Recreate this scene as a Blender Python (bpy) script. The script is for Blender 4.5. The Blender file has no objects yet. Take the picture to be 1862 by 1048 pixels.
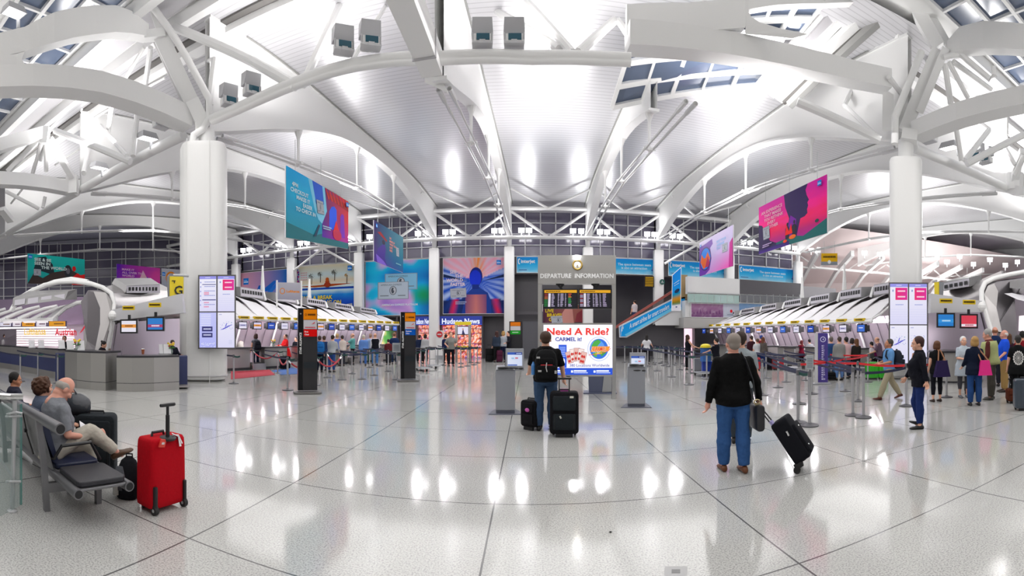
import bpy, bmesh, math, random
from math import sin, cos, tan, atan2, pi, radians as R, sqrt
from mathutils import Vector, Matrix, Euler, noise

# ------------------------------------------------------------------ camera, sky, lights, exposure
sc = bpy.context.scene
col = sc.collection
FPX, CX, HY, CAMH = 830.0, 960.0, 611.0, 1.65        # cylinder focal length in pixels, straight ahead column, horizon row, eye height
cam = bpy.data.cameras.new('camera'); camo = bpy.data.objects.new('camera', cam); col.objects.link(camo)
cam.type = 'PANO'; cam.panorama_type = 'CENTRAL_CYLINDRICAL'
cam.central_cylindrical_range_u_min = (0 - CX) / FPX; cam.central_cylindrical_range_u_max = (1862 - CX) / FPX
cam.central_cylindrical_range_v_min = (HY - 1048) / FPX; cam.central_cylindrical_range_v_max = HY / FPX
cam.central_cylindrical_radius = 1.0
cam.clip_start = .05; cam.clip_end = 400
camo.location = (0, 0, CAMH); camo.rotation_euler = (pi / 2, 0, 0)
sc.camera = camo
sc.view_settings.view_transform = 'Standard'; sc.view_settings.look = 'None'
sc.view_settings.gamma = 1.0; sc.view_settings.use_curve_mapping = False
sc.view_settings.exposure = 0.02
sc.cycles.max_bounces = 7; sc.cycles.diffuse_bounces = 4; sc.cycles.glossy_bounces = 3
sc.cycles.transmission_bounces = 4; sc.cycles.transparent_max_bounces = 8
sc.cycles.use_denoising = True; sc.cycles.sample_clamp_indirect = 8; sc.cycles.caustics_reflective = False; sc.cycles.caustics_refractive = False
w = bpy.data.worlds.new('night_sky'); sc.world = w; w.use_nodes = True
w.node_tree.nodes['Background'].inputs[0].default_value = (.80, .80, 1.0, 1); w.node_tree.nodes['Background'].inputs[1].default_value = WORLD = .55

def area(name, loc, size, watts, color=(1, .98, .97), aim=(0, 0, -1), spread=170):
    l = bpy.data.lights.new(name, 'AREA'); l.shape = 'RECTANGLE'; l.size, l.size_y = size; l.energy = watts; l.color = color; l.spread = R(spread)
    o = bpy.data.objects.new(name, l); o.location = loc; o.rotation_euler = Vector(aim).to_track_quat('-Z', 'Y').to_euler(); col.objects.link(o); return o
for x, y in ((-26, 14), (-17, 12), (-7, 14), (1, 14), (8, 15), (19, 12), (27, 14)):                          # roof uplights washing the vault
    area('uplight', (x, y, 10.2), (4, 1.2), 360, aim=(0, -.15, 1))
for x, y in ((-26, 22), (-11, 22), (1, 22), (11, 22), (26, 22)):                          # added fill aimed at the far ceiling for ambience, no fixtures there
    area('rib_fill', (x, y, 9.3), (4, 4), 310, aim=(0, .15, 1))
for x, y in ((-16, 2), (0, -4), (15, 2), (-5, 8), (6, 8)):                                # added overhead fill brightening the concourse, no lamps hang there
    area('downlight', (x, y, 9.3), (13, 9), 430)
for x in (-15, 15): area('rear_fill', (x, -5, 7.5), (5, 1.5), 560, aim=(0, .75, .6))   # unseen lights added to lift the near faces of the girders
area('downlight', (0, 23, 9.6), (46, 7), 1900)  # wide sheet of fill added to brighten the floor before the window wall
area('far_hall_fill', (36, 31, 5), (14, 3), 900, aim=(0, .3, 1))  # added light that brightens the far right hall, without a fixture
for x, y in ((38, 24), (-36, 18)):                # hall downlights over the check-in rows
    area('downlight', (x, y, 9.6), (9, 6), 400)

# ------------------------------------------------------------------ pixel <-> place
def P(px, py, r):
    t = (px - CX) / FPX
    return Vector((r * sin(t), r * cos(t), CAMH + (HY - py) / FPX * r))
def rg(py): return FPX * CAMH / (py - HY)                # distance at which the floor shows in row py
def G(px, py): p = P(px, py, rg(py)); p.z = 0; return p
def far(py): return py if py > 667.5 else 656.5 + (py - 640) * .4      # keep far figures on this side of the window wall
def az(px): return (px - CX) / FPX
def face_cam(p, yaw=0.0): return -atan2(p.x, p.y) + R(yaw)     # turn a thing whose front is -Y towards the camera

# ------------------------------------------------------------------ materials
MATS = {}
def mat(name, c=(.8, .8, .8), rough=.5, metal=0.0, emit=0.0, alpha=1.0, bump=0.0, scale=60.0, spec=.5, var=0.0, coat=0.0, trans=0.0):
    if name in MATS: return MATS[name]
    m = bpy.data.materials.new(name); m.use_nodes = True; nt = m.node_tree; b = nt.nodes['Principled BSDF']
    b.inputs['Base Color'].default_value = (*c, 1); b.inputs['Roughness'].default_value = rough; b.inputs['Metallic'].default_value = metal
    b.inputs['Specular IOR Level'].default_value = spec; b.inputs['Coat Weight'].default_value = coat
    b.inputs['Transmission Weight'].default_value = trans
    if emit: b.inputs['Emission Color'].default_value = (*c, 1); b.inputs['Emission Strength'].default_value = emit
    if alpha < 1: b.inputs['Alpha'].default_value = alpha
    if bump or var:
        tc = nt.nodes.new('ShaderNodeTexCoord'); n = nt.nodes.new('ShaderNodeTexNoise'); n.inputs['Scale'].default_value = scale; n.inputs['Detail'].default_value = 3
        nt.links.new(tc.outputs['Object'], n.inputs['Vector'])
        if bump:
            bp = nt.nodes.new('ShaderNodeBump'); bp.inputs['Strength'].default_value = bump; bp.inputs['Distance'].default_value = .02
            nt.links.new(n.outputs['Fac'], bp.inputs['Height']); nt.links.new(bp.outputs['Normal'], b.inputs['Normal'])
        if var:
            mx = nt.nodes.new('ShaderNodeMix'); mx.data_type = 'RGBA'
            mx.inputs[6].default_value = (*[x * (1 - var) for x in c], 1); mx.inputs[7].default_value = (*[min(1, x * (1 + var)) for x in c], 1)
            nt.links.new(n.outputs['Fac'], mx.inputs[0]); nt.links.new(mx.outputs[2], b.inputs['Base Color'])
    MATS[name] = m; return m
def cloth(c, bump=.25, key=None): return mat('cloth_%02x%02x%02x' % tuple(int(x * 255) for x in c) if not key else key, c, .85, bump=bump, scale=35, spec=.15, var=.12)
def print_mat(name, emit=0.0, rough=.45):          # artwork colours live in the mesh's colour attribute
    m = bpy.data.materials.new(name); m.use_nodes = True; nt = m.node_tree; b = nt.nodes['Principled BSDF']
    a = nt.nodes.new('ShaderNodeVertexColor'); a.layer_name = 'Col'
    b.inputs['Roughness'].default_value = rough; b.inputs['Specular IOR Level'].default_value = .25
    if emit:
        nt.links.new(a.outputs['Color'], b.inputs['Emission Color']); b.inputs['Emission Strength'].default_value = emit; b.inputs['Base Color'].default_value = (.02, .02, .02, 1)
    else: nt.links.new(a.outputs['Color'], b.inputs['Base Color'])
    MATS[name] = m; return m
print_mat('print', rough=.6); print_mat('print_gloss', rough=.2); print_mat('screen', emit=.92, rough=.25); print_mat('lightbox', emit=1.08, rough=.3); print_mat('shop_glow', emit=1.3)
def lin(h):                                          # '#rrggbb' -> linear rgb
    h = h.lstrip('#'); v = [int(h[i:i + 2], 16) / 255 for i in (0, 2, 4)]
    return tuple(x / 12.92 if x <= .04045 else ((x + .055) / 1.055) ** 2.4 for x in v)
white = mat('white_paint', (.88, .88, .875), .5)
white2 = mat('white_gloss', (.82, .82, .83), .25)
steel = mat('brushed_steel', (.62, .61, .59), .28, 1.0, bump=.05, scale=200)
steel_d = mat('dark_steel', (.16, .16, .17), .4, .8)
chrome = mat('chrome', (.8, .8, .8), .12, 1.0)
black = mat('black_plastic', (.012, .012, .014), .35)
blackm = mat('black_matte', (.015, .015, .017), .7, bump=.1)
grey = mat('grey_plastic', (.25, .26, .28), .4)
lgrey = mat('light_grey_metal', (.48, .49, .5), .4, .3)
yellow = mat('sign_yellow', (.75, .52, .0), .5)
rubber = mat('rubber', (.02, .02, .02), .8)
lamp_m = mat('lamp_glow', (1, .98, 1), .5, emit=15)
blueglass = mat('lamp_glass_blue', (.02, .10, .15), .1)

# ------------------------------------------------------------------ mesh builder
FONT = None
def font_mesh(s, size, bold=0.0):
    c = bpy.data.curves.new('t', 'FONT'); c.body = s; c.size = size; c.resolution_u = 2; c.offset = min(bold, size * .03); c.fill_mode = 'FRONT'
    o = bpy.data.objects.new('t', c); m = o.to_mesh()
    v = [tuple(p.co) for p in m.vertices]; f = [tuple(p.vertices) for p in m.polygons]
    o.to_mesh_clear(); bpy.data.objects.remove(o); bpy.data.curves.remove(c); return v, f
class MB:
    def __init__(s): s.v, s.f, s.mi, s.c, s.M, s.mats, s.cur, s.hascol = [], [], [], [], Matrix(), [], 0, False
    def use(s, m):
        m = MATS[m] if isinstance(m, str) else m
        if m not in s.mats: s.mats.append(m)
        s.cur = s.mats.index(m); return s
    def at(s, loc=(0, 0, 0), rot=(0, 0, 0)): s.M = Matrix.Translation(loc) @ Euler(rot).to_matrix().to_4x4(); return s
    def raw(s, vs, fs, cols=None):
        b = len(s.v); s.v += [s.M @ Vector(p) for p in vs]
        for k, f in enumerate(fs):
            s.f.append([b + i for i in f]); s.mi.append(s.cur)
            if cols is None: s.c.append(None)
            else: s.hascol = True; s.c.append([cols[i] for i in f] if len(cols) == len(vs) and not isinstance(cols[0], float) else [cols] * len(f))
        return s
    def box(s, c, d, rot=None):
        x, y, z = d[0] / 2, d[1] / 2, d[2] / 2
        vs = [Vector(q) for q in ((-x, -y, -z), (x, -y, -z), (x, y, -z), (-x, y, -z), (-x, -y, z), (x, -y, z), (x, y, z), (-x, y, z))]
        if rot: e = Euler(rot).to_matrix(); vs = [e @ q for q in vs]
        return s.raw([q + Vector(c) for q in vs], [(3, 2, 1, 0), (4, 5, 6, 7), (0, 1, 5, 4), (1, 2, 6, 5), (2, 3, 7, 6), (3, 0, 4, 7)])
    def rbox(s, c, d, r=.02, n=3, axis='z'):           # box with rounded vertical (axis) edges and softened rims
        perm = {'z': (0, 1, 2), 'y': (0, 2, 1), 'x': (1, 2, 0)}[axis]
        w, h, L = d[perm[0]] / 2, d[perm[1]] / 2, d[perm[2]] / 2
        def ring(k, z):
            out = []; rr = max(r - k, .0005)
            for cx, cy, a0 in ((w - r, h - r, 0), (-w + r, h - r, pi / 2), (-w + r, -h + r, pi), (w - r, -h + r, 1.5 * pi)):
                for i in range(n + 1): a = a0 + i * pi / 2 / n; out.append((cx + rr * cos(a), cy + rr * sin(a), z))
            return out
        q = min(r * .5, L * .5); rings = [ring(q, -L), ring(q * .3, -L + q * .3), ring(0, -L + q), ring(0, L - q), ring(q * .3, L - q * .3), ring(q, L)]
        inv = [0, 0, 0]
        for i, pidx in enumerate(perm): inv[pidx] = i
        rings = [[(p[inv[0]] + c[0], p[inv[1]] + c[1], p[inv[2]] + c[2]) for p in g] for g in rings]
        return s.loft(rings)
    def loft(s, rings, cap=True, closed=True):
        n = len(rings[0]); vs = [p for g in rings for p in g]; fs = []
        for k in range(len(rings) - 1):
            for i in range(n if closed else n - 1):
                j = (i + 1) % n; fs.append((k * n + i, k * n + j, (k + 1) * n + j, (k + 1) * n + i))
        if cap: fs += [tuple(range(n - 1, -1, -1)), tuple((len(rings) - 1) * n + i for i in range(n))]
        return s.raw(vs, fs)
    def tube(s, pts, r, n=8, cap=True):
        pts = [Vector(p) for p in pts]; rad = r if isinstance(r, (list, tuple)) else [r] * len(pts); rings = []; up = None
        for i, p in enumerate(pts):
            d = (pts[min(i + 1, len(pts) - 1)] - pts[max(i - 1, 0)]).normalized()
            if up is None: up = Vector((0, 0, 1)) if abs(d.z) < .9 else Vector((0, 1, 0))
            a = d.cross(up).normalized(); b = a.cross(d).normalized(); up = b
            rings.append([p + a * (cos(2 * pi * k / n) * rad[i]) + b * (sin(2 * pi * k / n) * rad[i]) for k in range(n)])
        return s.loft(rings, cap)
    def bar(s, a, b, w, h, up=(0, 0, 1)):                # rectangular bar from a to b, w wide, h deep along up
        return s.sweep([a, b], w, h, up)
    def sweep(s, pts, w, h, up=(0, 0, 1)):
        pts = [Vector(p) for p in pts]; rings = []
        for i, p in enumerate(pts):
            d = (pts[min(i + 1, len(pts) - 1)] - pts[max(i - 1, 0)]).normalized(); u = Vector(up)
            a = d.cross(u).normalized(); b = a.cross(d).normalized(); ww = w[i] if isinstance(w, (list, tuple)) else w; hh = h[i] if isinstance(h, (list, tuple)) else h
            rings.append([p + a * (sx * ww / 2) + b * (sz * hh / 2) for sx, sz in ((-1, -1), (1, -1), (1, 1), (-1, 1))])
        return s.loft(rings)
    def lathe(s, prof, n=16, c=(0, 0, 0)):               # prof: (radius, z) pairs
        return s.loft([[(c[0] + max(r, .0004) * cos(2 * pi * k / n), c[1] + max(r, .0004) * sin(2 * pi * k / n), c[2] + z) for k in range(n)] for r, z in prof])
    def cyl(s, a, b, r, n=12): return s.tube([a, b], r, n)
    def ell(s, c, rad, n=10, m=7, rot=None):
        e = Euler(rot).to_matrix() if rot else Matrix.Identity(3); rings = []
        for k in range(m + 1):
            t = -pi / 2 + pi * (k + .06) / (m + .12) if 0 < k < m else (-pi / 2 + .08 if k == 0 else pi / 2 - .08)
            rings.append([Vector(c) + e @ Vector((rad[0] * cos(t) * cos(2 * pi * i / n), rad[1] * cos(t) * sin(2 * pi * i / n), rad[2] * sin(t))) for i in range(n)])
        return s.loft(rings)
    def prism(s, poly, depth, plane='xz', off=0.0):       # polygon extruded along the third axis from off to off+depth
        def q(u, v, d): return {'xz': (u, d, v), 'xy': (u, v, d), 'yz': (d, u, v)}[plane]
        return s.loft([[q(u, v, off) for u, v in poly], [q(u, v, off + depth) for u, v in poly]])
    def text(s, t, size, loc=(0, 0, 0), rot=(pi / 2, 0, 0), bold=0.0, align='l', color=None, sx=1.0, maxw=None):
        v, f = font_mesh(t, size, bold)
        if not v: return s
        x0, x1 = min(p[0] for p in v), max(p[0] for p in v)
        if maxw and (x1 - x0) * sx > maxw: sx = maxw / (x1 - x0)
        o = {'l': x0, 'c': (x0 + x1) / 2, 'r': x1}[align]; e = Euler(rot).to_matrix()
        vs = [e @ Vector(((p[0] - o) * sx, p[1], 0)) + Vector(loc) for p in v]
        return s.raw(vs, f, color)
    def build(s, name, parent=None, smooth=False, loc=None, rot=None):
        me = bpy.data.meshes.new(name); me.from_pydata([tuple(p) for p in s.v], [], s.f)
        for m in (s.mats or [white]): me.materials.append(m)
        me.polygons.foreach_set('material_index', s.mi)
        if s.hascol:
            ca = me.color_attributes.new('Col', 'FLOAT_COLOR', 'CORNER'); flat = []
            for f, c in zip(s.f, s.c):
                for i in range(len(f)): q = c[i] if c else (1, 1, 1); flat += [q[0], q[1], q[2], 1.0]
            ca.data.foreach_set('color', flat)
        if smooth:
            me.shade_smooth() if smooth is True else me.set_sharp_from_angle(angle=smooth)
            if smooth is not True: me.polygons.foreach_set('use_smooth', [True] * len(me.polygons))
        me.update(); o = bpy.data.objects.new(name, me); col.objects.link(o)
        if parent: o.parent = parent
        if loc is not None: o.location = loc
        if rot is not None: o.rotation_euler = rot
        return o
AUTO = R(35)
def mb(m=None): b = MB(); return b.use(m) if m else b
def tag(o, label, cat, group=None):
    o['label'] = label; o['category'] = cat
    if group: o['group'] = group
    return o
def thing(name, label, cat, loc=(0, 0, 0), rz=0.0, group=None):
    o = bpy.data.objects.new(name, None); o.empty_display_size = .1; col.objects.link(o); o.location = loc; o.rotation_euler = (0, 0, rz)
    return tag(o, label, cat, group)
def struct(b, name, label=None, smooth=False):
    o = b.build(name, smooth=smooth); o['kind'] = 'structure'
    if label: o['label'] = label
    return o
KIDS = {}
def dup(root, loc, rz, label, group=None):
    r = root.copy(); col.objects.link(r); r.location = loc; r.rotation_euler = (0, 0, rz); r['label'] = label
    if group: r['group'] = group
    for ch in root.children:
        c = ch.copy(); col.objects.link(c); c.parent = r
        for g in ch.children: d = g.copy(); col.objects.link(d); d.parent = c
    return r
ORD = 'first second third fourth fifth sixth seventh eighth ninth tenth eleventh twelfth thirteenth fourteenth fifteenth sixteenth seventeenth eighteenth nineteenth twentieth'.split()
def nth(i):
    if i < 20: return ORD[i]
    t, u = divmod(i + 1, 10); T = {2: 'twenty', 3: 'thirty', 4: 'forty', 5: 'fifty', 6: 'sixty'}
    return (T[t][:-1] + 'ieth') if u == 0 else T[t] + '-' + ORD[u - 1]

# ------------------------------------------------------------------ flat artwork: u right, v up, front towards -Y
class Art:
    def __init__(s, W, H, m='print', y=0.0): s.b = MB().use(m); s.W, s.H, s.y, s.k = W, H, y, 0
    def lay(s): s.k += 1; return s.y - .002 - .0012 * s.k
    def grid(s, fn, nu=24, nv=18, u0=0, v0=0, u1=1, v1=1):
        y = s.lay(); vs, cs, fs = [], [], []
        for j in range(nv + 1):
            for i in range(nu + 1):
                u, v = u0 + (u1 - u0) * i / nu, v0 + (v1 - v0) * j / nv
                vs.append((u * s.W, y, v * s.H)); cs.append(tuple(fn(i / nu, j / nv)))
        for j in range(nv):
            for i in range(nu): a = j * (nu + 1) + i; fs.append((a, a + 1, a + nu + 2, a + nu + 1))
        s.b.raw(vs, fs, cs); return s
    def poly(s, pts, c):
        y = s.lay(); c = lin(c) if isinstance(c, str) else c
        s.b.raw([(u * s.W, y, v * s.H) for u, v in pts], [tuple(range(len(pts)))], [c] * len(pts)); return s
    def rect(s, u0, v0, u1, v1, c): return s.poly([(u0, v0), (u1, v0), (u1, v1), (u0, v1)], c)
    def ell(s, u, v, ru, rv, c, n=20, a0=0): return s.poly([(u + ru * cos(2 * pi * i / n + a0), v + rv * sin(2 * pi * i / n + a0)) for i in range(n)], c)
    def line(s, pts, t, c):                                        # stroke of thickness t (metres)
        y = s.lay(); c = lin(c) if isinstance(c, str) else c; P2 = [Vector((u * s.W, v * s.H)) for u, v in pts]; vs = []
        for i, p in enumerate(P2):
            d = (P2[min(i + 1, len(P2) - 1)] - P2[max(i - 1, 0)]); d = d.normalized() if d.length else Vector((1, 0)); n = Vector((-d.y, d.x)) * (t / 2)
            vs += [(p.x + n.x, y, p.y + n.y), (p.x - n.x, y, p.y - n.y)]
        s.b.raw(vs, [(2 * i, 2 * i + 1, 2 * i + 3, 2 * i + 2) for i in range(len(P2) - 1)], [c] * len(vs)); return s
    def ring(s, u, v, ru, rv, t, c, n=28, a0=0, a1=2 * pi): return s.line([(u + ru * cos(a0 + (a1 - a0) * i / n), v + rv * sin(a0 + (a1 - a0) * i / n)) for i in range(n + 1)], t, c)
    def text(s, t, u, v, h, c, bold=0.0, align='l', sx=1.0, maxw=None):
        y = s.lay(); c = lin(c) if isinstance(c, str) else c
        v_, f_ = font_mesh(t, h * s.H * 1.4, bold)
        if not v_: return s
        x0, x1 = min(p[0] for p in v_), max(p[0] for p in v_)
        if maxw and (x1 - x0) * sx > maxw * s.W: sx = maxw * s.W / (x1 - x0)
        o = {'l': x0, 'c': (x0 + x1) / 2, 'r': x1}[align]
        s.b.raw([((p[0] - o) * sx + u * s.W, y, p[1] + v * s.H) for p in v_], f_, [c] * len(v_)); return s
    def scrib(s, u0, v, u1, h, c, seed=0, fill=.8):               # a line of print too small to read: word-sized dashes
        rnd = random.Random(seed); u = u0
        while u < u1:
            w_ = min((.02 + .06 * rnd.random()) * (u1 - u0) * 1.5, u1 - u); s.rect(u, v, u + w_ * fill, v + h, c); u += w_
        return s
    def build(s, name, parent, **k):
        if s.b.mats[0].name.startswith('print'):           # inks are richer than their screen colours
            def ink(c): g = .3 * c[0] + .59 * c[1] + .11 * c[2]; return tuple(max(0, (g + (x - g) * 1.45) * .82) for x in c)
            s.b.c = [[ink(q) for q in c] if c else c for c in s.b.c]
        return s.b.build(name, parent, **k)
def mix(a, b, t): t = max(0, min(1, t)); return tuple(x + (y - x) * t for x, y in zip(a, b))
def ramp(stops, t):
    for (t0, c0), (t1, c1) in zip(stops, stops[1:]):
        if t <= t1: return mix(c0, c1, (t - t0) / (t1 - t0) if t1 > t0 else 0)
    return stops[-1][1]
# ------------------------------------------------------------------ floor
def floor_material():
    m = bpy.data.materials.new('terrazzo'); m.use_nodes = True; nt = m.node_tree; N = nt.nodes; L = nt.links; b = N['Principled BSDF']
    tc = N.new('ShaderNodeTexCoord'); sep = N.new('ShaderNodeSeparateXYZ'); L.new(tc.outputs['Object'], sep.inputs[0])
    def op(k, a, v=None):
        n = N.new('ShaderNodeMath'); n.operation = k
        for i, q in enumerate((a, v)):
            if q is None: continue
            if isinstance(q, (int, float)): n.inputs[i].default_value = q
            else: L.new(q, n.inputs[i])
        return n.outputs[0]
    def joint(ax, period, off, w):                     # brass-thin divider strips every period metres
        t = op('FRACT', op('DIVIDE', op('SUBTRACT', ax, off), period)); d = op('MINIMUM', t, op('SUBTRACT', 1.0, t))
        return op('LESS_THAN', d, w / period)
    j = op('MAXIMUM', joint(sep.outputs[0], 2.18, -.33, .008), joint(sep.outputs[1], 1.72, 2.74, .007))
    n1 = N.new('ShaderNodeTexNoise'); n1.inputs['Scale'].default_value = 70; n1.inputs['Detail'].default_value = 4; L.new(tc.outputs['Object'], n1.inputs['Vector'])
    n2 = N.new('ShaderNodeTexNoise'); n2.inputs['Scale'].default_value = .35; L.new(tc.outputs['Object'], n2.inputs['Vector'])
    cr = N.new('ShaderNodeValToRGB'); L.new(n1.outputs['Fac'], cr.inputs[0])
    e = cr.color_ramp.elements; e[0].position, e[0].color = .36, (.32, .32, .31, 1); e[1].position, e[1].color = .56, (.53, .53, .51, 1)
    mx = N.new('ShaderNodeMix'); mx.data_type = 'RGBA'; L.new(j, mx.inputs[0]); L.new(cr.outputs[0], mx.inputs[6]); mx.inputs[7].default_value = (.10, .10, .10, 1)
    L.new(mx.outputs[2], b.inputs['Base Color'])
    b.inputs['Roughness'].default_value = .16; b.inputs['Specular IOR Level'].default_value = .75
    mr = N.new('ShaderNodeMapRange'); L.new(n2.outputs['Fac'], mr.inputs[0]); mr.inputs[3].default_value = .06; mr.inputs[4].default_value = .13; L.new(mr.outputs[0], b.inputs['Roughness'])
    MATS['terrazzo'] = m; return m
fb = mb(floor_material()); fb.box((0, 18, -.1), (150, 76, .2)); struct(fb, 'floor', 'polished pale grey terrazzo concourse floor with thin dark joints')

# ------------------------------------------------------------------ roof geometry
MK = {-5: (-58, 22), -4: (-43, 17), -3: (-31.5, 14.3), -2: (-20, 13.4), -1: (-11.0, 13.0), 0: (-2.6, 13.2), 1: (5.2, 13.3), 2: (13.4, 12.1), 3: (20.8, 11.9), 4: (31, 13), 5: (43, 16), 6: (58, 20)}
BK = {-5: (-32, 33), -4: (-23.8, 32), -3: (-18.2, 32), -2: (-12.4, 32), -1: (-6.66, 32), 0: (-1.31, 32), 1: (4.22, 32), 2: (9.4, 32), 3: (15.1, 32), 4: (21.5, 32), 5: (30, 34), 6: (42, 38)}
def tab(T, t):
    for (a, x), (b, y) in zip(T, T[1:]):
        if t <= b: q = (t - a) / (b - a); return x + (y - x) * q
    return T[-1][1]
def smooth_tab(T, t):                                 # cubic through the table
    n = len(T); i = max(0, min(n - 2, next((j for j in range(n - 1) if t <= T[j + 1][0]), n - 2)))
    p = [T[max(0, min(n - 1, i + d))] for d in (-1, 0, 1, 2)]; x0, x1 = p[1][0], p[2][0]; h = x1 - x0; q = (t - x0) / h
    m0 = (p[2][1] - p[0][1]) / max(1e-6, p[2][0] - p[0][0]) * h; m1 = (p[3][1] - p[1][1]) / max(1e-6, p[3][0] - p[1][0]) * h
    return (2*q**3-3*q*q+1)*p[1][1] + (q**3-2*q*q+q)*m0 + (-2*q**3+3*q*q)*p[2][1] + (q**3-q*q)*m1
SKIN = [(-.05, 13.6), (0, 13.55), (.2, 13.3), (.436, 12.75), (.65, 12.3), (.845, 11.75), (1, 10.9), (1.08, 10.4)]
FLAN = [(0, 9.25), (.06, 9.6), (.195, 10.5), (.3, 11.1), (.436, 11.6), (.58, 11.6), (.72, 11.2), (.86, 10.15), (1, 8.6)]
RODZ = [(0, 9.2), (.25, 9.35), (.5, 9.5), (.75, 9.2), (1, 8.55)]
def plan(u, t):
    k = max(-5, min(5, math.floor(u))); q = u - k
    mx, my = (MK[k][i] + (MK[k + 1][i] - MK[k][i]) * q for i in (0, 1)); bx, by = (BK[k][i] + (BK[k + 1][i] - BK[k][i]) * q for i in (0, 1))
    return mx + (bx - mx) * t, my + (by - my) * t
def panel_material(name, c, metal, rough):
    m = bpy.data.materials.new(name); m.use_nodes = True; nt = m.node_tree; N = nt.nodes; L = nt.links; b = N['Principled BSDF']
    b.inputs['Base Color'].default_value = (*c, 1); b.inputs['Metallic'].default_value = metal; b.inputs['Roughness'].default_value = rough
    tc = N.new('ShaderNodeTexCoord'); sep = N.new('ShaderNodeSeparateXYZ'); L.new(tc.outputs['Object'], sep.inputs[0])
    q = N.new('ShaderNodeMath'); q.operation = 'MULTIPLY'; L.new(sep.outputs[1], q.inputs[0]); q.inputs[1].default_value = 4.5
    f = N.new('ShaderNodeMath'); f.operation = 'FRACT'; L.new(q.outputs[0], f.inputs[0])
    s = N.new('ShaderNodeMath'); s.operation = 'GREATER_THAN'; L.new(f.outputs[0], s.inputs[0]); s.inputs[1].default_value = .82
    mx = N.new('ShaderNodeMix'); mx.data_type = 'RGBA'; L.new(s.outputs[0], mx.inputs[0]); mx.inputs[6].default_value = (*c, 1); mx.inputs[7].default_value = (*[x * .80 for x in c], 1)
    L.new(mx.outputs[2], b.inputs['Base Color']); MATS[name] = m; return m
pan = panel_material('ceiling_panels', (.66, .655, .68), .4, .30)
cb = mb(pan); nu, nt_ = 66, 24; vs = []
for j in range(nt_ + 1):
    t = -.03 + 1.11 * j / nt_
    for i in range(nu + 1):
        u = -5 + 11 * i / nu; x, y = plan(u, t); vs.append((x, y, smooth_tab(SKIN, t)))
cb.raw(vs, [(j * (nu + 1) + i, j * (nu + 1) + i + 1, (j + 1) * (nu + 1) + i + 1, (j + 1) * (nu + 1) + i) for j in range(nt_) for i in range(nu)])
struct(cb, 'ceiling', 'curved ceiling of long pale metal panels between white ribs', True)
# near half of the roof: flat panels, skylight strip and slope behind
nb = mb(mat('ceiling_white', (.86, .86, .85), .5))
for x0, x1, y0, y1 in ((-60, 60, 10.6, 13.9), (-12, 12, 7.2, 10.6)): nb.box(((x0 + x1) / 2, (y0 + y1) / 2, 13.85), (x1 - x0, y1 - y0, .1))
nb.raw([(-60, 7.2, 13.8), (60, 7.2, 13.8), (60, -4, 12.4), (-60, -4, 12.4), (60, -16, 9), (-60, -16, 9)], [(0, 1, 2, 3), (3, 2, 4, 5)])
for sx in (-1, 1):                                      # side slopes past the last ribs
    nb.raw([(sx * 60, -16, 9), (sx * 60, 26, 13.8), (sx * 66, 26, 0), (sx * 66, -16, 0)], [(0, 1, 2, 3)])
struct(nb, 'ceiling_near', 'flat white roof panels beside the skylight strip')
wb = mb(mat('wall_paint', (.72, .71, .70), .6)); wb.box((0, -16, 5), (132, .3, 10)); struct(wb, 'wall_rear', 'plain pale rear wall of the concourse')
ngl = mat('night_glass', (.115, .105, .16), .12, spec=.6)
ngl_sky = mat('skylight_glass', (.10, .13, .20), .15, spec=.6)
nw = 0
for sx in (-1, 1):
    nw += 1; g = mb(ngl_sky); g.box((sx * 36, 8.9, 13.9), (48, 3.4, .06)); g = struct(g, 'window_%d' % nw, 'skylight strip of dark panes in the near roof')
    f = mb(white)
    for i in range(33): f.box((sx * (12 + 1.5 * i), 8.9, 13.83), (.10, 3.4, .16))
    for y in (7.2, 8.3, 9.4, 10.55): f.box((sx * 36, y, 13.83), (48, .14, .18))
    f.build('glazing_bars', g)
pb = mb(white)
for y, w_, h_, m_ in ((10.9, .35, .5, white), (11.75, .9, .12, 'ceil_grey'), (12.5, .3, .5, white), (13.55, .28, .35, 'ceil_dark'), (13.95, .5, .6, white)):
    if m_ == 'ceil_grey': m_ = mat('ceil_grey', (.45, .44, .46), .5)
    if m_ == 'ceil_dark': m_ = mat('ceil_dark', (.12, .115, .11), .6)
    pb.use(m_)
    for x0, x1 in ((-60, -6.5), (15, 60)): pb.box(((x0 + x1) / 2, y, 13.8 - h_ / 2), (x1 - x0, w_, h_))
struct(pb, 'trim_1', 'parallel roof purlins beside the skylight strip')

# ------------------------------------------------------------------ main columns
def column(px, r, rad, ztop, base_wrap):
    p = P(px, HY, r); b = mb(mat('column_white', (.80, .80, .79), .32)); q = lambda z0, z1, ra, n=40: b.lathe([(ra, z0), (ra, z1)], n, (p.x, p.y, 0))
    if base_wrap: b.at((p.x, p.y, 0), (0, 0, -az(px))); b.rbox((-.12, 0, ztop / 2), (1.75, 1.35, ztop), .5, 8); b.box((.1, -.69, ztop / 2), (.02, .03, ztop)); b.box((-.72, -.58, ztop / 2), (.02, .12, ztop)); b.use('ceil_grey'); b.rbox((-.12, 0, .2), (1.79, 1.39, .03), .5, 8)
    else: b.at((p.x, p.y, 0), (0, 0, -az(px))); b.rbox((0, 0, ztop / 2), (1.26, 1.1, ztop), .3, 6); b.use('ceil_grey'); b.rbox((0, 0, .12), (1.3, 1.14, .05), .3, 6)
    b.use(white).at((p.x, p.y, 0)); b.tube([(0, 0, ztop - .1), (0, 0, 9.3)], .3, 16)
    return struct(b, 'column', 'thick white column ' + ('with four screens and the yellow sign beside it' if base_wrap else 'on the far side of the concourse with four screens'), AUTO)
column(376, 17.0, .9, 8.75, True); column(1647, 17.9, .6, 8.55, False)

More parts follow.
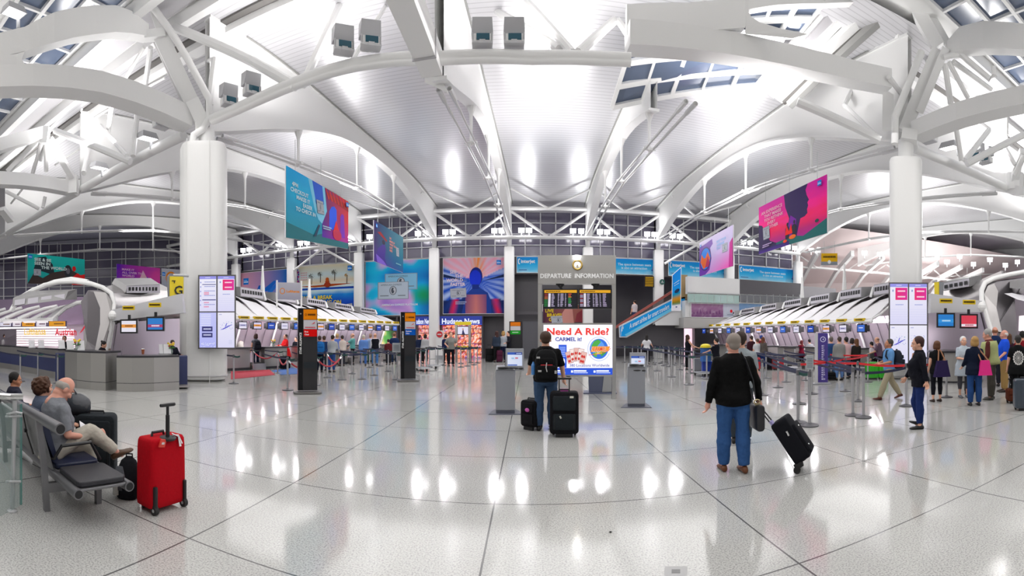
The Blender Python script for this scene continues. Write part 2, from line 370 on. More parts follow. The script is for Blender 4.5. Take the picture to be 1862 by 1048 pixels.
# ------------------------------------------------------------------ ribs, rods, struts
rodm = mat('rod_white', (.70, .70, .70), .3, .3)
for k in range(-5, 7):
    T = [i / 22 for i in range(23)]; T = T[5:] if k == 1 else T; b = mb(white); top, bot = [], []
    for t in T:
        x, y = plan(k, t); top.append(Vector((x, y, smooth_tab(SKIN, t) + .02))); bot.append(Vector((x, y, smooth_tab(FLAN, t))))
    d = (bot[-1] - bot[0]).normalized(); s = Vector((d.y, -d.x, 0)).normalized(); n = len(T)
    for off in (-.14, .14): b.raw([p + s * off for p in top] + [p + s * off for p in bot], [(i, i + 1, n + i + 1, n + i) for i in range(n - 1)])
    b.sweep(bot, .46, .10); b.sweep([p - Vector((0, 0, .05)) for p in top], .4, .1)
    b.use(mat('seam_grey', (.33, .33, .32), .6))
    for off in (-.24, .24): b.sweep([p + s * off - Vector((0, 0, .03)) for p in top[2:]], .06, .04)
    o = struct(b, 'ceiling_beam', 'white curved roof rib, %s from the left window wall' % nth(k + 5))
    rb = mb(rodm)
    for off in (-.17, .17):
        pts = [Vector((*plan(k, t), tab(RODZ, t))) + s * off for t in (.03, .25, .5, .7, .97)]; rb.tube(pts, .055, 8)
        rb.tube([pts[0], pts[0].lerp(pts[1], .18)], .085, 8)
    rb.use(white)
    for t in (.26, .5, .7):
        x, y = plan(k, t); z0, z1 = tab(RODZ, t), smooth_tab(FLAN, t); rb.tube([(x, y, z0 - .12), (x, y, z1 - .35)], [.05, .075], 8); rb.tube([(x, y, z1 - .4), (x, y, z1)], [.075, .22], 8)
        rb.box((x, y, z0), (.5, .14, .10), (0, 0, atan2(s.y, s.x)))
    rb.build('tie_rods', o)

# ------------------------------------------------------------------ main truss over the concourse
def zr(py, z=9.4): return (z - CAMH) * FPX / (HY - py)      # distance of something at height z seen in row py
def Z(px, py, z=9.4): return P(px, py, zr(py, z))
b = mb(white); b.tube([Z(x, y) for x, y in ((386, 218), (434, 197), (534, 153), (601, 129), (650, 117), (720, 108), (800, 106), (967, 105), (1100, 107), (1147, 109))], .185, 14)
struct(b, 'truss_beam', 'long white tube chord arching over the concourse from the left column', AUTO)
b = mb(white); b.tube([Z(334, 246), Z(149, 344)], .2, 14); struct(b, 'truss_beam', 'white tube chord running left from the thick left column', AUTO)
b = mb(white); b.tube([Z(140, 350), Z(0, 433)], .2, 14); struct(b, 'truss_beam', 'white tube chord at the far left roof edge', AUTO)
b = mb(white); b.tube([Z(1663, 270), Z(1834, 344)], .2, 14); struct(b, 'truss_beam', 'white tube chord running right from the right column', AUTO)
def webs(name, label, L, rad=.11):
    b = mb(white)
    for q in L:
        a, c = P(*q[:3]), P(*q[3:6]); b.tube([a, c], q[6] if len(q) > 6 else rad, 8)
    return struct(b, name, label, AUTO)
webs('truss_beam', 'web bars rising from the tube chord above the concourse', [
    (551, 154, 14, 622, 0, 16.5, .13), (1041, 97, 12.8, 948, -8, 15.5, .13), (1051, 97, 12.8, 1116, 38, 14.6, .14), (1017, 90, 13.2, 905, 22, 16.5, .13),
    (317, 50, 17.2, 459, 112, 15.4, .16), (459, 112, 15.4, 537, 157, 14, .16), (536, 158, 14, 412, 82, 18, .07), (640, 110, 13.6, 705, 5, 16.5, .07), (1125, 38, 14.6, 1150, 75, 13.3, .10),
    (392, 106, 16.6, 381, 190, 17, .15), (392, 106, 16.6, 345, 128, 19, .08), (345, 108, 19, 372, 98, 19, .06)])
webs('truss_beam', 'web bars between the left column and the second roof node', [
    (251, 190, 19, 242, 284, 18.4), (100, 238, 22, 237, 294, 19, .15), (183, 229, 23, 231, 284, 19), (166, 248, 25, 152, 315, 22, .13), (83, 255, 22, 84, 312, 23), (76, 258, 22, 58, 320, 24), (204, 185, 20, 196, 245, 23),
    (274, 86, 17.5, 264, 155, 19), (262, 86, 17.5, 228, 143, 19, .08), (300, 142, 20, 170, 216, 24, .05), (60, 320, 24, 20, 370, 28, .06), (10, 348, 26, 71, 380, 26), (82, 358, 26, 78, 378, 26), (100, 300, 24, 180, 250, 26, .05)])
webs('truss_beam', 'web bars around the right column head', [
    (1450, 185, 16.5, 1600, 254, 17.6, .16), (1537, 193, 18.5, 1590, 244, 18, .09), (1556, 150, 20, 1535, 192, 19, .10), (1635, 30, 17.5, 1629, 107, 19, .13), (1624, 25, 17.5, 1588, 96, 19, .10),
    (1718, 116, 17.5, 1729, 190, 18, .12), (1725, 113, 17.5, 1760, 178, 18.5, .10), (1733, 112, 17.5, 1802, 163, 19, .10), (1440, 171, 20, 1525, 139, 22, .06), (1640, 80, 19, 1668, 66, 20, .06), (1616, 140, 17, 1640, 172, 18, .10)])
webs('truss_beam', 'web bars of the roof truss at the far right', [
    (1738, 230, 18.4, 1748, 292, 19), (1798, 237, 21, 1755, 292, 19.5, .13), (1862, 245, 21, 1758, 298, 19.5, .15), (1826, 266, 22, 1846, 300, 22), (1806, 250, 23, 1830, 316, 24, .15), (1845, 318, 22.5, 1862, 282, 22), (1770, 215, 21, 1800, 236, 21, .10), (1862, 255, 24, 1820, 240, 24, .05)])
def girder(label, near, w, h, name='girder_beam'):           # near: lower near edge points (px, py, r); box section w deep away, h tall
    p = [P(*q) for q in near]; b = mb(white)
    rings = []
    for i, v in enumerate(p):
        d = (p[min(i + 1, len(p) - 1)] - p[max(i - 1, 0)]); out = Vector((v.x, v.y, 0)).normalized(); d.z = 0; d.normalize(); n = Vector((-d.y, d.x, 0)); n = n if n.dot(out) > 0 else -n
        hh = h[i] if isinstance(h, (list, tuple)) else h
        rings.append([v, v + n * w, v + n * w + Vector((0, 0, hh)), v + Vector((0, 0, hh))])
    b.loft(rings); return struct(b, name, label)
def ext(L, d):                                            # run the last segment on by d metres
    a, c = P(*L[-2]), P(*L[-1]); v = c + (c - a).normalized() * d; return v
gl = [(350, 229, 17.0), (300, 206, 16.4), (248, 186, 15.8), (186, 168, 15.3), (124, 159, 15.0), (60, 156, 14.85), (0, 157.6, 14.85), (-70, 168, 15.1)]
girder('white box girder curving left from the thick left column head', gl, .75, .72)
girder('upper white arched girder over the left skylight', [(271, 66, 16.8), (240, 60, 16.5), (211, 58, 16.2), (174, 62, 15.8), (135, 68, 15.4), (99, 77, 15.1), (70, 85, 15), (45, 93, 14.95), (0, 104, 14.9), (-70, 125, 15.1)], .45, [.45, .8, .95, 1.0, 1.0, 1.0, .9, .8, .8, .8])
b = mb(white); pts = [(-60, 112), (30, 98), (46, 93), (41, 103), (40, 108), (44, 115), (52, 123), (30, 124), (-60, 126)]
b.loft([[P(x, y, 14.9) for x, y in pts], [P(x, y, 15.3) for x, y in pts]]); struct(b, 'girder_beam', 'solid web joining both left girders past the oval opening')
girder('white box girder sloping across the upper right toward the column', [(1146, 80, 12.9), (1240, 87, 13.4), (1330, 99, 14.2), (1400, 112, 14.9), (1480, 129, 15.7), (1560, 147, 16.6), (1622, 159, 17.3)], .62, .72)
girder('upper thin girder above the right skylight opening', [(1140, 64, 13.2), (1250, 60, 13.6), (1355, 50, 14.3), (1361, 17, 14.4), (1410, 9, 14.9), (1500, 6, 15.8), (1600, 4, 16.8)], .3, [.9, .9, .9, 1.2, .5, .3, .3])
b = mb(white); pts = [(1355, 62), (1357, 14), (1366, 30), (1380, 40), (1420, 52), (1470, 62), (1440, 70)]
b.loft([[P(x, y, 14.35) for x, y in pts], [P(x, y, 14.6) for x, y in pts]]); struct(b, 'girder_beam', 'solid web beside the right oval skylight opening')
girder('white box girder rising right from the right column head', [(1656, 250, 17.6), (1695, 234, 16.9), (1738, 218, 16.2), (1800, 201, 15.6), (1862, 188, 15.2), (1930, 180, 15.2)], .7, .62)
girder('upper white arched girder at the far right top', [(1722, 98, 17.4), (1745, 92, 17), (1787, 88, 16.6), (1825, 88, 16.2), (1862, 90, 15.9), (1930, 96, 15.7)], .45, [.5, .9, 1.0, .95, .9, .9])
p0, p1 = P(786, 140, 13.0), P(727, 0, 10.1); d = (p1 - p0).normalized(); b = mb(white); b.sweep([p0 + Vector((0, 0, .35)), p1 + Vector((0, 0, .35)), p1 + d * 7 + Vector((0, 0, .35))], .60, .7)
b.use('ceil_grey').box(tuple(p0 + d * .9 + Vector((0, 0, .33))), (.66, .05, .76), (0, 0, atan2(-d.x, d.y)))
struct(b, 'girder_beam', 'white box girder passing overhead above the concourse middle')
b = mb(white)
b.sweep([P(293, 68, 17.0), P(350, 190, 17.1)], .28, .55, (.8, .6, 0)); b.sweep([P(283, 70, 17.4), P(339, 190, 17.4)], .12, .3, (.8, .6, 0)); b.sweep([P(350, 188, 17.1), P(368, 225, 17.0), P(368, 246, 17.0)], .5, .5, (.8, .6, 0))
b.tube([P(x, y, 16.7) for x, y in ((268, 0), (285, 22), (303, 47), (322, 75), (342, 109), (380, 180), (381, 215), (368, 236), (352, 246), (349, 262))], .13, 12); b.sweep([P(300, 62, 16.9), P(262, 66, 16.9)], .3, .3); b.sweep([P(280, 20, 16.9), P(296, 66, 16.9)], .2, .3, (.8, .6, 0))
struct(b, 'strut_beam', 'inclined white strut with a drain pipe above the left column', AUTO)
b = mb(white)
b.sweep([P(1650, -10, 17.2), P(1706, 86, 17.5)], .3, .5, (-.7, .7, 0)); b.sweep([P(1706, 92, 17.5), P(1660, 200, 17.9), P(1645, 240, 17.9)], .3, .5, (-.7, .7, 0)); b.sweep([P(1720, 88, 17.3), P(1672, 205, 17.7)], .12, .3, (-.7, .7, 0)); b.sweep([P(1672, -10, 17.5), P(1728, 88, 17.5)], .12, .25, (-.7, .7, 0))
b.tube([P(x, y, 17.3) for x, y in ((1676, 94), (1628, 212), (1627, 262))], .14, 12); b.tube([P(x, y, 17.3) for x, y in ((1716, 104), (1745, 97), (1762, 112), (1800, 144), (1808, 138), (1806, 122))], .11, 10)
b.sweep([P(1640, 246, 17.6), P(1668, 250, 17.6)], .5, .4)
struct(b, 'strut_beam', 'bent white strut with a drain pipe above the right column', AUTO)
# second roof node at the left edge
girder('white box girder at the left edge below the second roof node', [(135, 352, 24), (90, 343, 22.8), (40, 337, 22), (0, 335, 21.5), (-60, 336, 21.5)], .6, .62)
girder('upper white girder at the left edge above the second node', [(84, 250, 22), (60, 257, 21.6), (30, 265, 21.3), (0, 274, 21), (-60, 290, 21)], .5, .6)
b = mb(white); b.sweep([P(84, 232, 22), P(80, 262, 22)], .3, .4, (.8, .6, 0)); b.sweep([P(90, 252, 22), P(131, 322, 23.6)], .25, .3, (.8, .6, 0)); b.sweep([P(131, 320, 23.8), P(131, 352, 23.8)], .3, .6, (.8, .6, 0)); b.sweep([P(70, 255, 22), P(14, 312, 23)], .18, .22, (.8, .6, 0)); b.sweep([P(2, 380, 30), P(20, 402, 31)], .3, .5, (.8, .6, 0)); b.tube([P(82, 252, 22), P(74, 292, 23)], .1)
struct(b, 'strut_beam', 'white struts of the second roof node at the left')
b = mb(white); b.sweep([P(1838, 345, 24), P(1862, 350, 23.6), P(1930, 352, 22)], .6, .45); b.sweep([P(1842, 340, 24), P(1850, 300, 23), P(1862, 275, 22)], .3, .4, (.8, -.6, 0)); b.lathe([(.5, 0), (.5, .9)], 12, tuple(P(1845, 348, 24)))
struct(b, 'strut_beam', 'white struts of the second roof node at the right')
# skylights seen beyond the right girder
def quad_window(c, r, nu_, nv_, label, gap=.10):
    global nw; nw += 1
    q = [P(x, y, rr) for (x, y), rr in zip(c, r)]; bil = lambda u, v: (q[0] * (1 - u) + q[1] * u) * (1 - v) + (q[3] * (1 - u) + q[2] * u) * v
    g = mb(ngl_sky); g.raw([bil(0, 0), bil(1, 0), bil(1, 1), bil(0, 1)], [(0, 1, 2, 3)]); nrm = (q[1] - q[0]).cross(q[3] - q[0]).normalized(); nrm = nrm if nrm.z < 0 else -nrm
    g.raw([p - nrm * .06 for p in (bil(0, 0), bil(1, 0), bil(1, 1), bil(0, 1))], [(3, 2, 1, 0)]); o = struct(g, 'window_%d' % nw, label)
    f = mb(white)
    for i in range(nu_ + 1): f.sweep([bil(i / nu_, 0) + nrm * .05, bil(i / nu_, 1) + nrm * .05], .16 if i % 2 == 0 else .10, .16, tuple(nrm))
    for j in range(nv_ + 1): f.sweep([bil(0, j / nv_) + nrm * .05, bil(1, j / nv_) + nrm * .05], .22, .16, tuple(nrm))
    f.build('glazing_bars', o); return o
quad_window([(1152, 66), (1425, 66), (1385, 153), (1113, 193)], [16.6, 16.6, 19.5, 19.5], 5, 3, 'dark skylight panes seen under the upper right girder')
quad_window([(1362, 2), (1500, 2), (1452, 62), (1340, 70)], [15.9, 15.9, 17, 17], 3, 2, 'dark skylight panes inside the oval girder opening')
b = mb(white)
for (x0, y0, r0, x1, y1, r1, wd, m_) in ((1424, 186, 19.4, 1622, 4, 17.2, .12, 'ceil_dark'), (1414, 180, 19.3, 1606, 2, 17.1, .5, white), (1435, 192, 19.3, 1640, 2, 17.1, .3, 'seam_grey'), (1392, 160, 18.8, 1535, 2, 16.8, .45, 'ceil_grey'), (1378, 160, 18.7, 1515, 2, 16.7, .3, white), (1400, 172, 18.9, 1560, 2, 17, .35, white)):
    b.use(m_).sweep([P(x0, y0, r0), P(x1, y1, r1)], wd, .25)
struct(b, 'trim_2', 'roof purlins beside the right skylight')
b = mb(white); b.loft([[P(x, y, 17.6) for x, y in ((1605, 160), (1625, 172), (1626, 238), (1604, 240))], [P(x, y, 18.1) for x, y in ((1605, 160), (1625, 172), (1626, 238), (1604, 240))]]); b.loft([[P(x, y, 13.9) for x, y in ((772, 108), (800, 132), (815, 170), (795, 160), (772, 150))], [P(x, y, 14.2) for x, y in ((772, 108), (800, 132), (815, 170), (795, 160), (772, 150))]])
struct(b, 'strut_beam', 'white gusset plates at the column head and the tube chord')

# ------------------------------------------------------------------ back wall: columns, truss, glazing
DW = 32.0
def W(px, py, Y=DW): t = az(px); return P(px, py, Y / cos(t))
def wz(py, Y=DW): return CAMH + (HY - py) / FPX * Y        # height of row py on a wall at distance Y (straight ahead)
bx = [BK[k][0] for k in range(-5, 5)]
for i, x in enumerate(bx):
    b = mb('column_white'); b.rbox((x, BK[i - 5][1], 3.95), (.72, .6, 7.9), .12, 3); b.use(white).tube([(x, BK[i - 5][1], 7.9), (x, BK[i - 5][1], 10.8)], .17, 12)
    struct(b, 'column', 'slim white column at the window wall, %s from the left end' % nth(i), AUTO)
for i in range(len(bx) - 1):
    x0, x1 = bx[i], bx[i + 1]; y = DW - .3; xm = (x0 + x1) / 2; b = mb(white)
    b.tube([(x0, y, 8.5), (x1, y, 8.5)], .13, 10); b.tube([(x0, y, 10.5), (x1, y, 10.5)], .14, 10)
    for a, c in (((x0, 10.4), (xm, 8.5)), ((x1, 10.4), (xm, 8.5))): b.tube([(a[0], y, a[1]), (c[0], y, c[1])], .10, 8)
    b.tube([(x0 + .2, y - 2.2, 11.2), (xm, y, 10.5)], .07, 8); b.tube([(x1 - .2, y - 2.2, 11.2), (xm, y, 10.5)], .07, 8)
    if i in (2, 7): b.tube([(xm, y, 8.4), (x0 + .4, y, 6.9)], .09, 8); b.tube([(xm, y, 8.4), (x1 - .3, y, 6.9)], .09, 8)
    struct(b, 'truss_beam', 'white zigzag truss over the %s window bay from the left' % nth(i), AUTO)
def glazing(a, c, z0, z1, label, nx, nz):
    global nw; nw += 1; a, c = Vector((*a, 0)), Vector((*c, 0)); d = c - a; n = Vector((d.y, -d.x, 0)).normalized()
    g = mb(ngl); g.loft([[a + Vector((0, 0, z)) for z in (z0, z1)] + [a - n * .06 + Vector((0, 0, z)) for z in (z1, z0)], [c + Vector((0, 0, z)) for z in (z0, z1)] + [c - n * .06 + Vector((0, 0, z)) for z in (z1, z0)]])
    o = struct(g, 'window_%d' % nw, label); f = mb(mat('mullion_white', (.62, .62, .64), .4))
    for i in range(nx + 1): p = a + d * (i / nx) + n * .05; f.sweep([p + Vector((0, 0, z0)), p + Vector((0, 0, z1))], .07, .1, tuple(n))
    for j in range(nz + 1): z = z0 + (z1 - z0) * j / nz; f.sweep([a + n * .05 + Vector((0, 0, z)), c + n * .05 + Vector((0, 0, z))], .1, .06)
    f.build('glazing_bars', o); return o
for i in range(1, len(bx) - 1):
    glazing((bx[i], 33), (bx[i + 1], 33), 6.6, 11.4, 'dark night window with white bars, %s bay from the left' % nth(i), 5, 6)
LW = [(-23.8, 33), (-31, 33), (-39, 26.6), (-44.5, 20), (-48, 11)]
for i, (a, c) in enumerate(zip(LW[1:], LW)):
    glazing(a, c, 3.2, 11.2, 'leaning dark side window with white bars, %s from the back corner' % nth(i), 7, 9)
b = mb('wall_paint'); b.loft([[Vector((x, y + .1, 0)) for x, y in LW] + [Vector((x - .3, y + .4, 0)) for x, y in LW[::-1]], [Vector((x, y + .1, 3.2)) for x, y in LW] + [Vector((x - .3, y + .4, 3.2)) for x, y in LW[::-1]]])
struct(b, 'wall_left', 'low pale wall below the left side windows')
wd = mat('dark_cladding', (.075, .07, .08), .45, bump=.05, scale=20)
b = mb(wd)
for x0, x1, z1, yy in ((-24, -8.4, 6.6, 33.4), (-4.0, 4.3, 6.6, 33.6), (4.3, 16, 6.6, 36.6)): b.box(((x0 + x1) / 2, yy, z1 / 2), (x1 - x0, .3, z1))
b.box((4.3, 35.1, 3.3), (.3, 3.2, 6.6)); struct(b, 'wall_back', 'dark panelled back wall under the windows')
b = mb(mat('wall_pinkish', (.70, .60, .60), .6)); b.loft([[(21.5, 46, 0), (66, 34, 0), (66, 34.4, 0), (21.5, 46.4, 0)], [(21.5, 46, 17), (66, 34, 17), (66, 34.4, 17), (21.5, 46.4, 17)]]); struct(b, 'wall_right', 'pinkish far wall of the next hall')
b = mb(mat('ceiling_rose', (.80, .68, .68), .4, .1)); b.raw([(16, 32.6, 11), (64, 24, 11.5), (64, 44, 7.2), (18, 46, 7.2)], [(0, 1, 2, 3)]); struct(b, 'ceiling_far', 'rose tinted ceiling of the next hall')
b = mb(white)
for k in range(9):
    t = k / 8; x, y = 23 + 26 * t, 38 - 5 * t; b.sweep([(x - 3, y - 6, 9.0), (x, y, 8.3), (x + 1.5, y + 4, 6.6)], .3, .5)
    b.tube([(x - 3.5, y - 1, 8.3), (x + 3.5, y - 1.8, 8.3)], .10, 8); b.tube([(x - 1.5, y - 1, 9.3), (x + .4, y - 1.2, 8.3)], .08, 8); b.tube([(x + 2, y - 1.2, 9.3), (x + .4, y - 1.2, 8.3)], .08, 8)
struct(b, 'truss_beam', 'white trusses and ribs of the next hall at the right', AUTO)
# ------------------------------------------------------------------ posters, banners, signs
def warp(o, W_, H_, c):                                   # lay a flat artwork mesh on four corners (bl, br, tr, tl), root-local
    for v in o.data.vertices:
        u, w_, y = v.co.x / W_, v.co.z / H_, v.co.y; n = (c[1] - c[0]).cross(c[3] - c[0]).normalized()
        v.co = (c[0] * (1 - u) + c[1] * u) * (1 - w_) + (c[3] * (1 - u) + c[2] * u) * w_ - n * y
def fbm(x, y, s=0): return noise.noise((x, y, s * 7.3)) + .5 * noise.noise((x * 2, y * 2, s * 7.3 + 3))
def hexs(*h): return [lin(x) for x in h]
def logo(a, u, v, s, asp):                                     # small blue square card-company logo
    a.rect(u, v, u + s / asp, v + s, '#1e7fd0'); a.rect(u + .08 * s / asp, v + .28 * s, u + .92 * s / asp, v + .52 * s, '#cfe6ff'); a.rect(u + .08 * s / asp, v + .6 * s, u + .7 * s / asp, v + .72 * s, '#9fd0ff')
def card(a, u, v, w_, h, tilt=0.0, c='#b9bcc4'):
    q = lambda x, y: (u + w_ * x - tilt * h * y, v + h * y + tilt * w_ * x)
    a.poly([q(0, 0), q(1, 0), q(1, 1), q(0, 1)], '#8f939c'); a.poly([q(.02, .03), q(.98, .03), q(.98, .97), q(.02, .97)], c)
    cu, cv = q(.5, .5); a.ell(cu, cv, w_ * .12, h * .26, '#7b7f88'); a.ell(cu, cv, w_ * .09, h * .21, '#c9ccd2'); a.ell(cu - w_ * .01, cv, w_ * .05, h * .17, '#50545c'); a.ell(cu + w_ * .03, cv + h * .05, w_ * .02, h * .06, '#c9ccd2')
    x, y = q(.10, .78); a.text('AMERICAN EXPRESS', x, y, h * .10, '#5a5e66', maxw=w_ * .8); x, y = q(.08, .18); a.rect(x, y, x + w_ * .28, y + h * .05, '#7a7e86'); x, y = q(.66, .18); a.rect(x, y, x + w_ * .24, y + h * .05, '#7a7e86')
def art_plane(W_, H_):
    a = Art(W_, H_); a.grid(lambda u, v: mix(mix(lin('#e7b6c4'), lin('#2f6fb8'), u), lin('#6a5c86'), max(0, .55 - v) * 1.3), 16, 12)
    a.poly([(.24, .30), (.44, .42), (.66, .62), (.78, .74), (.82, .72), (.74, .60), (.60, .44), (.40, .32)], '#4a78c8'); a.poly([(.42, .55), (.62, .57), (.80, .78), (.72, .78)], '#3d6cc0'); a.poly([(.54, .46), (.62, .30), (.66, .32), (.64, .54)], '#3a62b2'); a.poly([(.34, .56), (.43, .57), (.46, .70), (.40, .70)], '#3a62b2')
    a.poly([(.38, .0), (.43, .0), (.60, .40), (.55, .44)], '#5a3b60'); a.ell(.26, .12, .17, .26, '#2c2c44'); a.ell(.26, .12, .08, .12, '#8a7f9a')
    for i, t in enumerate(('MAKE', 'THE', 'WORLD')): a.text(t, .60, .30 - .13 * i, .10, '#8fc2e6', .01)
    logo(a, .06, .74, .14, W_ / H_); return a
def art_break(W_, H_):
    a = Art(W_, H_); a.grid(lambda u, v: ramp([(0, lin('#1b3f9a')), (.28, lin('#1e55b8')), (.42, lin('#2a86cf')), (.50, lin('#d9eef4')), (.60, lin('#e9f3f2')), (.66, lin('#e8d9c2')), (.80, lin('#d6e6ea')), (1, lin('#e6dfc9'))], v + .03 * fbm(u * 5, v * 5, 1)), 30, 26)
    a.grid(lambda u, v: ramp([(0, lin('#2458b8')), (1, lin('#143a8c'))], v), 10, 2, 0, .52, 1, .56); a.poly([(.0, .60), (.3, .57), (.6, .58), (.95, .62), (.6, .625), (.4, .61)], '#a4572c')
    for u, v, s in ((.25, .80, 1), (.40, .83, .9), (.64, .85, 1), (.84, .78, .7)):
        a.line([(u, v - .17), (u + .005, v)], .06, '#4a3a30')
        for k in range(9): an = 2 * pi * k / 9; a.poly([(u, v), (u + .045 * s * cos(an - .25), v + .045 * s * sin(an - .25)), (u + .06 * s * cos(an), v + .055 * s * sin(an) - .01)], '#3b3a34' if s > .8 else '#b98f52')
    a.ell(.52, .66, .035, .05, '#a8552f'); a.ell(.52, .61, .055, .05, '#9a4a28'); a.ell(.52, .715, .028, .035, '#b5683c')
    for i in range(12):
        for j in range(2): a.rect(.0 + .02 * j, .42 + .045 * i, .018 + .02 * j, .455 + .045 * i, ['#7a4fae', '#e6e2ee', '#d76a8c', '#2b4fa8'][(i + j * 2) % 4])
    for i in range(4):
        for j in range(4): a.rect(.07 + .03 * i, .72 + .045 * j, .088 + .03 * i, .74 + .045 * j, '#d9a9ae')
    for i, t in enumerate(('TAKE A BREAK', 'FROM TAKING ON', 'THE WORLD')): a.text(t, .06 if i < 2 else .12, .33 - .10 * i, .075, '#e9d94a', .012)
    card(a, .72, .02, .24, .18, .15); logo(a, .86, .86, .09, W_ / H_); return a
def art_platinum(W_, H_):
    def f(u, v):
        n = fbm(u * 2.2, v * 2.2, 5); c = ramp([(-.7, lin('#8b6cc4')), (-.3, lin('#d9b9e4')), (-.05, lin('#5fc4e6')), (.25, lin('#1f9fd6')), (.7, lin('#0c6fb4'))], n + .35 * (u - .3) - .25 * (v - .5)); g = max(0, 1 - ((u - .88) ** 2 + (v - .36) ** 2) * 22); return mix(c, lin('#2f9a5a'), g * .9)
    a = Art(W_, H_); a.grid(f, 34, 26); card(a, .30, .46, .49, .30, 0, '#9cc4dc'); card(a, .19, .29, .47, .32, 0, '#c3cdd8'); a.text('AMERICAN EXPRESS PLATINUM', .25, .17, .035, '#eef6ff', .006); a.rect(.25, .165, .40, .17, '#f3b4b8'); return a
def art_faster(W_, H_):
    def f(u, v):
        dx, dy = u - .52, v - .62; an = atan2(dy, dx); d = sqrt(dx * dx + dy * dy); s = .5 + .5 * sin(an * 26 + 3 * noise.noise((an * 3, d * 2, 0)))
        if v > .62 + .55 * abs(dx) - .05: c = mix(mix(lin('#f0b8c8'), lin('#e8923c'), max(0, 1 - abs(dx - .04) * 7)), lin('#dfe6f6'), .5 * s)
        elif v < .30 - .12 * abs(dx): c = mix(lin('#12285c'), lin('#d9566a'), max(0, 1 - abs(abs(dx) - .33 - .2 * (0.2 - v)) * 14)); c = mix(c, lin('#234a9c'), .3 * s)
        else: c = mix(lin('#274fb4'), lin('#c4d4f4'), s * min(1, d * 1.9)); c = mix(c, lin('#16357e'), max(0, .25 - v) * 2)
        return c
    a = Art(W_, H_); a.grid(f, 48, 40)
    for sx, c0 in ((-1, '#16264e'), (1, '#16264e')): a.poly([(.52 + sx * .52, .72), (.52 + sx * .52, .66), (.52 + sx * .12, .585)], c0)
    a.poly([(.30, 0), (.34, .20), (.38, .36), (.46, .44), (.50, .48), (.58, .48), (.62, .44), (.72, .37), (.77, .22), (.78, 0)], '#2a3f86'); a.grid(lambda u, v: mix(lin('#c98a86'), lin('#6a4a70'), abs(u - .5) * 1.6 + .2 * v), 6, 6, .36, .0, .70, .34)
    a.ell(.53, .66, .105, .17, '#12246e'); a.ell(.52, .63, .095, .15, '#1c3fc0'); a.rect(.47, .44, .58, .52, '#1e2f78')
    for i, (t, u) in enumerate((('SEE', .11), ('THE', .19), ('WORLD', .05), ('FASTER', .12))): a.text(t, u, .725 - .075 * i, .058, '#f2e4ea', .012)
    card(a, .12, .28, .26, .17, .05); a.scrib(.20, .20, .38, .015, '#c7d2ec', 2); a.scrib(.20, .17, .36, .012, '#c7d2ec', 3); logo(a, .86, .87, .08, W_ / H_); return a
def art_interjet(W_, H_):
    a = Art(W_, H_); a.grid(lambda u, v: mix(mix(lin('#8fd0ee'), lin('#1c93d6'), v * 1.1), lin('#d6ecf4'), max(0, .25 - v + .12 * fbm(u * 9, v * 2, 4)) * 2), 30, 6)
    a.ring(.035, .72, .012, .16, .07, '#f4fbff', a0=.8, a1=5.4); a.text('interjet', .06, .62, .22, '#ffffff', .015); a.text('The space between seats', .34, .56, .16, '#e8f6ff', .004); a.text('is also an attraction', .40, .33, .16, '#e8f6ff', .004); a.scrib(.03, .14, .15, .05, '#1f4f92', 8)
    a.poly([(.90, .30), (.985, .12), (1, .18), (.93, .36)], '#1c5ca8'); a.poly([(.92, .32), (.93, .55), (.955, .55), (.95, .30)], '#8a5aa8'); return a
def board(name, label, cat, px0, px1, z0, z1, Y, art, group=None, frame=white, th=.10):
    x0, x1 = tan(az(px0)) * Y, tan(az(px1)) * Y; W_, H_ = x1 - x0, z1 - z0
    r = thing(name, label, cat, ((x0 + x1) / 2, Y, z0), 0, group); mb(frame).box((0, th / 2, H_ / 2), (W_ + .06, th, H_ + .06)).build('backing_board', r)
    art(W_, H_).build('artwork', r, loc=(-W_ / 2, 0, 0)); return r
b = mb(wd)
for x0, x1, z0, z1, yf in ((-23.7, -1.4, 3.05, 7.3, 32.605), (-1.2, 21.4, 6.05, 7.3, 32.505)): b.box(((x0 + x1) / 2, yf + .2, (z0 + z1) / 2), (x1 - x0, .4, z1 - z0))
struct(b, 'wall_fascia', 'dark fascia carrying the posters under the windows')
g1 = 'posters high on the window wall'
board('poster', 'blue and pink poster of an aeroplane on the window wall', 'poster', 438, 523, 3.2, 7.15, 32.5, art_plane, g1)
board('poster', 'poster with palm trees, a swimmer and TAKE A BREAK in yellow', 'poster', 541, 649, 3.2, 7.25, 32.5, art_break, g1)
board('poster', 'turquoise poster with two silver platinum cards', 'poster', 665, 785, 3.2, 7.25, 32.5, art_platinum, g1)
board('poster', 'blue poster SEE THE WORLD FASTER with a figure seen from behind', 'poster', 806, 919, 3.25, 7.25, 32.5, art_faster, g1)
for i, (a_, c_) in enumerate(((940, 1060), (1086, 1194), (1216, 1324), (1344, 1448))):
    board('airline_banner', 'long sky blue interjet banner over the dark wall, ' + ('left of the departure board', 'just right of the departure board', 'behind the pink hanging banner', 'above the upper floor railing')[i], 'banner', a_, c_, 6.15, 7.25, 32.4, art_interjet, 'blue airline banners')
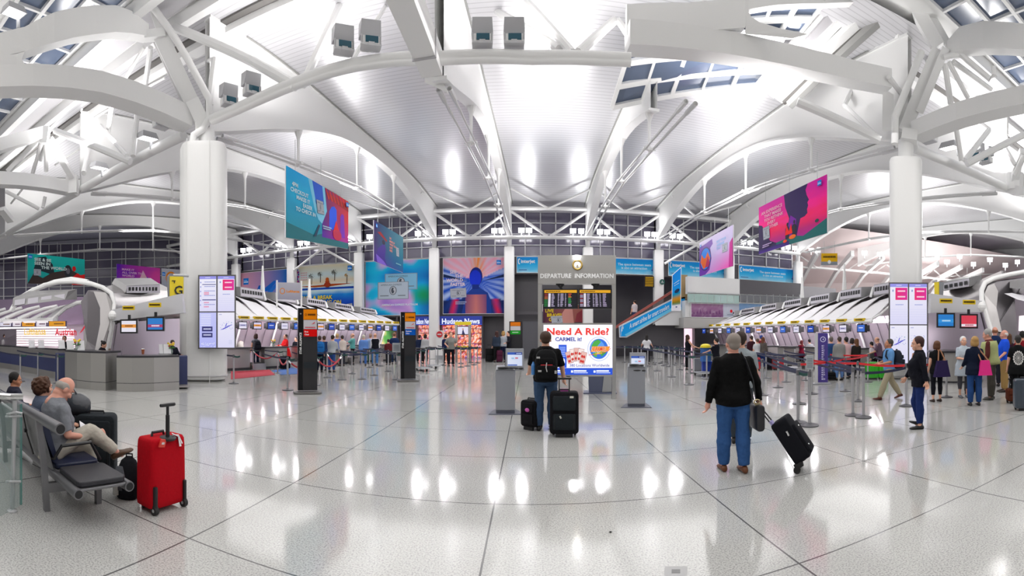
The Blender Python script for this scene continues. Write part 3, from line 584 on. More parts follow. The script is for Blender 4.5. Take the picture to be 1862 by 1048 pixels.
def hang(name, label, L, Rr, art, wires=None, W_=4.4, H_=2.4):     # hanging banner between two upright edges: (px, ytop, ybottom, r)
    tl, bl = P(L[0], L[1], L[3]), P(L[0], L[2], L[3]); tr, br = P(Rr[0], Rr[1], Rr[3]), P(Rr[0], Rr[2], Rr[3])
    mid = (bl + br) / 2; r = thing(name, label, 'banner', mid, 0, 'hanging advertising banners'); q = [v - mid for v in (bl, br, tr, tl)]
    n = (q[1] - q[0]).cross(q[3] - q[0]).normalized(); n = n if n.dot(mid) > 0 else -n
    b = mb(mat('banner_edge', (.75, .74, .76), .5)); b.loft([[v + n * .01 for v in q], [v + n * .05 for v in q]]); b.build('banner_panel', r)
    o = art(W_, H_).build('artwork', r); warp(o, W_, H_, [v - n * .002 for v in q])
    for t in (.12, .5, .88): p = q[3].lerp(q[2], t); mb(lgrey).tube([p, p + Vector((0, 0, 1.1))], .012, 5).build('hanging_wire', r)
    return r
def art_b1(W_, H_):
    a = Art(W_, H_); a.grid(lambda u, v: mix(mix(lin('#0b8f9a'), lin('#27a9dc'), v), lin('#7ec9ea'), max(0, fbm(u * 3, v * 3, 9)) * .9), 24, 14)
    a.poly([(0, 0), (1, 0), (1, .2), (.7, .26), (.4, .12), (0, .22)], '#0c6f78'); a.grid(lambda u, v: mix(mix(lin('#4b1a6a'), lin('#d61f4e'), u), lin('#5b2ad0'), max(0, .5 - v) * .8), 12, 10, .52, .12, 1, 1)
    a.poly([(.30, 1), (.40, .55), (.46, .40), (.52, .35), (.60, .6), (.56, 1)], '#9fd6ee'); a.poly([(.36, 1), (.42, .66), (.48, .55), (.55, .7), (.52, 1)], '#3a63c8')
    a.poly([(.64, .30), (.64, .62), (.68, .72), (.73, .75), (.77, .7), (.78, .30)], '#3f66e8'); a.poly([(.84, .2), (.84, .6), (.87, .68), (.91, .66), (.93, .2)], '#7a2fb4'); a.poly([(.60, .95), (1, .9), (1, .78), (.62, .84)], '#a01a3c')
    for i in range(7): a.line([(.58 + .06 * i, 1), (.63 + .06 * i, .82)], .05, '#e8604a')
    a.poly([(.70, .25), (.76, .50), (.82, .28)], '#e0284e'); a.ell(.78, .22, .08, .10, '#c01f5a'); a.poly([(.38, .10), (.46, .32), (.48, .3), (.42, .1)], '#123b54')
    for i, (t, u) in enumerate((('4PM', .07), ('CHECKOUT', .05), ('MAKES IT', .13), ('EASIER', .22), ('TO CHECK IN', .12))): a.text(t, u, .76 - .085 * i, .06, '#d8eef4', .012)
    card(a, .44, .50, .11, .22, .1); a.scrib(.52, .30, .66, .02, '#cfeaf2', 4); a.scrib(.52, .26, .64, .02, '#cfeaf2', 5); logo(a, .93, .86, .09, W_ / H_); return a
def art_b2(W_, H_):
    a = Art(W_, H_); a.grid(lambda u, v: mix(mix(lin('#2c1550'), lin('#14788a'), u * 1.1), lin('#5a3aa0'), max(0, .5 - v) * .9), 14, 10)
    a.poly([(.02, 0), (.12, .35), (.26, .50), (.34, .55), (.38, .42), (.34, .2), (.42, 0)], '#3d2a7c'); a.poly([(.06, .2), (.30, .1), (.42, 0), (.1, 0)], '#7a63b8'); a.poly([(.1, .75), (.4, .62), (.42, .66), (.2, .8)], '#8a2430'); a.ell(.3, .57, .05, .06, '#1e1030')
    for i in range(5): a.text(('DO', 'MORE OF', 'WHAT YOU', 'LOVE', 'HERE')[i], .50, .74 - .08 * i, .055, '#e6a49a', .012)
    card(a, .74, .38, .1, .24, .05); a.scrib(.72, .16, .9, .03, '#a8d2da', 1); logo(a, .04, .84, .09, W_ / H_); return a
def art_b3(W_, H_):
    def f(u, v):
        s = fbm(u * 3 + v * 2, v * 9, 6); c = ramp([(0, lin('#c02468')), (.35, lin('#f0306e')), (.6, lin('#f75aa0')), (.8, lin('#e0249c')), (1, lin('#d02ca0'))], v + .15 * s); return mix(c, lin('#6a2a9c'), max(0, .42 - v) * 1.8)
    a = Art(W_, H_); a.grid(f, 30, 18)
    a.poly([(.46, .28), (.50, .5), (.44, .75), (.42, 1), (.76, 1), (.73, .90), (.745, .80), (.775, .70), (.755, .66), (.765, .60), (.75, .54), (.755, .47), (.72, .43), (.66, .42), (.63, .25), (.60, .08), (.5, .05)], '#2a1550'); a.poly([(.47, .3), (.52, .55), (.60, .44), (.60, .1), (.52, .06)], '#7a2a9c')
    a.poly([(0, .62), (.06, .58), (.2, .2), (.3, .12), (.3, 0), (0, 0)], '#2c1c48'); a.poly([(.3, 0), (.3, .12), (.55, .15), (.7, .08), (.9, .2), (1, .26), (1, 0)], '#1c6a6a'); a.grid(lambda u, v: mix(lin('#4a2a86'), lin('#2a1c5c'), v), 4, 2, 0, 0, .5, .08)
    for u in (.47, .57): a.poly([(u - .025, .12), (u - .03, .32), (u - .01, .36), (u + .02, .36), (u + .035, .3), (u + .03, .12)], '#140c24'); a.ell(u + .005, .40, .013, .035, '#140c24')
    a.poly([(.44, .2), (.46, .4), (.5, .25), (.53, .4), (.55, .2)], '#f0404a'); a.ell(.55, .13, .05, .04, '#f0884a'); a.ell(.44, .09, .03, .03, '#e86a3a'); a.ell(.88, .27, .025, .03, '#183c3c')
    for i, t in enumerate(('AN EXPERIENCE', 'THAT MAKES', 'YOU RETHINK', 'EVERY', 'OTHER')): a.text(t, (.05, .10, .10, .16, .18)[i], .80 - .085 * i, .062, '#f6c4d8', .012)
    card(a, .09, .26, .11, .26, .05); a.scrib(.08, .14, .24, .02, '#d8c4e8', 3); a.scrib(.08, .10, .2, .02, '#d8c4e8', 4); logo(a, .90, .85, .09, W_ / H_); return a
def art_b4(W_, H_):
    a = Art(W_, H_); a.grid(lambda u, v: mix(mix(lin('#b9b4e0'), lin('#d8cfe8'), v), lin('#e85aa8'), max(0, .62 - v) * 1.5 * u), 14, 10)
    a.poly([(0, 0), (0, .9), (.10, .86), (.42, .92), (.44, .78), (.36, .7), (.4, .4), (.34, .1), (.2, 0)], '#6a3f9c'); a.ell(.20, .45, .19, .34, '#3a2a6c'); a.ell(.20, .45, .165, .30, '#4a86d8'); a.poly([(.04, .40), (.08, .62), (.14, .5), (.20, .46), (.28, .62), (.36, .42), (.3, .22), (.14, .18)], '#d8784a'); a.poly([(.2, .2), (.28, .5), (.35, .3), (.3, .2)], '#a83a5c')
    for i, t in enumerate(('NOT YOUR', 'AVERAGE', 'STAY')): a.text(t, .56, .74 - .09 * i, .065, '#a8c8ec', .008)
    card(a, .72, .42, .14, .22, 0); a.poly([(.9, 0), (.92, .6), (1, .7), (1, 0)], '#b83a8c'); logo(a, .03, .84, .08, W_ / H_); return a
def art_b5(W_, H_):
    a = Art(W_, H_); a.grid(lambda u, v: mix(lin('#1c9a98'), lin('#5fc4bc'), v + .3 * fbm(u * 3, v * 3, 2)), 16, 8); a.poly([(.1, .5), (.16, .9), (.3, .95), (.42, .7), (.46, .3), (.3, .4)], '#1b2c34'); a.poly([(0, 0), (.1, .35), (.25, .2), (.4, .4), (.6, .5), (.75, .55), (1, .3), (1, 0)], '#3c3230'); a.poly([(.76, 0), (.78, .3), (.86, .45), (.92, .38), (1, .42), (1, 0)], '#d8502c'); a.ell(.80, .6, .035, .1, '#c8442c'); a.ell(.69, .5, .07, .22, '#23282e'); a.ell(.69, .5, .035, .11, '#6a6a70')
    for i, t in enumerate(('SEE & BE', 'SEEN IN', 'THE WORLD')): a.text(t, .11 if i < 2 else .22, .78 - .13 * i, .10, '#e6f4f2', .015)
    card(a, .10, .28, .12, .22, 0); logo(a, .01, .84, .12, W_ / H_); return a
def art_b6(W_, H_):
    a = Art(W_, H_); a.grid(lambda u, v: mix(lin('#5a2fa4'), lin('#d86aa8'), u + .3 * fbm(u * 4, v * 4, 3)), 16, 8); a.poly([(.62, 0), (.7, .5), (.78, .1)], '#3a5ac8'); a.poly([(.5, .2), (.6, .8), (.7, .4)], '#e8c0d0')
    for i, t in enumerate(('MAKE IT', 'ALL OVER THE', 'WORLD')): a.text(t, .12, .72 - .15 * i, .10, '#e8c4e4', .012)
    card(a, .12, .1, .14, .22); return a
def art_b7(W_, H_):
    a = Art(W_, H_); a.grid(lambda u, v: mix(lin('#b8bcc8'), lin('#d8d8e0'), v), 2, 2); a.ell(.35, .5, .2, .36, '#e89a2c'); a.ell(.35, .5, .15, .26, '#d8d8e0'); a.poly([(.24, .4), (.3, .62), (.46, .5), (.34, .5)], '#e89a2c'); logo(a, .02, .6, .2, W_ / H_); return a
hang('hanging_banner', 'blue and red hanging banner with arches near the left column', (520, 301, 432, 15.7), (633, 367, 453, 20), art_b1)
hang('hanging_banner', 'small purple and teal hanging banner before the turquoise poster', (680, 400, 475, 25.4), (733, 432, 496, 28.6), art_b2)
hang('hanging_banner', 'pink hanging banner with two silhouettes and a dark face', (1380, 378, 463, 22.4), (1504, 317, 424, 18), art_b3)
hang('hanging_banner', 'pale pink hanging banner with a car mirror view', (1272, 442, 503, 30.5), (1333, 409, 484, 25.4), art_b4)
hang('hanging_banner', 'teal hanging banner with a loudspeaker at the far left', (50, 461, 516, 34), (154, 472, 519, 37), art_b5)
hang('hanging_banner', 'violet and pink hanging banner left of the thick column', (212, 480, 518, 40), (291, 488, 522, 41), art_b6)
hang('hanging_banner', 'pale grey hanging banner with an orange ring logo', (294, 488, 522, 41), (342, 492, 524, 42), art_b7)
r = thing('hanging_sign', 'small yellow and grey hanging sign at the far right hall', 'sign', P(1508, 482, 26), face_cam(P(1508, 482, 26))); a = Art(.92, .66); a.rect(0, .28, 1, 1, '#d9b414'); a.rect(0, 0, 1, .28, '#8f949a'); a.ell(.5, .25, .1, .16, '#e6e6e6'); a.scrib(.12, .62, .9, .16, '#5a4a10', 3)
mb(lgrey).box((0, .03, .33), (.94, .05, .68)).box((-.3, .03, 1.0), (.02, .02, .7)).box((.3, .03, 1.0), (.02, .02, .7)).build('sign_box', r); a.build('sign_face', r, loc=(-.46, 0, 0))

# ------------------------------------------------------------------ departure board in the middle
BD = 12.0; c = P(1049, 611, BD); yaw = face_cam(c); base = thing('departure_board', 'tall steel departure information board with a clock and flight screens', 'information board', (c.x, c.y, 0), yaw)
bw = lambda px: (px - 1049) / FPX * BD; bz = lambda py: CAMH + (HY - py) / FPX * BD
for px in (982, 1116): mb(steel).box((bw(px), 0, bz(466) / 2), (.10, .22, bz(466))).build('side_post', base)
hd = mb(steel).box((0, 0, (bz(466) + bz(517)) / 2), (bw(1119) - bw(979), .3, bz(466) - bz(517))).build('header_panel', base)
mb(mat('sign_letters', (.90, .90, .90), .5)).text('DEPARTURE  INFORMATION', .16, (0, -.165, bz(507)), bold=.004, align='c', maxw=1.9).build('lettering', hd)
ck = mb(mat('brass', (.45, .30, .08), .3, .9)); ck.tube([(.115 * cos(2 * pi * i / 24), -.19, .115 * sin(2 * pi * i / 24)) for i in range(25)], .022, 8); ck.use(mat('clock_white', (.75, .74, .70), .4)).lathe([(.001, 0), (.115, 0), (.115, .04)], 24)
vs_ = ck.v[-72:]; 
for i in range(len(ck.v) - 72, len(ck.v)): p = ck.v[i]; ck.v[i] = Vector((p.x, -.19 + .02 - p.z, p.y)) if False else Vector((p.x, -.175 - p.z * .3, p.y))
ck.use('brass')
for an, L in ((-1.95, .06), (-1.35, .085)): ck.bar((0, -.2, 0), (L * cos(an), -.2, L * sin(an)), .012, .006, (0, 1, 0))
for k in range(12): an = k * pi / 6; ck.box((.098 * cos(an), -.198, .098 * sin(an)), (.012, .004, .012))
ck.build('clock', base, loc=(bw(1050), 0, bz(484)))
sl = mb(mat('lamp_small', (1, .95, .85), .5, emit=10)).box((bw(1049), -.22, bz(470)), (.10, .05, .03)).build('clock_lamp', base)
l = bpy.data.lights.new('clock_spot', 'POINT'); l.energy = 6; l.shadow_soft_size = .05; lo = bpy.data.objects.new('clock_spot', l); lo.parent = base; lo.location = (0, -.35, bz(466)); col.objects.link(lo)
def flight_screen(name, px0, px1, py0, py1, seed, parent):
    W_, H_ = bw(px1) - bw(px0), bz(py0) - bz(py1); o = mb(black).box((0, .04, H_ / 2), (W_, .10, H_)).build(name, parent, loc=((bw(px0) + bw(px1)) / 2, -.05, bz(py1)))
    a = Art(W_ - .06, H_ - .06, 'screen'); a.rect(0, 0, 1, 1, '#0c0c14'); a.rect(0, .84, 1, 1, '#e6a81c'); a.scrib(.05, .89, .5, .06, '#6a4a08', seed); rnd = random.Random(seed)
    for i in range(9):
        v = .74 - .088 * i
        a.scrib(.01, v, .11, .05, ('#a8342c', '#c86a2c', '#1f8a3c')[min(2, i // 2)] if seed == 1 else ('#b04048', '#c8b8d8', '#c8b8d8')[i % 3], seed + i); a.rect(.13, v - .02, .20, v + .062, '#f0e8f4')
        for u0, u1 in ((.23, .33), (.42, .47), (.50, .60), (.64, .68)): a.rect(u0, v, u0 + (u1 - u0) * (.6 + .4 * rnd.random()), v + .045, '#b9aecb')
        a.rect(.74, v, .74 + .12 * (.6 + .4 * rnd.random()), v + .05, ('#c8502c', '#c8502c', '#d08a2c', '#2f9a4a', '#2f9a4a', '#2f9a4a', '#2f9a4a', '#b9aecb', '#b9aecb')[i] if seed == 1 else '#a89ab8')
        a.rect(.02, v - .025, .98, v - .018, '#3a3550')
    a.build('screen', o, loc=(-W_ / 2 + .03, -.012, .03)); return o
flight_screen('flight_screen', 988, 1051, 526, 562, 1, base); flight_screen('flight_screen', 1052, 1112, 526, 562, 2, base)
for px in (1018, 1082):
    b = mb(blackm); b.bar((bw(px) - .08, -.02, bz(516)), (bw(px) + .06, -.02, bz(527)), .05, .05); b.bar((bw(px) + .1, -.02, bz(517)), (bw(px), -.02, bz(525)), .03, .05); b.box((bw(px), -.02, bz(518)), (.2, .06, .03)); b.build('screen_bracket', base)
W_, H_ = bw(1117) - bw(985), bz(588) - bz(684); lb = mb(steel); lb.box((0, .06, H_ / 2), (W_, .2, H_)); lb = lb.build('light_box', base, loc=((bw(985) + bw(1117)) / 2, -.14, bz(684)))
mb(black).box((0, -.03, H_ + .01), (.18, .1, .02)).box((-.25, -.03, -.0), (.1, .08, .02)).build('latch', lb)
a = Art(W_ - .12, H_ - .09, 'lightbox'); a.rect(0, 0, 1, 1, '#f4f2fa'); a.rect(0, 0, 1, .135, '#1f4fd0'); a.text('Need A Ride?', .05, .80, .135, '#e8352c', .012, sx=1.2, maxw=.90); a.text('CARMEL it!', .17, .675, .075, '#3a4aa0', .004, sx=1.05)
a.rect(.22, .14, .335, .60, '#2456d8')
for i in range(6): a.scrib(.235, .54 - .035 * i, .32, .018, '#a9c2ff', i)
a.ell(.28, .27, .035, .07, '#e8efff')
for i, (u, v, t) in enumerate(((.36, .22, .5), (.40, .26, .25), (.44, .28, 0), (.48, .28, -.25), (.51, .24, -.45))):
    q = lambda x, y: (u + .09 * (x * cos(t) - y * 1.8 * sin(t) * .6), v + .26 * (y * cos(t) + x * .25 * sin(t))); a.poly([q(0, 0), q(1, 0), q(1, 1), q(0, 1)], '#b08a86'); a.poly([q(.06, .03), q(.94, .03), q(.94, .97), q(.06, .97)], ('#e0b4ac', '#ecdcd8')[i % 2])
    for k in range(4): x, y = q(.3 + .35 * (k % 2), .2 + .4 * (k // 2)); a.ell(x, y, .016, .03, '#c8302c', 8)
cu, cv = .80, .52; a.ring(cu, cv, .16, .235, .012, '#9fb4dc', a0=.3, a1=5.9); a.ell(cu, cv, .132, .20, '#2f6fd8', 28); a.ell(cu - .02, cv + .03, .10, .14, '#5a9ae8', 20)
a.poly([(cu - .11, cv + .06), (cu - .07, cv + .15), (cu - .01, cv + .19), (cu + .03, cv + .14), (cu - .02, cv + .06), (cu - .05, cv - .02)], '#4aa848'); a.poly([(cu + .04, cv - .02), (cu + .11, cv + .04), (cu + .10, cv - .08), (cu + .04, cv - .15), (cu, cv - .08)], '#3f9a50'); a.poly([(cu - .09, cv - .09), (cu - .03, cv - .06), (cu - .03, cv - .16), (cu - .07, cv - .15)], '#56b050')
a.poly([(cu - .12, cv - .06), (cu - .10, cv + .05), (cu + .16, cv + .05), (cu + .13, cv - .05)], '#f0932c'); a.text('CARMEL', cu - .105, cv - .045, .085, '#fff2c8', .010, maxw=.22); a.text('CARMEL', cu - .10, cv - .04, .078, '#d8341c', .002, maxw=.21); a.line([(cu - .15, cv - .12), (cu, cv - .10), (cu + .13, cv - .04), (cu + .165, cv + .01)], .014, '#e8452c'); a.text('LIMO', cu - .05, cv - .10, .04, '#f2c81c', .006)
a.text('380 Locations Worldwide', .38, .17, .055, '#4a56a4', .001, sx=1.2, maxw=.57)
for u0 in (.10, .42, .74): a.rect(u0 - .02, .055, u0 + .01, .10, '#e8f0ff'); a.scrib(u0 + .02, .075, u0 + .2, .03, '#f0f4ff', 2, .95); a.scrib(u0 + .02, .045, u0 + .22, .018, '#c4d4ff', 5, .9)
a.build('poster_panel', lb, loc=(-W_ / 2 + .06, -.04, .045))
l = bpy.data.lights.new('lightbox_light', 'AREA'); l.size = .1; l.energy = 0.1; bpy.data.lights.remove(l)
pod = thing('kiosk_base', 'blue grey angled kiosk pedestal behind the light box', 'kiosk', G(1091, 714), face_cam(G(1091, 714))); mb(mat('kiosk_blue', (.13, .15, .24), .4)).loft([[(-.32, -.25, 0), (.36, -.25, 0), (.36, .25, 0), (-.32, .25, 0)], [(-.34, -.22, .62), (.05, -.22, .72), (.05, .22, .72), (-.34, .22, .62)]]).build('pedestal', pod); mb(lgrey).loft([[(.06, -.27, .04), (.40, -.27, .06), (.40, .2, .06), (.06, .2, .04)], [(.14, -.24, .74), (.42, -.24, .78), (.42, .2, .78), (.14, .2, .74)]]).build('side_cover', pod); mb('kiosk_blue').box((0, 0, .015), (.95, .7, .03)).build('foot_plate', pod)

# ------------------------------------------------------------------ self service kiosks
def kiosk(label, px, py, hx, hy, hs):
    p = G(px, py); r = thing('self_service_kiosk', label, 'kiosk', p, face_cam(p), 'self service kiosks'); s = FPX / p.length
    body = mat('kiosk_grey', (.27, .28, .31), .35, .2); dark = mat('kiosk_dark', (.075, .08, .11), .5)
    mb(body).rbox((0, .05, .51), (.41, .36, .86), .03).build('body', r); mb(dark).box((0, .05, .045), (.39, .34, .09)).build('plinth', r)
    mb(dark).loft([[(-.36, -.2, 0), (.36, -.2, 0), (.30, .3, 0), (-.30, .3, 0)], [(-.34, -.19, .02), (.34, -.19, .02), (.22, .28, .05), (-.22, .28, .05)]]).build('foot_plate', r)
    tp = mb(body); tp.loft([[(-.20, -.16, .94), (.20, -.16, .94), (.20, .2, .94), (-.20, .2, .94)], [(-.19, -.08, 1.01), (.19, -.08, 1.01), (.19, .18, 1.01), (-.19, .18, 1.01)]]); tp = tp.build('reader_shelf', r); b = mb(black); b.ell((-.05, -.14, .985), (.12, .06, .022), 14, 6); b.ell((.12, -.13, .975), (.06, .04, .018), 12, 6); b.build('card_slot', tp)
    dx = (hx - px) / s; z0 = CAMH + (HY - hy) / s - .02; z1 = z0 + hs
    hd = mb(body); hd.loft([[(dx - .20, -.12, z0), (dx + .20, -.12, z0), (dx + .20, .12, z0), (dx - .20, .12, z0)], [(dx - .19, -.02, z1), (dx + .19, -.02, z1), (dx + .19, .12, z1), (dx - .19, .12, z1)]])
    hd.use(dark).loft([[(dx - .21, -.05, z0), (dx - .20, -.05, z0), (dx - .20, .13, z0), (dx - .21, .13, z0)], [(dx - .20, .02, z1), (dx - .19, .02, z1), (dx - .19, .13, z1), (dx - .20, .13, z1)]]); hd.use(body).box((dx * .5, .12, (z0 + .95) / 2 + .02), (.3, .06, max(.06, z0 - .9))); hd = hd.build('head', r)
    a = Art(.31, .29, 'screen'); a.grid(lambda u, v: mix(lin('#dfe6f8'), lin('#cdd8f4'), u), 2, 2); a.rect(0, .82, 1, 1, '#2a55b4'); a.rect(.5, .82, 1, 1, '#1c3a90'); a.rect(.02, .02, .66, .10, '#2a55b4'); a.rect(.27, .52, .46, .60, '#7db4dc'); a.rect(.52, .53, .72, .61, '#c8304c'); a.scrib(.6, .88, .95, .05, '#cfe0ff', 3); a.scrib(.3, .44, .7, .02, '#a8b4d4', 1)
    so = a.build('screen', hd); zc = z0 + .10; t = atan2(.10, hs); so.location = (dx - .155, -.122 + .10 * (.10 / hs) - .004, zc); so.rotation_euler = (-t, 0, 0)
    b = mb(black); b.ell((dx - .02, -.118, z0 + .055), (.10, .03, .018), 12, 6); b.ell((dx + .13, -.12, z0 + .05), (.05, .03, .02), 10, 6); b.build('card_slot', hd); return r
kiosk('grey self-service kiosk with its screen set to the right, left of the backpacker', 919, 752, 936, 672, .46)
kiosk('grey self-service kiosk beside the right post of the departure board', 1157, 740, 1160, 676, .46)

# ------------------------------------------------------------------ black airline pylons
def pylon(label, px, py, wpx, ytop, cols, words):
    p = G(px, py); s = FPX / p.length; w_ = wpx / s; h = CAMH + (HY - ytop) / s; r = thing('sign_pylon', label, 'sign', p, face_cam(p, 6), 'airline queue pylons')
    mb(mat('pylon_base', (.16, .155, .15), .4, .5)).rbox((0, .02, .03), (w_ * 1.45, w_ * .95, .06), .1, 2).build('base_plate', r); mb(mat('pylon_black', (.018, .018, .021), .22)).box((0, .05, h / 2 + .05), (w_, .26, h - .1)).build('column_body', r)
    a = Art(w_, h - .1, 'print_gloss'); sx = .28; a.rect(0, 0, .24, 1, '#101013'); a.rect(sx, .86, .97, .985, '#e0961c'); a.scrib(.5, .91, .9, .022, '#6a4408', 2, .95); a.ring(.40, .92, .04, .012, .012, '#6a4408'); a.rect(sx, .745, .97, .855, '#cfcdd2'); a.scrib(.36, .76, .9, .012, '#c0505c', 3); a.poly([(.66, .80), (.88, .835), (.84, .815)], '#c8303c'); a.rect(sx, .655, .97, .742, cols); a.text(words[0], sx + .05, .705, .018, '#f2ecec', .003); a.text(words[1], sx + .05, .672, .018, '#f2ecec', .003); a.rect(.3, .27, .96, .345, '#262a2e')
    o = a.build('front_print', r); o.location = (-w_ / 2, -.08, .1)
    mb(mat('white_print', (.7, .7, .7), .5)).text('STAR ALLIANCE', .085, (0, 0, 0), (pi / 2, -pi / 2, 0), .003, 'l').build('lettering', r, loc=(-w_ / 2 + .10, -.086, h - .95 - .35)); st = mb('white_print'); n = 5
    for k in range(5): an = pi / 2 + 2 * pi * k / 5; st.raw([(.028 * cos(an), 0, .028 * sin(an)), (.009 * cos(an - .6), 0, .009 * sin(an - .6)), (.009 * cos(an + .6), 0, .009 * sin(an + .6))], [(0, 1, 2)])
    st.build('star_mark', r, loc=(-w_ / 2 + .075, -.088, h - .16)); return r
pylon('black queue pylon with a red First Class panel', 559, 716, 35, 561, '#c8222c', ('First', 'Class')); pylon('black queue pylon with a blue Business Class panel', 742, 694, 27, 568, '#1c5aa8', ('Business', 'Class'))
# ------------------------------------------------------------------ screens on the columns, yellow gate signs
def screen_bank(label, px0, px1, py0, py1, r0, kind):
    cx_ = (px0 + px1) / 2; p = P(cx_, HY, r0); s = FPX / r0; w_, h = (px1 - px0) / s, (py1 - py0) / s; z0 = CAMH + (HY - py1) / s
    r = thing('display_panel', label, 'information display', (p.x, p.y, z0), face_cam(p, 4 if kind else -3)); mb(mat('display_frame', (.13, .125, .125), .4, .4)).box((0, .08, h / 2), (w_, .16, h)).build('frame', r)
    b = mb('display_frame'); b.box((0, .3, h / 2), (.5, .35, h * .8)); b.build('mount', r)
    for i in range(2):
        for j in range(2):
            W2, H2 = w_ / 2 - .075, h / 2 - .07; a = Art(W2, H2, 'screen'); a.grid(lambda u, v: mix(lin('#d6d4fa'), lin('#f4f2fe'), .3 + .7 * v * (1 if j else .9)), 3, 4)
            if j == 1:
                a.grid(lambda u, v: lin('#9a98ec'), 1, 1, 0, .92, 1, 1); a.scrib(.35, .95, .65, .02, '#dfe0ff', 1)
                if i == 1 or kind:
                    a.grid(lambda u, v: mix(lin('#ec2a74'), lin('#e02a9a'), u), 3, 1, .30, .60, .97, .90); a.scrib(.42, .80, .85, .035, '#ffd4e4', 2, .97); a.scrib(.42, .66, .85, .035, '#ffd4e4', 3, .97); a.scrib(.12, .80, .2, .05, '#6a86c8', 2); a.scrib(.3, .47, .75, .02, '#8f9ad8', 7)
                    for k in range(6): a.rect(0, .06 + .06 * k, 1, .065 + .06 * k, '#d0d2f6')
                else:
                    for k in range(6): a.scrib(.05, .80 - .13 * k, .12, .04, '#8a92dc', k); a.scrib(.3, .82 - .13 * k, .95, .025, '#9aa0d8', k + 4); 
                    a.rect(.2, .735, 1, .755, '#4a4a8c'); a.rect(.2, .30, 1, .325, '#4a4a8c')
                    for v in (.46, .5, .22, .10): a.scrib(.3, v, .6, .03, '#e87aa0', int(v * 99))
            elif i == 0 and not kind:
                a.grid(lambda u, v: mix(lin('#b4b8fa'), lin('#c8cafc'), v), 1, 2); a.rect(.15, .46, .78, .60, '#3a3a78'); a.rect(.15, .29, .78, .42, '#3a3a78'); a.scrib(.24, .51, .7, .04, '#cfd2f4', 1); a.scrib(.24, .34, .7, .04, '#cfd2f4', 2)
                for k in range(7): a.scrib(.08, .92 - .05 * k, .7, .02, '#eef0ff', k)
                for k in range(30): rr = random.Random(k); a.rect(rr.random() * .9, .02 + .13 * rr.random(), rr.random() * .05 + .03 + rr.random() * .85, .03 + .13 * rr.random(), '#eef0ff') if False else a.ell(.05 + .9 * rr.random(), .02 + .12 * rr.random(), .02, .012, '#eef0ff', 6)
            else:
                rr = random.Random(3 + i + kind)
                if i == (0 if kind else 1): a.poly([(.14, .50), (.3, .54), (.62, .62), (.86, .66), (.86, .645), (.62, .585), (.36, .52)], '#5a56d0'); a.poly([(.42, .58), (.52, .70), (.56, .69), (.5, .6)], '#6a66d8')
                for k in range(26): u = .1 + .75 * rr.random(); v = .5 + .25 * rr.random(); a.rect(u, v, u + .05 * rr.random() + .02, v + .012, ('#8a86dc', '#a8b4e8', '#7ab0c8')[k % 3])
                a.scrib(.08, .93, .25, .02, '#9aa0d8', 2)
                for k in range(5): a.rect(.66, .10 + .025 * k, .86, .115 + .025 * k, '#d2d4f2')
            o = a.build('screen', r); o.location = (-w_ / 2 + .05 + i * (W2 + .05), -.006, .05 + j * (H2 + .04))
    return r
screen_bank('bank of four glowing screens on the thick left column', 360, 429, 500, 635, 16.0, 0)
screen_bank('bank of four glowing screens on the right column', 1616, 1688, 514, 668, 16.9, 1)
def gate_sign(label, px, py0, py1, r0, w_, yaw, letter, arm_px):
    s = FPX / r0; h = (py1 - py0) / s; p = P(px, py1, r0); r = thing('gate_sign', label, 'sign', p, face_cam(p, yaw)); b = mb(mat('sign_yellow_lit', (.80, .62, .02), .4)); b.loft([[(-w_ / 2, -.10, 0), (w_ / 2, -.10, .0), (w_ / 2, -.06, 0), (-w_ / 2, -.06, 0)], [(-w_ / 2, -.12, h), (w_ / 2, -.12, h), (w_ / 2, -.06, h), (-w_ / 2, -.06, h)]]); b.build('sign_face', r)
    mb(grey).loft([[(-w_ / 2 - .02, -.06, -.01), (w_ / 2 + .02, -.06, -.01), (w_ / 2 + .02, .14, -.01), (-w_ / 2 - .02, .14, -.01)], [(-w_ / 2 - .05, -.06, h + .02), (w_ / 2 + .02, -.06, h + .02), (w_ / 2 + .02, .2, h + .02), (-w_ / 2 - .05, .2, h + .02)]]).build('sign_housing', r)
    if letter: mb(black).text(letter, .42, (w_ * .12, -.128, h * .18), bold=.008, align='c').box((-w_ * .22, -.125, h * .8), (.12, .01, .03)).box((-w_ * .17, -.125, h * .76), (.03, .01, .09)).build('lettering', r)
    mb(lgrey).tube([(-.1, .02, h + .06), (arm_px / s, .05, h + .06)], .05, 10).build('bracket_arm', r); return r
gate_sign('yellow hanging sign with a large letter G beside the left column', 320, 504, 544, 15.2, .46, 12, 'G', 24)
gate_sign('narrow yellow sign turned edge-on beside the right column', 1706, 514, 540, 16.5, .18, -40, '', -14)

# ------------------------------------------------------------------ escalator, upper floor, shops at the window wall
r = thing('escalator', 'escalator with sky blue side panel climbing to the upper floor', 'escalator', W(1180, 640, 30)); o0 = r.location.copy(); o0.z = 0; r.location = o0; q = lambda px, py, d=0.0: W(px, py, 30 + d) - o0
pts = [(1125, 593), (1221, 544), (1246, 540), (1246, 566), (1221, 568), (1140, 614), (1126, 614)]
mb(mat('white_panel', (.55, .55, .58), .4)).loft([[q(x, y) for x, y in pts], [q(x, y, 1.3) for x, y in pts]]).build('side_panel', r)
a = Art(1, 1); a.b.raw([q(x, y, -.03) for x, y in [(1127, 595), (1221, 547), (1245, 543), (1245, 563), (1221, 566), (1139, 612), (1128, 612)]], [(0, 1, 2, 3, 4, 5, 6)], [lin('#2b9ad6')] * 7); a.b.raw([q(x, y, -.04) for x, y in [(1139, 612), (1221, 566), (1245, 563), (1245, 558), (1221, 560), (1136, 609)]], [(0, 1, 2, 3, 4, 5)], [lin('#8fcbe8')] * 6)
v_, f_ = font_mesh('A smart airline for smart travelers', .5, .01); L_ = max(p[0] for p in v_)
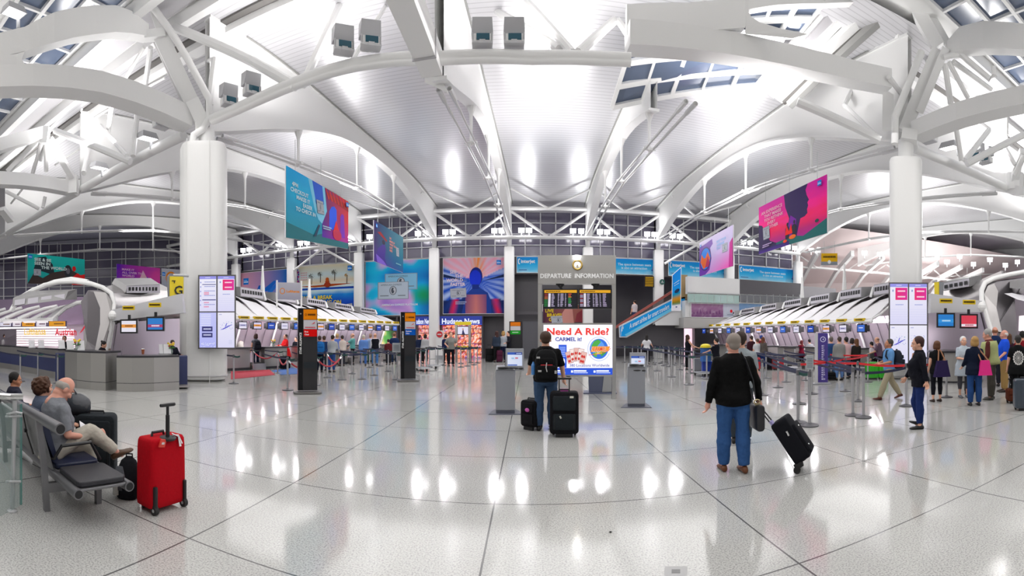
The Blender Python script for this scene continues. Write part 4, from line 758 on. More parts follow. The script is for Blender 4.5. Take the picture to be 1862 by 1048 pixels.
A0, A1 = q(1145, 598, -.06), q(1217, 561, -.06); dd = (A1 - A0); a.b.raw([A0 + dd * (p[0] / L_) + Vector((0, 0, p[1] * .95)) for p in v_], f_, [lin('#e6f4fc')] * len(v_)); v_, f_ = font_mesh('jet', .7, .02); A0 = q(1129, 607, -.06); a.b.raw([A0 + dd * (p[0] / L_ * .62) + Vector((0, 0, p[1] * .9 + p[0] * .4)) for p in v_], f_, [lin('#dff0fa')] * len(v_)); a.build('panel_artwork', r)
b = mb(mat('escalator_red', (.28, .06, .045), .5)); 
for d in (.1, 1.2): b.sweep([q(1113, 600, d), q(1122, 594, d), q(1223, 530, d), q(1250, 527, d)], .12, .16)
b.build('handrail', r); b = mb(mat('escalator_glass', (.10, .06, .06), .15, alpha=.55)); b.loft([[q(x, y, .15) for x, y in ((1123, 595), (1222, 532), (1222, 545), (1126, 594))], [q(x, y, .18) for x, y in ((1123, 595), (1222, 532), (1222, 545), (1126, 594))]]); b.build('balustrade', r)
b = mb(steel_d)
for k in range(16): t = k / 16; p = q(1135 + 86 * t, 606 - 52 * t, .65); b.box(tuple(p), (.35, .9, .2))
b.build('steps', r)
b = mb(mat('white_wall', (.62, .62, .62), .5)); pts = [(1190, 587), (1221, 568), (1246, 566), (1246, 592), (1192, 592)]; b.loft([[W(x, y, 30.05) for x, y in pts], [W(x, y, 31.2) for x, y in pts]]); struct(b, 'wall_escalator', 'white soffit under the escalator')
b = mb(wd); pts = [(1118, 614), (1140, 614), (1190, 590), (1243, 592), (1243, 634), (1118, 634)]; b.loft([[W(x, y, 31.0) for x, y in pts], [W(x, y, 31.2) for x, y in pts]]); struct(b, 'wall_dark', 'dark panelled wall under the escalator')
r = thing('totem_banner', 'tall narrow sky blue banner beside the escalator top', 'banner', W(1230, 566, 28)); o0 = r.location.copy(); q = lambda px, py, d=0.0: W(px, py, 28 + d) - o0
mb(white).loft([[q(x, y) for x, y in ((1222, 500), (1239, 485), (1238, 566), (1221, 566))], [q(x, y, .2) for x, y in ((1222, 500), (1239, 485), (1238, 566), (1221, 566))]]).build('panel', r)
a = Art(1, 1); a.grid(lambda u, v: ramp([(0, lin('#e4e4ea')), (.15, lin('#e4e4ea')), (.17, lin('#3a6a3c')), (.30, lin('#c8903c')), (.40, lin('#4a8a9c')), (.5, lin('#1f96d6')), (1, lin('#1c8ad0'))], v), 2, 24); a.scrib(.15, .72, .85, .02, '#d6ecf8', 1); a.scrib(.2, .66, .8, .015, '#d6ecf8', 2); a.ell(.55, .5, .3, .045, '#20304c'); a.ell(.5, .09, .12, .015, '#2a3a6c'); o = a.build('artwork', r); warp(o, 1, 1, [q(1222, 565, -.02), q(1237, 565, -.02), q(1238, 487, -.02), q(1223, 501, -.02)])
b = mb('white_wall'); bx_ = lambda px0, px1, py0, py1, Y, d: b.box(((tan(az(px0)) + tan(az(px1))) / 2 * Y, Y + d / 2, (wz(py0, Y / cos(az((px0 + px1) / 2))) + wz(py1, Y / cos(az((px0 + px1) / 2)))) / 2), ((tan(az(px1)) - tan(az(px0))) * Y, d, abs(wz(py0, Y / cos(az((px0 + px1) / 2))) - wz(py1, Y / cos(az((px0 + px1) / 2))))))
bx_(1250, 1345, 505, 536, 29, .4); bx_(1246, 1458, 550, 579, 29.2, 3); struct(b, 'wall_mezzanine', 'white upper floor parapet over the check-in hall')
b = mb(mat('beam_grey', (.36, .35, .34), .5)); bx_(1243, 1400, 579, 597, 29.1, 3); struct(b, 'trim_3', 'grey beam below the upper floor')
b = mb(wd); bx_(1345, 1460, 512, 552, 31.4, .2); b.use(mat('tan_wall', (.32, .22, .10), .6)); bx_(1238, 1250, 500, 545, 30, .3); b.use(mat('arch_grey', (.3, .29, .31), .5)); bx_(1440, 1520, 522, 545, 33, 1.0); struct(b, 'wall_upper', 'dark shop fronts on the upper floor')
r = thing('glass_railing', 'green tinted glass railing on the upper floor edge', 'railing', W(1297, 552, 28.9)); o0 = r.location.copy(); b = mb(mat('rail_glass', (.45, .62, .58), .1, alpha=.6)); b.at(tuple(-o0)); bx_(1250, 1344, 536, 551, 28.9, .03); b.build('glass_panel', r); b = mb(lgrey); b.at(tuple(-o0)); bx_(1250, 1455, 535, 536.5, 28.9, .06)
for px in range(1250, 1460, 12): bx_(px, px + .8, 536, 552, 28.9, .05)
b.build('rail_post', r); b = mb(mat('rail_glass_dark', (.22, .23, .25), .08, alpha=.5)); b.at(tuple(-o0)); bx_(1346, 1455, 537, 551, 28.9, .03); b.build('glass_panel', r)
for x0, x1, f, lab in ((1257, 1315, ('#9a7a94', '#6a4a6c'), 'mauve old harbour photograph'), (1315, 1344, ('#c9ccd6', '#b4b8c4'), 'pale map panel with a red crest'), (1344, 1397, ('#8fa8c8', '#5a7298'), 'blue grey old city photograph')):
    def art(W_, H_, f=f):
        a = Art(W_, H_); a.grid(lambda u, v: mix(mix(lin(f[1]), lin(f[0]), v), (.9, .88, .9), max(0, fbm(u * 14, v * 6, 2)) * .25), 20, 8)
        if 'c9ccd6' in f[0]: a.ell(.5, .45, .08, .12, '#c83a4c'); a.scrib(.25, .15, .75, .05, '#6a7080', 2)
        else:
            for k in range(9): u = .08 + .1 * k; a.poly([(u - .03, .25), (u, .25 + .12 * (1 + k % 3)), (u + .04, .25)], f[1])
        return a
    cz = cos(az((x0 + x1) / 2)); board('wall_mural', lab + ' on the upper floor parapet', 'picture', x0, x1, wz(577, 29.1 / cz), wz(553, 29.1 / cz), 29.1, art, 'pictures on the upper floor parapet', th=.06)
def shop(label, px0, px1, py1, word, seed, glow):
    x0, x1 = tan(az(px0)) * 32.6, tan(az(px1)) * 32.6; w_ = x1 - x0; z1 = 3.1; r = thing('news_shop', label, 'shop', ((x0 + x1) / 2, 32.6, 0), 0)
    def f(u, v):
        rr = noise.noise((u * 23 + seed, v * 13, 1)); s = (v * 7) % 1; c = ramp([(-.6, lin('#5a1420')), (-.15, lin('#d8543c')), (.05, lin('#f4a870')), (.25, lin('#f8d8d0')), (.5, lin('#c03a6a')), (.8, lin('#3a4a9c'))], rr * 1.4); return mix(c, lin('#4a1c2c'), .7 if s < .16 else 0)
    a = Art(w_, z1 - .6, 'shop_glow'); a.grid(glow or f, 44, 30); a.build('glowing_shelves', r, loc=(-w_ / 2, .5, 0)); mb(wd).box((0, .58, z1 / 2), (w_ + .1, .1, z1)).box((-w_ / 2, .25, z1 / 2), (.12, .6, z1)).box((w_ / 2, .25, z1 / 2), (.12, .6, z1)).build('shop_surround', r)  # shelf print glows by itself, standing in for the shop's lighting
    if word:
        fs = mb(mat('shop_blue', (.02, .05, .42), .4)).box((0, 0, z1 - .35), (w_, .5, .62)).build('fascia', r); a = Art(w_, .6, 'lightbox'); a.text(word, .5, .12, .62, '#e8ecff', .02, 'c', maxw=.9); a.rect(0, 0, 1, .04, '#4a6af0'); a.build('lettering', fs, loc=(-w_ / 2, -.26, z1 - .65))
    return r
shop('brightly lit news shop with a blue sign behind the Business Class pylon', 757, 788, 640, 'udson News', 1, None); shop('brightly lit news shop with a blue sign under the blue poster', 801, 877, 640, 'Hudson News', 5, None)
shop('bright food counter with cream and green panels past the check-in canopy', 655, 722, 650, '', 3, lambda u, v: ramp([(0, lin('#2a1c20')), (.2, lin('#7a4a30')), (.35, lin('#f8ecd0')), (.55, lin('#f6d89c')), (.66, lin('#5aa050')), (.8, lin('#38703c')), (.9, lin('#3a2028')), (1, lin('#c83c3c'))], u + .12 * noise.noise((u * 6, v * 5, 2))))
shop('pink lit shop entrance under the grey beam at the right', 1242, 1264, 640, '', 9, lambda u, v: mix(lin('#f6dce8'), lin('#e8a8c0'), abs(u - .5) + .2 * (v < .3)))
r = thing('menu_sign', 'dark sign with yellow lines hanging above the escalator', 'sign', W(1180, 522, 31.6)); a = Art(.7, .75, 'print'); a.rect(0, 0, 1, 1, '#241c1c')
for k in range(6): a.scrib(.08, .06 + .155 * k, .92, .09, '#c8a81c', k, .95)
a.build('sign_face', r, loc=(-.35, -.04, 0)); mb(black).box((0, 0, .375), (.74, .06, .79)).build('sign_box', r)
r = thing('round_sign', 'round dark green sign on a white window wall column', 'sign', W(1204, 513, 31.5)); mb(mat('green_dark', (.02, .10, .08), .5)).at((0, 0, 0), (pi / 2, 0, 0)).lathe([(.001, .04), (.2, .04), (.2, 0), (.001, 0)], 20).build('disc', r); mb('white_print').at((0, -.045, 0)).box((0, 0, 0), (.12, .01, .03)).box((0, 0, .05), (.03, .01, .1)).box((0, 0, -.06), (.2, .01, .02)).build('mark', r)
r = thing('no_entry_sign', 'white panel with a red no entry disc on a column foot', 'sign', (W(799, 646, 31.2).x, 31.2, 0), 0); mb(mat('pylon_white', (.72, .72, .72), .4)).box((0, .1, 1.15), (.55, .12, 1.75)).build('panel', r); mb(mat('stop_red', (.55, .02, .03), .5)).at((0, .03, 1.75), (pi / 2, 0, 0)).lathe([(.001, .02), (.22, .02), (.22, 0), (.001, 0)], 24).build('disc', r); mb('white_print').box((0, .0, 1.75), (.28, .03, .07)).build('bar', r); mb(grey).box((0, .12, .14), (.6, .3, .28)).build('foot', r)
r = thing('information_totem', 'steel frame totem with a yellow sign and a lit screen', 'information display', (W(842, 640, 28).x, 28, 0)); [mb(steel).box((x, 0, 1.25), (.14, .2, 2.5)).build('post', r) for x in (-.42, .42)]; mb('sign_yellow_lit').box((0, 0, 2.42), (1.0, .22, .2)).build('yellow_sign', r); mb('sign_yellow_lit').box((0, 0, .95), (.8, .2, .09)).build('yellow_bar', r); mb(black).box((0, .02, 1.98), (.76, .12, .56)).build('screen_housing', r); a = Art(.66, .46, 'screen'); a.rect(0, 0, 1, 1, '#e8e4fa'); a.poly([(.4, 0), (.45, .5), (.55, .6), (.6, .3), (.7, 0)], '#2a2a5c'); a.ell(.5, .68, .08, .12, '#c89a90'); a.build('screen', r, loc=(-.33, -.045, 1.75))
r = thing('sign_pylon', 'small black pylon with orange, white and green panels', 'sign', (W(940, 640, 30).x - .1, 30, 0)); mb('pylon_black').box((0, 0, 1.3), (.8, .2, 2.6)).build('column_body', r); a = Art(.66, .8, 'print'); a.rect(0, .68, 1, 1, '#d88a1c'); a.rect(0, .32, 1, .66, '#d2d0d4'); a.rect(0, 0, 1, .3, '#1c9a4a'); a.scrib(.2, .12, .8, .08, '#d8f0dc', 3); a.build('front_print', r, loc=(-.33, -.102, 1.75))
def art_brave(W_, H_):
    a = Art(W_, H_); a.grid(lambda u, v: mix(lin('#4a2a3c'), lin('#a8746c'), u), 6, 4)
    for i, t in enumerate(('LIVE', 'BRAVELY', 'GO')): a.text(t, .06 + .04 * i, .66 - .2 * i, .15, '#e0cc5a', .015)
    card(a, .22, .1, .34, .38, .1); a.poly([(.48, 0), (.45, .6), (.55, .9), (.7, .8), (.74, 0)], '#c89a94'); a.poly([(.74, .1), (.8, .6), (.95, .8), (1, .5), (1, .1)], '#8a4a50'); a.poly([(.96, 0), (.96, 1), (1, 1), (1, 0)], '#8a1420'); return a
board('poster', 'small mauve poster with BRAVELY GO seen through the departure board', 'poster', 987, 1064, 2.3, 3.9, 33.0, art_brave, g1)
b = mb(mat('door_grey', (.10, .10, .115), .4)); b.box((tan(az(969)) * 33.3, 33.25, 1.35), (1.5, .08, 2.7)); struct(b, 'door_1', 'dark grey service door in the dark wall').parent = None
b = mb(wd); b.box((tan(az(964)) * 32.9, 32.95, 3.3), (1.9, .1, .2)); b.box((tan(az(986)) * 32.9, 32.9, 1.6), (.12, .2, 3.2)); struct(b, 'trim_4', 'dark frame around the service door')
# ------------------------------------------------------------------ check-in islands
mauve = mat('mauve_metal', (.46, .40, .46), .38, .5); mauve_d = mat('mauve_dark', (.24, .21, .25), .35, .7); steel_s = mat('satin_steel', (.52, .50, .50), .33, .9)
sail_m = mat('sail_white', (.74, .73, .76), .5); strip_m = mat('strip_light', (1, .90, .96), .5, emit=7.0); navy = mat('navy_panel', (.03, .04, .12), .5); desk_steel = mat('desk_steel', (.42, .41, .39), .35, .7); desk_top = mat('desk_top', (.03, .03, .035), .3)
def monitor_proto():
    r = thing('overhead_monitor', 'x', 'monitor', (0, 0, 0)); mb(black).box((0, .10, -.28), (.52, .12, .38)).box((0, .28, -.28), (.40, .24, .28)).build('housing', r); mb(blackm).box((0, .12, -.04), (.06, .06, .14)).build('bracket', r)
    mb('sign_yellow').box((0, -.05, .10), (.62, .10, .13)).build('number_sign', r); return r
def monitor(r, cols, W_=.44, H_=.30):
    a = Art(W_, H_, 'screen'); a.rect(0, 0, 1, 1, cols[0])
    if len(cols) > 1: a.rect(0, .35, 1, .68, cols[1]); a.scrib(.2, .45, .8, .12, cols[2], 3)
    else: a.scrib(.2, .5, .8, .14, '#e8e8f4', 2)
    s = a.build('screen', r, loc=(-W_ / 2, .036, -.28 - H_ / 2))
    sc_ = MB().use('print'); a = Art(.5, .08); a.scrib(.05, .25, .95, .5, '#3a2c04', len(cols), .9); a.build('sign_print', r, loc=(-.25, -.10, .06)); return r
MON = [('#3f6fd0',), ('#e8e4f4', '#b8b4d8', '#3a3a7a'), ('#d8d0ee', '#f0a040', '#6a3a10'), ('#2a50b8',), ('#e4e0f2', '#d8d4ea', '#5a5a9a')]
def island(side, A, B, nb, zr_, lab, nmon):
    A, B = Vector((*A, 0)), Vector((*B, 0)); L = (B - A).length; d = (B - A) / L; n = Vector((d.y, -d.x, 0)) * side       # n points into the hall
    def q(s, off, z):                                        # the canopy gets lower and narrower towards the window wall
        f = max(0, s / L); z = zr_ + (z - zr_) * (1 - .5 * f) if z > zr_ else z; off = off * (1 - .3 * f) if off < -.4 else off
        return A + d * s + n * off + Vector((0, 0, z)) - base
    base = A.copy(); r = thing('check_in_canopy', 'long %s check-in canopy of white curved sails over slanting mauve panels' % lab, 'canopy', tuple(base), 0, 'check-in canopies')
    step = L / nb; prof = [(.05, zr_ + .16), (-.55, zr_ + .42), (-1.2, zr_ + .82), (-1.9, zr_ + 1.15), (-2.7, zr_ + 1.35)]
    for i in range(nb):
        b = mb(sail_m); s0, s1 = i * step + .06, (i + 1) * step; rings = []
        for k, (o, z) in enumerate(prof): up = .30 * k / 4; rings.append([q(s0, o, z + up), q(s1, o, z), q(s1, o, z - .05), q(s0, o, z + up - .05)])
        b.loft(rings); b.build('sail', r, smooth=AUTO)
    for i in range(nb + 1):
        mb(white).tube([q(i * step, o, z - .03) for o, z in [(.12, zr_)] + prof], .05, 8).build('rib', r)
    mb(white).tube([q(0, .05, zr_ + .04), q(L, .05, zr_ + .04)], .085, 10).build('rail', r)
    w_ = mb(mauve); w_.loft([[q(s, -1.5, zr_ + .35), q(s, -1.6, zr_ + .35), q(s, -2.9, 0), q(s, -2.8, 0)] for s in (0, L)]); w_.use(mauve_d)
    m = nb * 2
    for i in range(m + 1): s = L * i / m; w_.sweep([q(s, -1.5 + .012, zr_ + .33), q(s, -2.8 + .012, .02)], .025, .02, tuple(n))
    w_.build('slanted_wall', r); b = mb(white)
    for i in range(0, nb + 1, 2): s = i * step; b = mb(white); b.tube([q(s, -1.32, zr_ + .4), q(s, -2.66, 0)], .055, 8); b.build('wall_strut', r)
    mb(strip_m).loft([[q(s, -1.34, zr_ + .02), q(s, -1.34, zr_ + .16), q(s, -1.46, zr_ + .16), q(s, -1.46, zr_ + .02)] for s in (0, L)]).build('light_strip', r)
    mb(steel_s).loft([[q(s, -2.6, zr_ + 1.62), q(s, -3.2, zr_ + 1.75), q(s, -4.4, zr_ + 1.6), q(s, -4.4, 0), q(s, -2.95, 0), q(s, -2.95, zr_ + 1.2)] for s in (0, L)]).build('shell_roof', r)
    for i in range(1, nb, 2):
        s = i * step; vb = mb(mat('vent_grey', (.36, .355, .36), .45, .4)); vb.loft([[q(s + t, -2.3, zr_ + 1.5), q(s + t, -3.4, zr_ + 1.6), q(s + t, -3.4, zr_ + 2.2), q(s + t, -2.35, zr_ + 2.1)] for t in (-.75, .75)]); vb = vb.build('vent_box', r)
        lv = mb(mat('vent_white', (.62, .60, .66), .5)); lv.loft([[q(s + t, -2.27, zr_ + 1.55), q(s + t, -2.31, zr_ + 1.55), q(s + t, -2.35, zr_ + 2.06), q(s + t, -2.30, zr_ + 2.06)] for t in (-.72, .72)]); lv.use(black)
        for t in range(8): u = -.6 + 1.2 * t / 7; lv.loft([[q(s + u + e, -2.26, zr_ + 1.72), q(s + u + e, -2.29, zr_ + 1.72), q(s + u + e, -2.31, zr_ + 1.94), q(s + u + e, -2.28, zr_ + 1.94)] for e in (-.06, .06)])
        lv.build('louver', vb)
        hb = mb(white).tube([q(s + .85, -2.2, zr_ + 1.45), q(s + .85, -2.4, zr_ + 1.95), q(s + .85, -2.9, zr_ + 2.15), q(s + .85, -3.4, zr_ + 2.0)], .07, 8).build('hoop', r)
    for i in (1, 4, 7):
        if i < nb: s = i * step + .4; mb(white).tube([q(s, -3.6, zr_ + 1.6), q(s, -3.6, zr_ + 2.6), q(s, -3.6, zr_ + 4.1)], [.16, .12, .05], 10).build('mast', r)
    rz = atan2(n.y, n.x) + pi / 2; proto = None
    for i in range(nmon):
        p = A + d * (L * (i + .6) / nmon) + n * .05 + Vector((0, 0, zr_ + .02)); lb_ = 'overhead check-in monitor under a yellow number sign, %s along the %s canopy' % (nth(i), lab)
        if i < len(MON):
            m_ = monitor(monitor_proto(), MON[i % len(MON)]); m_.location = p; m_.rotation_euler = (0, 0, rz); tag(m_, lb_, 'monitor', 'overhead monitors on the %s canopy' % lab); ISL[(side, i)] = m_
        else: dup(ISL[(side, i % len(MON))], p, rz, lb_)
    # desks under the rail
    nd = nb // 2
    for i in range(nd):
        s = L * (i + .5) / nd; p = A + d * s + n * -.15; lb_ = 'grey steel check-in desk, %s along the %s canopy' % (nth(i), lab)
        if i == 0:
            dk = thing('check_in_desk', lb_, 'desk', tuple(p), rz, 'desks under the %s canopy' % lab); ww = L / nd * .62
            mb(desk_steel).box((-.2, 0, .52), (ww, .7, 1.04)).build('desk_body', dk); mb(desk_top).box((-.2, -.05, 1.07), (ww + .1, .9, .06)).build('worktop', dk); mb(desk_top).box((-.2, -.36, .06), (ww - .04, .02, .12)).build('kick_plate', dk)
            sc2 = mb(steel_s).box((ww / 2 + .25, -.1, .15), (.75, .9, .30)).build('baggage_scale', dk); mb(blackm).box((ww / 2 + .25, -.1, .315), (.66, .8, .03)).build('scale_belt', sc2); ISL[(side, 'd')] = dk
        else: dup(ISL[(side, 'd')], p, rz, lb_)
    return r
ISL = {}
def under_light(A, B, z):                                # tube lamps under the canopy edge
    A, B = Vector((*A, z)), Vector((*B, z)); L = (B - A).length; l = bpy.data.lights.new('canopy_lamp', 'AREA'); l.shape = 'RECTANGLE'; l.size = L; l.size_y = .15; l.energy = 300; l.color = (1, .93, .98); o = bpy.data.objects.new('canopy_lamp', l); col.objects.link(o); o.location = (A + B) / 2; d = (B - A).normalized(); o.rotation_euler = Matrix((d, Vector((-d.y, d.x, 0)), Vector((0, 0, 1)))).transposed().to_euler()
under_light((-14.3, 16.9), (-9.7, 30.2), 2.4); under_light((14.7, 14.7), (13.1, 30.6), 2.25)
island(1, (-13.4, 16.6), (-8.8, 30), 12, 2.42, 'left', 16)
island(-1, (13.75, 14.6), (12.2, 30.6), 14, 2.25, 'right', 14)
r = thing('airline_banner', 'small grey banner with the yellow word Lufthansa above the left canopy', 'banner', P(526, 545, 25), face_cam(P(526, 545, 25), 10)); a = Art(1.28, .92); a.grid(lambda u, v: mix(lin('#a8a8b4'), lin('#c4c4cc'), v), 2, 2); a.ring(.2, .5, .1, .16, .04, '#e09a3c'); a.text('Lufthansa', .38, .42, .15, '#e8a01c', .01); mb('banner_edge').box((0, .03, .46), (1.3, .04, .94)).build('banner_panel', r); a.build('artwork', r, loc=(-.64, 0, 0))
b = mb(white)
for x in (-.68, .68): mb(white).tube([(x, .04, -.5), (x, .04, 1.05)], .05, 8).build('banner_post', r)

def slab(b, pts, th=.15):
    f = [P(*q) for q in pts]; k = [P(q[0], q[1], q[2] + th) for q in pts]; return b.loft([f, k])
def RL(x, b): return b + max(0, 160 - x) * .052           # the left front runs away to the left
def patch(b, c, nu=10, nv=6):                              # smooth four cornered metal skin
    q = [P(*k) for k in c]; f = lambda u, v: (q[0] * (1 - u) + q[1] * u) * (1 - v) + (q[3] * (1 - u) + q[2] * u) * v
    for e in (0, .12): b.raw([f(i / nu, j / nv) + Vector((0, e, 0)) for j in range(nv + 1) for i in range(nu + 1)], [(j * (nu + 1) + i, j * (nu + 1) + i + 1, (j + 1) * (nu + 1) + i + 1, (j + 1) * (nu + 1) + i) for j in range(nv) for i in range(nu)])
def rel(o, root):                                      # parent keeping world placement of root-at-origin geometry
    for v in o.data.vertices: v.co -= root.location
    o.parent = root
def shellthing(name, label, cat, at): return thing(name, label, cat, at)
# left island front end
at = G(165, 690); sh = thing('check_in_shell', 'curved steel end of the left check-in island with a white arch tube', 'check-in island', at)
def sp(name, m, fn, smooth=False): b = mb(m); fn(b); o = b.build(name, None, smooth); rel(o, sh); return o
sp('arch_tube', white, lambda b: b.tube([P(*q) for q in ((188, 700, 15.8), (190, 640, 15.9), (198, 605, 16), (205, 575, 16), (207, 552, 16.1), (202, 534, 16.2), (186, 523, 16.3), (165, 516, 16.6), (135, 512, 17), (108, 513, 17.4), (80, 519, 18), (50, 534, 18.6))], .09, 10), AUTO)
side = sp('slanted_wall', mauve, lambda b: patch(b, ((209, 588, 16.3), (338, 578, 20.5), (338, 672, 19), (192, 695, 15.9))), True)
sp('wall_seam', mauve_d, lambda b: [slab(b, ((x0, 585, r0), (x0 + 1.2, 585, r0), (x1 + 1.5, 690, r1), (x1, 690, r1)), .05) for x0, r0, x1, r1 in ((228, 16.85, 214, 16.2), (258, 17.8, 240, 16.9), (286, 18.7, 266, 17.4), (312, 19.5, 292, 18))])
sp('vault', steel_s, lambda b: b.loft([[P(x, y, r_) for x, y, r_ in row] for row in (((186, 524, 16.4), (204, 535, 16.4), (209, 552, 16.3), (210, 590, 16.3)), ((225, 512, 18.5), (250, 528, 18.2), (258, 550, 18), (258, 586, 17.8)), ((290, 516, 21.5), (330, 536, 21), (338, 556, 20.7), (338, 580, 20.4)))], cap=False), True)
vb = sp('vent_box', 'vent_grey', lambda b: b.loft([[P(x, y, r_) for x, y, r_ in ((203, 516, 17.5), (228, 533, 17.2), (231, 520, 17.2), (209, 506, 17.5))], [P(x, y, r_) for x, y, r_ in ((270, 516, 20), (291, 534, 19.6), (291, 517, 19.6), (274, 506, 20))]]))
def lou(b):
    slab(b, ((230, 533, 17.0), (230, 521, 17.0), (291, 518, 19.4), (291, 533, 19.4)), .05); b.use(black)
    for k in range(9): x = 234 + 6 * k; r_ = 16.95 + 2.4 * (x - 230) / 61; slab(b, ((x, 529, r_), (x, 522.5, r_), (x + 4, 522.2, r_), (x + 4, 529, r_)), .03)
o = sp('louver', 'vent_white', lou)
sp('dark_end', mat('dark_shell', (.16, .15, .16), .3, .8), lambda b: slab(b, ((147, 549, 16.2), (160, 528, 16.4), (190, 528, 16.3), (203, 545, 16.1), (204, 575, 16), (190, 640, 15.8), (188, 660, 15.7), (150, 660, 15.7), (158, 620, 16)), .3))
sp('steel_flank', steel_s, lambda b: slab(b, ((170, 530, 16.15), (192, 532, 16.1), (203, 548, 16.0), (203, 575, 15.95), (190, 632, 15.8), (176, 655, 15.7), (172, 640, 15.75), (182, 590, 15.9), (182, 560, 16.0)), .05))
sp('back_wall', mauve, lambda b: slab(b, ((-60, 560, 34), (-60, 652, 32), (150, 662, 20.3), (155, 545, 20.3)), .2))
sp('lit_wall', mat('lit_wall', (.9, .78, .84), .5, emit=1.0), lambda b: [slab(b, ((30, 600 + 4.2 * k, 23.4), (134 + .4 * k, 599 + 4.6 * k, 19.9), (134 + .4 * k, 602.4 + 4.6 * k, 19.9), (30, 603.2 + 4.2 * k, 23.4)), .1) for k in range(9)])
b = mb(mat('letter_yellow', (.85, .55, .08), .5, emit=.5)); pl = P(46, 611, 18.4); wl = P(134, 611, 19.9) - P(30, 611, 23.4); e = atan2(wl.y, wl.x)
b.at(tuple(P(44, 609, 22.4)), (0, 0, e)).text('Lufthansa', .46, bold=.01).use(mat('letter_red', (.75, .03, .05), .5, emit=.4)).at(tuple(P(100, 610, 20.4)), (0, 0, e)).text('Austrian', .42, bold=.012); b.raw([(1.6, 0, .05), (2.0, 0, .46), (1.95, 0, .28), (1.8, 0, .16)], [(0, 1, 2, 3)]); rel(b.build('lettering', None), sh)
sp('inner_ceiling', mat('mauve_glow', (.42, .32, .46), .4, .3), lambda b: slab(b, ((-60, 548, 33), (-60, 596, 32), (152, 590, 20.2), (155, 540, 20.2)), .1))
for a0, a1, a2, a3 in (((166, 548), (140, 551), (120, 560), (95, 581)), ((132, 556), (110, 560), (90, 567), (63, 581)), ((104, 557), (80, 562), (58, 570), (34, 582)), ((72, 558), (50, 563), (28, 572), (5, 583)), ((40, 560), (18, 566), (-5, 574), (-28, 584)), ((10, 562), (-12, 568), (-35, 576), (-60, 586))):
    sp('rib', white, lambda b: b.tube([P(*q, rr) for q, rr in ((a0, RL(a0[0], 17)), (a1, RL(a1[0], 16)), (a2, RL(a2[0], 15.2)), (a3, RL(a3[0], 14)))], .08, 8)); sp('sail', sail_m, lambda b: b.loft([[P(q[0], q[1] + 1, rr), P(q[0] - 16, q[1] + 2, rr + .3), P(q[0] - 16, q[1] + 4, rr + .3), P(q[0], q[1] + 3, rr)] for q, rr in ((a0, RL(a0[0], 17.1)), (a1, RL(a1[0], 16.1)), (a2, RL(a2[0], 15.3)), (a3, RL(a3[0], 14.1)))]))
sp('rail', white, lambda b: b.tube([P(x, y, RL(x, 13.9)) for x, y in ((-70, 588), (0, 585), (100, 582))], .10, 10))
sp('top_hoop', white, lambda b: b.tube([P(*q) for q in ((20, 566, 18.5), (32, 545, 18.5), (60, 528, 18.2), (100, 513, 17.8), (130, 508, 17.4), (160, 513, 17))], .10, 8))
sp('vent_box', 'vent_grey', lambda b: b.loft([[P(x, y, r_) for x, y, r_ in ((22, 558, 17.6), (24, 542, 17.6), (52, 530, 18), (54, 548, 18))], [P(x, y, r_) for x, y, r_ in ((118, 545, 16.8), (124, 530, 16.8), (140, 526, 17.2), (140, 545, 17.2))]]))
sp('louver', 'vent_white', lambda b: [slab(b, ((26 + 24 * k, 556 - 2.8 * k, 17.5 - .18 * k), (27 + 24 * k, 546 - 2.8 * k, 17.5 - .18 * k), (46 + 24 * k, 543 - 2.8 * k, 17.35 - .18 * k), (45 + 24 * k, 553 - 2.8 * k, 17.35 - .18 * k)), .04) for k in range(4)])
sp('light_strip', strip_m, lambda b: slab(b, ((-60, 597, RL(-60, 14)), (-60, 599, RL(-60, 14)), (120, 596.5, RL(120, 14)), (120, 594.5, RL(120, 14))), .1))
for i, (x0, x1, c) in enumerate(((0, 20, '#d8d4e4'), (23, 38, '#e4dce4'), (40, 63, '#e0981c'), (66, 84, '#e4dce4'), (89, 119, '#e0981c'))):
    rr = RL((x0 + x1) / 2, 13.8); p = P((x0 + x1) / 2, 594, rr); r = thing('desk_sign', '%s airline desk sign under the front awning rail, %s from its tip' % ('orange' if c == '#e0981c' else 'white', nth(4 - i)), 'sign', p, face_cam(p, -8), 'airline signs under the front awning'); w_ = (x1 - x0) / FPX * rr; mb(mat('sign_navy', (.05, .04, .12), .4)).box((0, .10, .1), (w_ + .06, .18, .20)).build('sign_box', r); a = Art(w_, .18, 'screen'); a.rect(0, 0, 1, 1, c); a.scrib(.3, .35, .9, .3, '#5a2a4a' if i % 2 else '#6a4408', i); a.build('sign_face', r, loc=(-w_ / 2, 0, .01)); mb(lgrey).tube([(0, .1, .2), (0, .1, .42)], .02, 6).build('hanger', r)
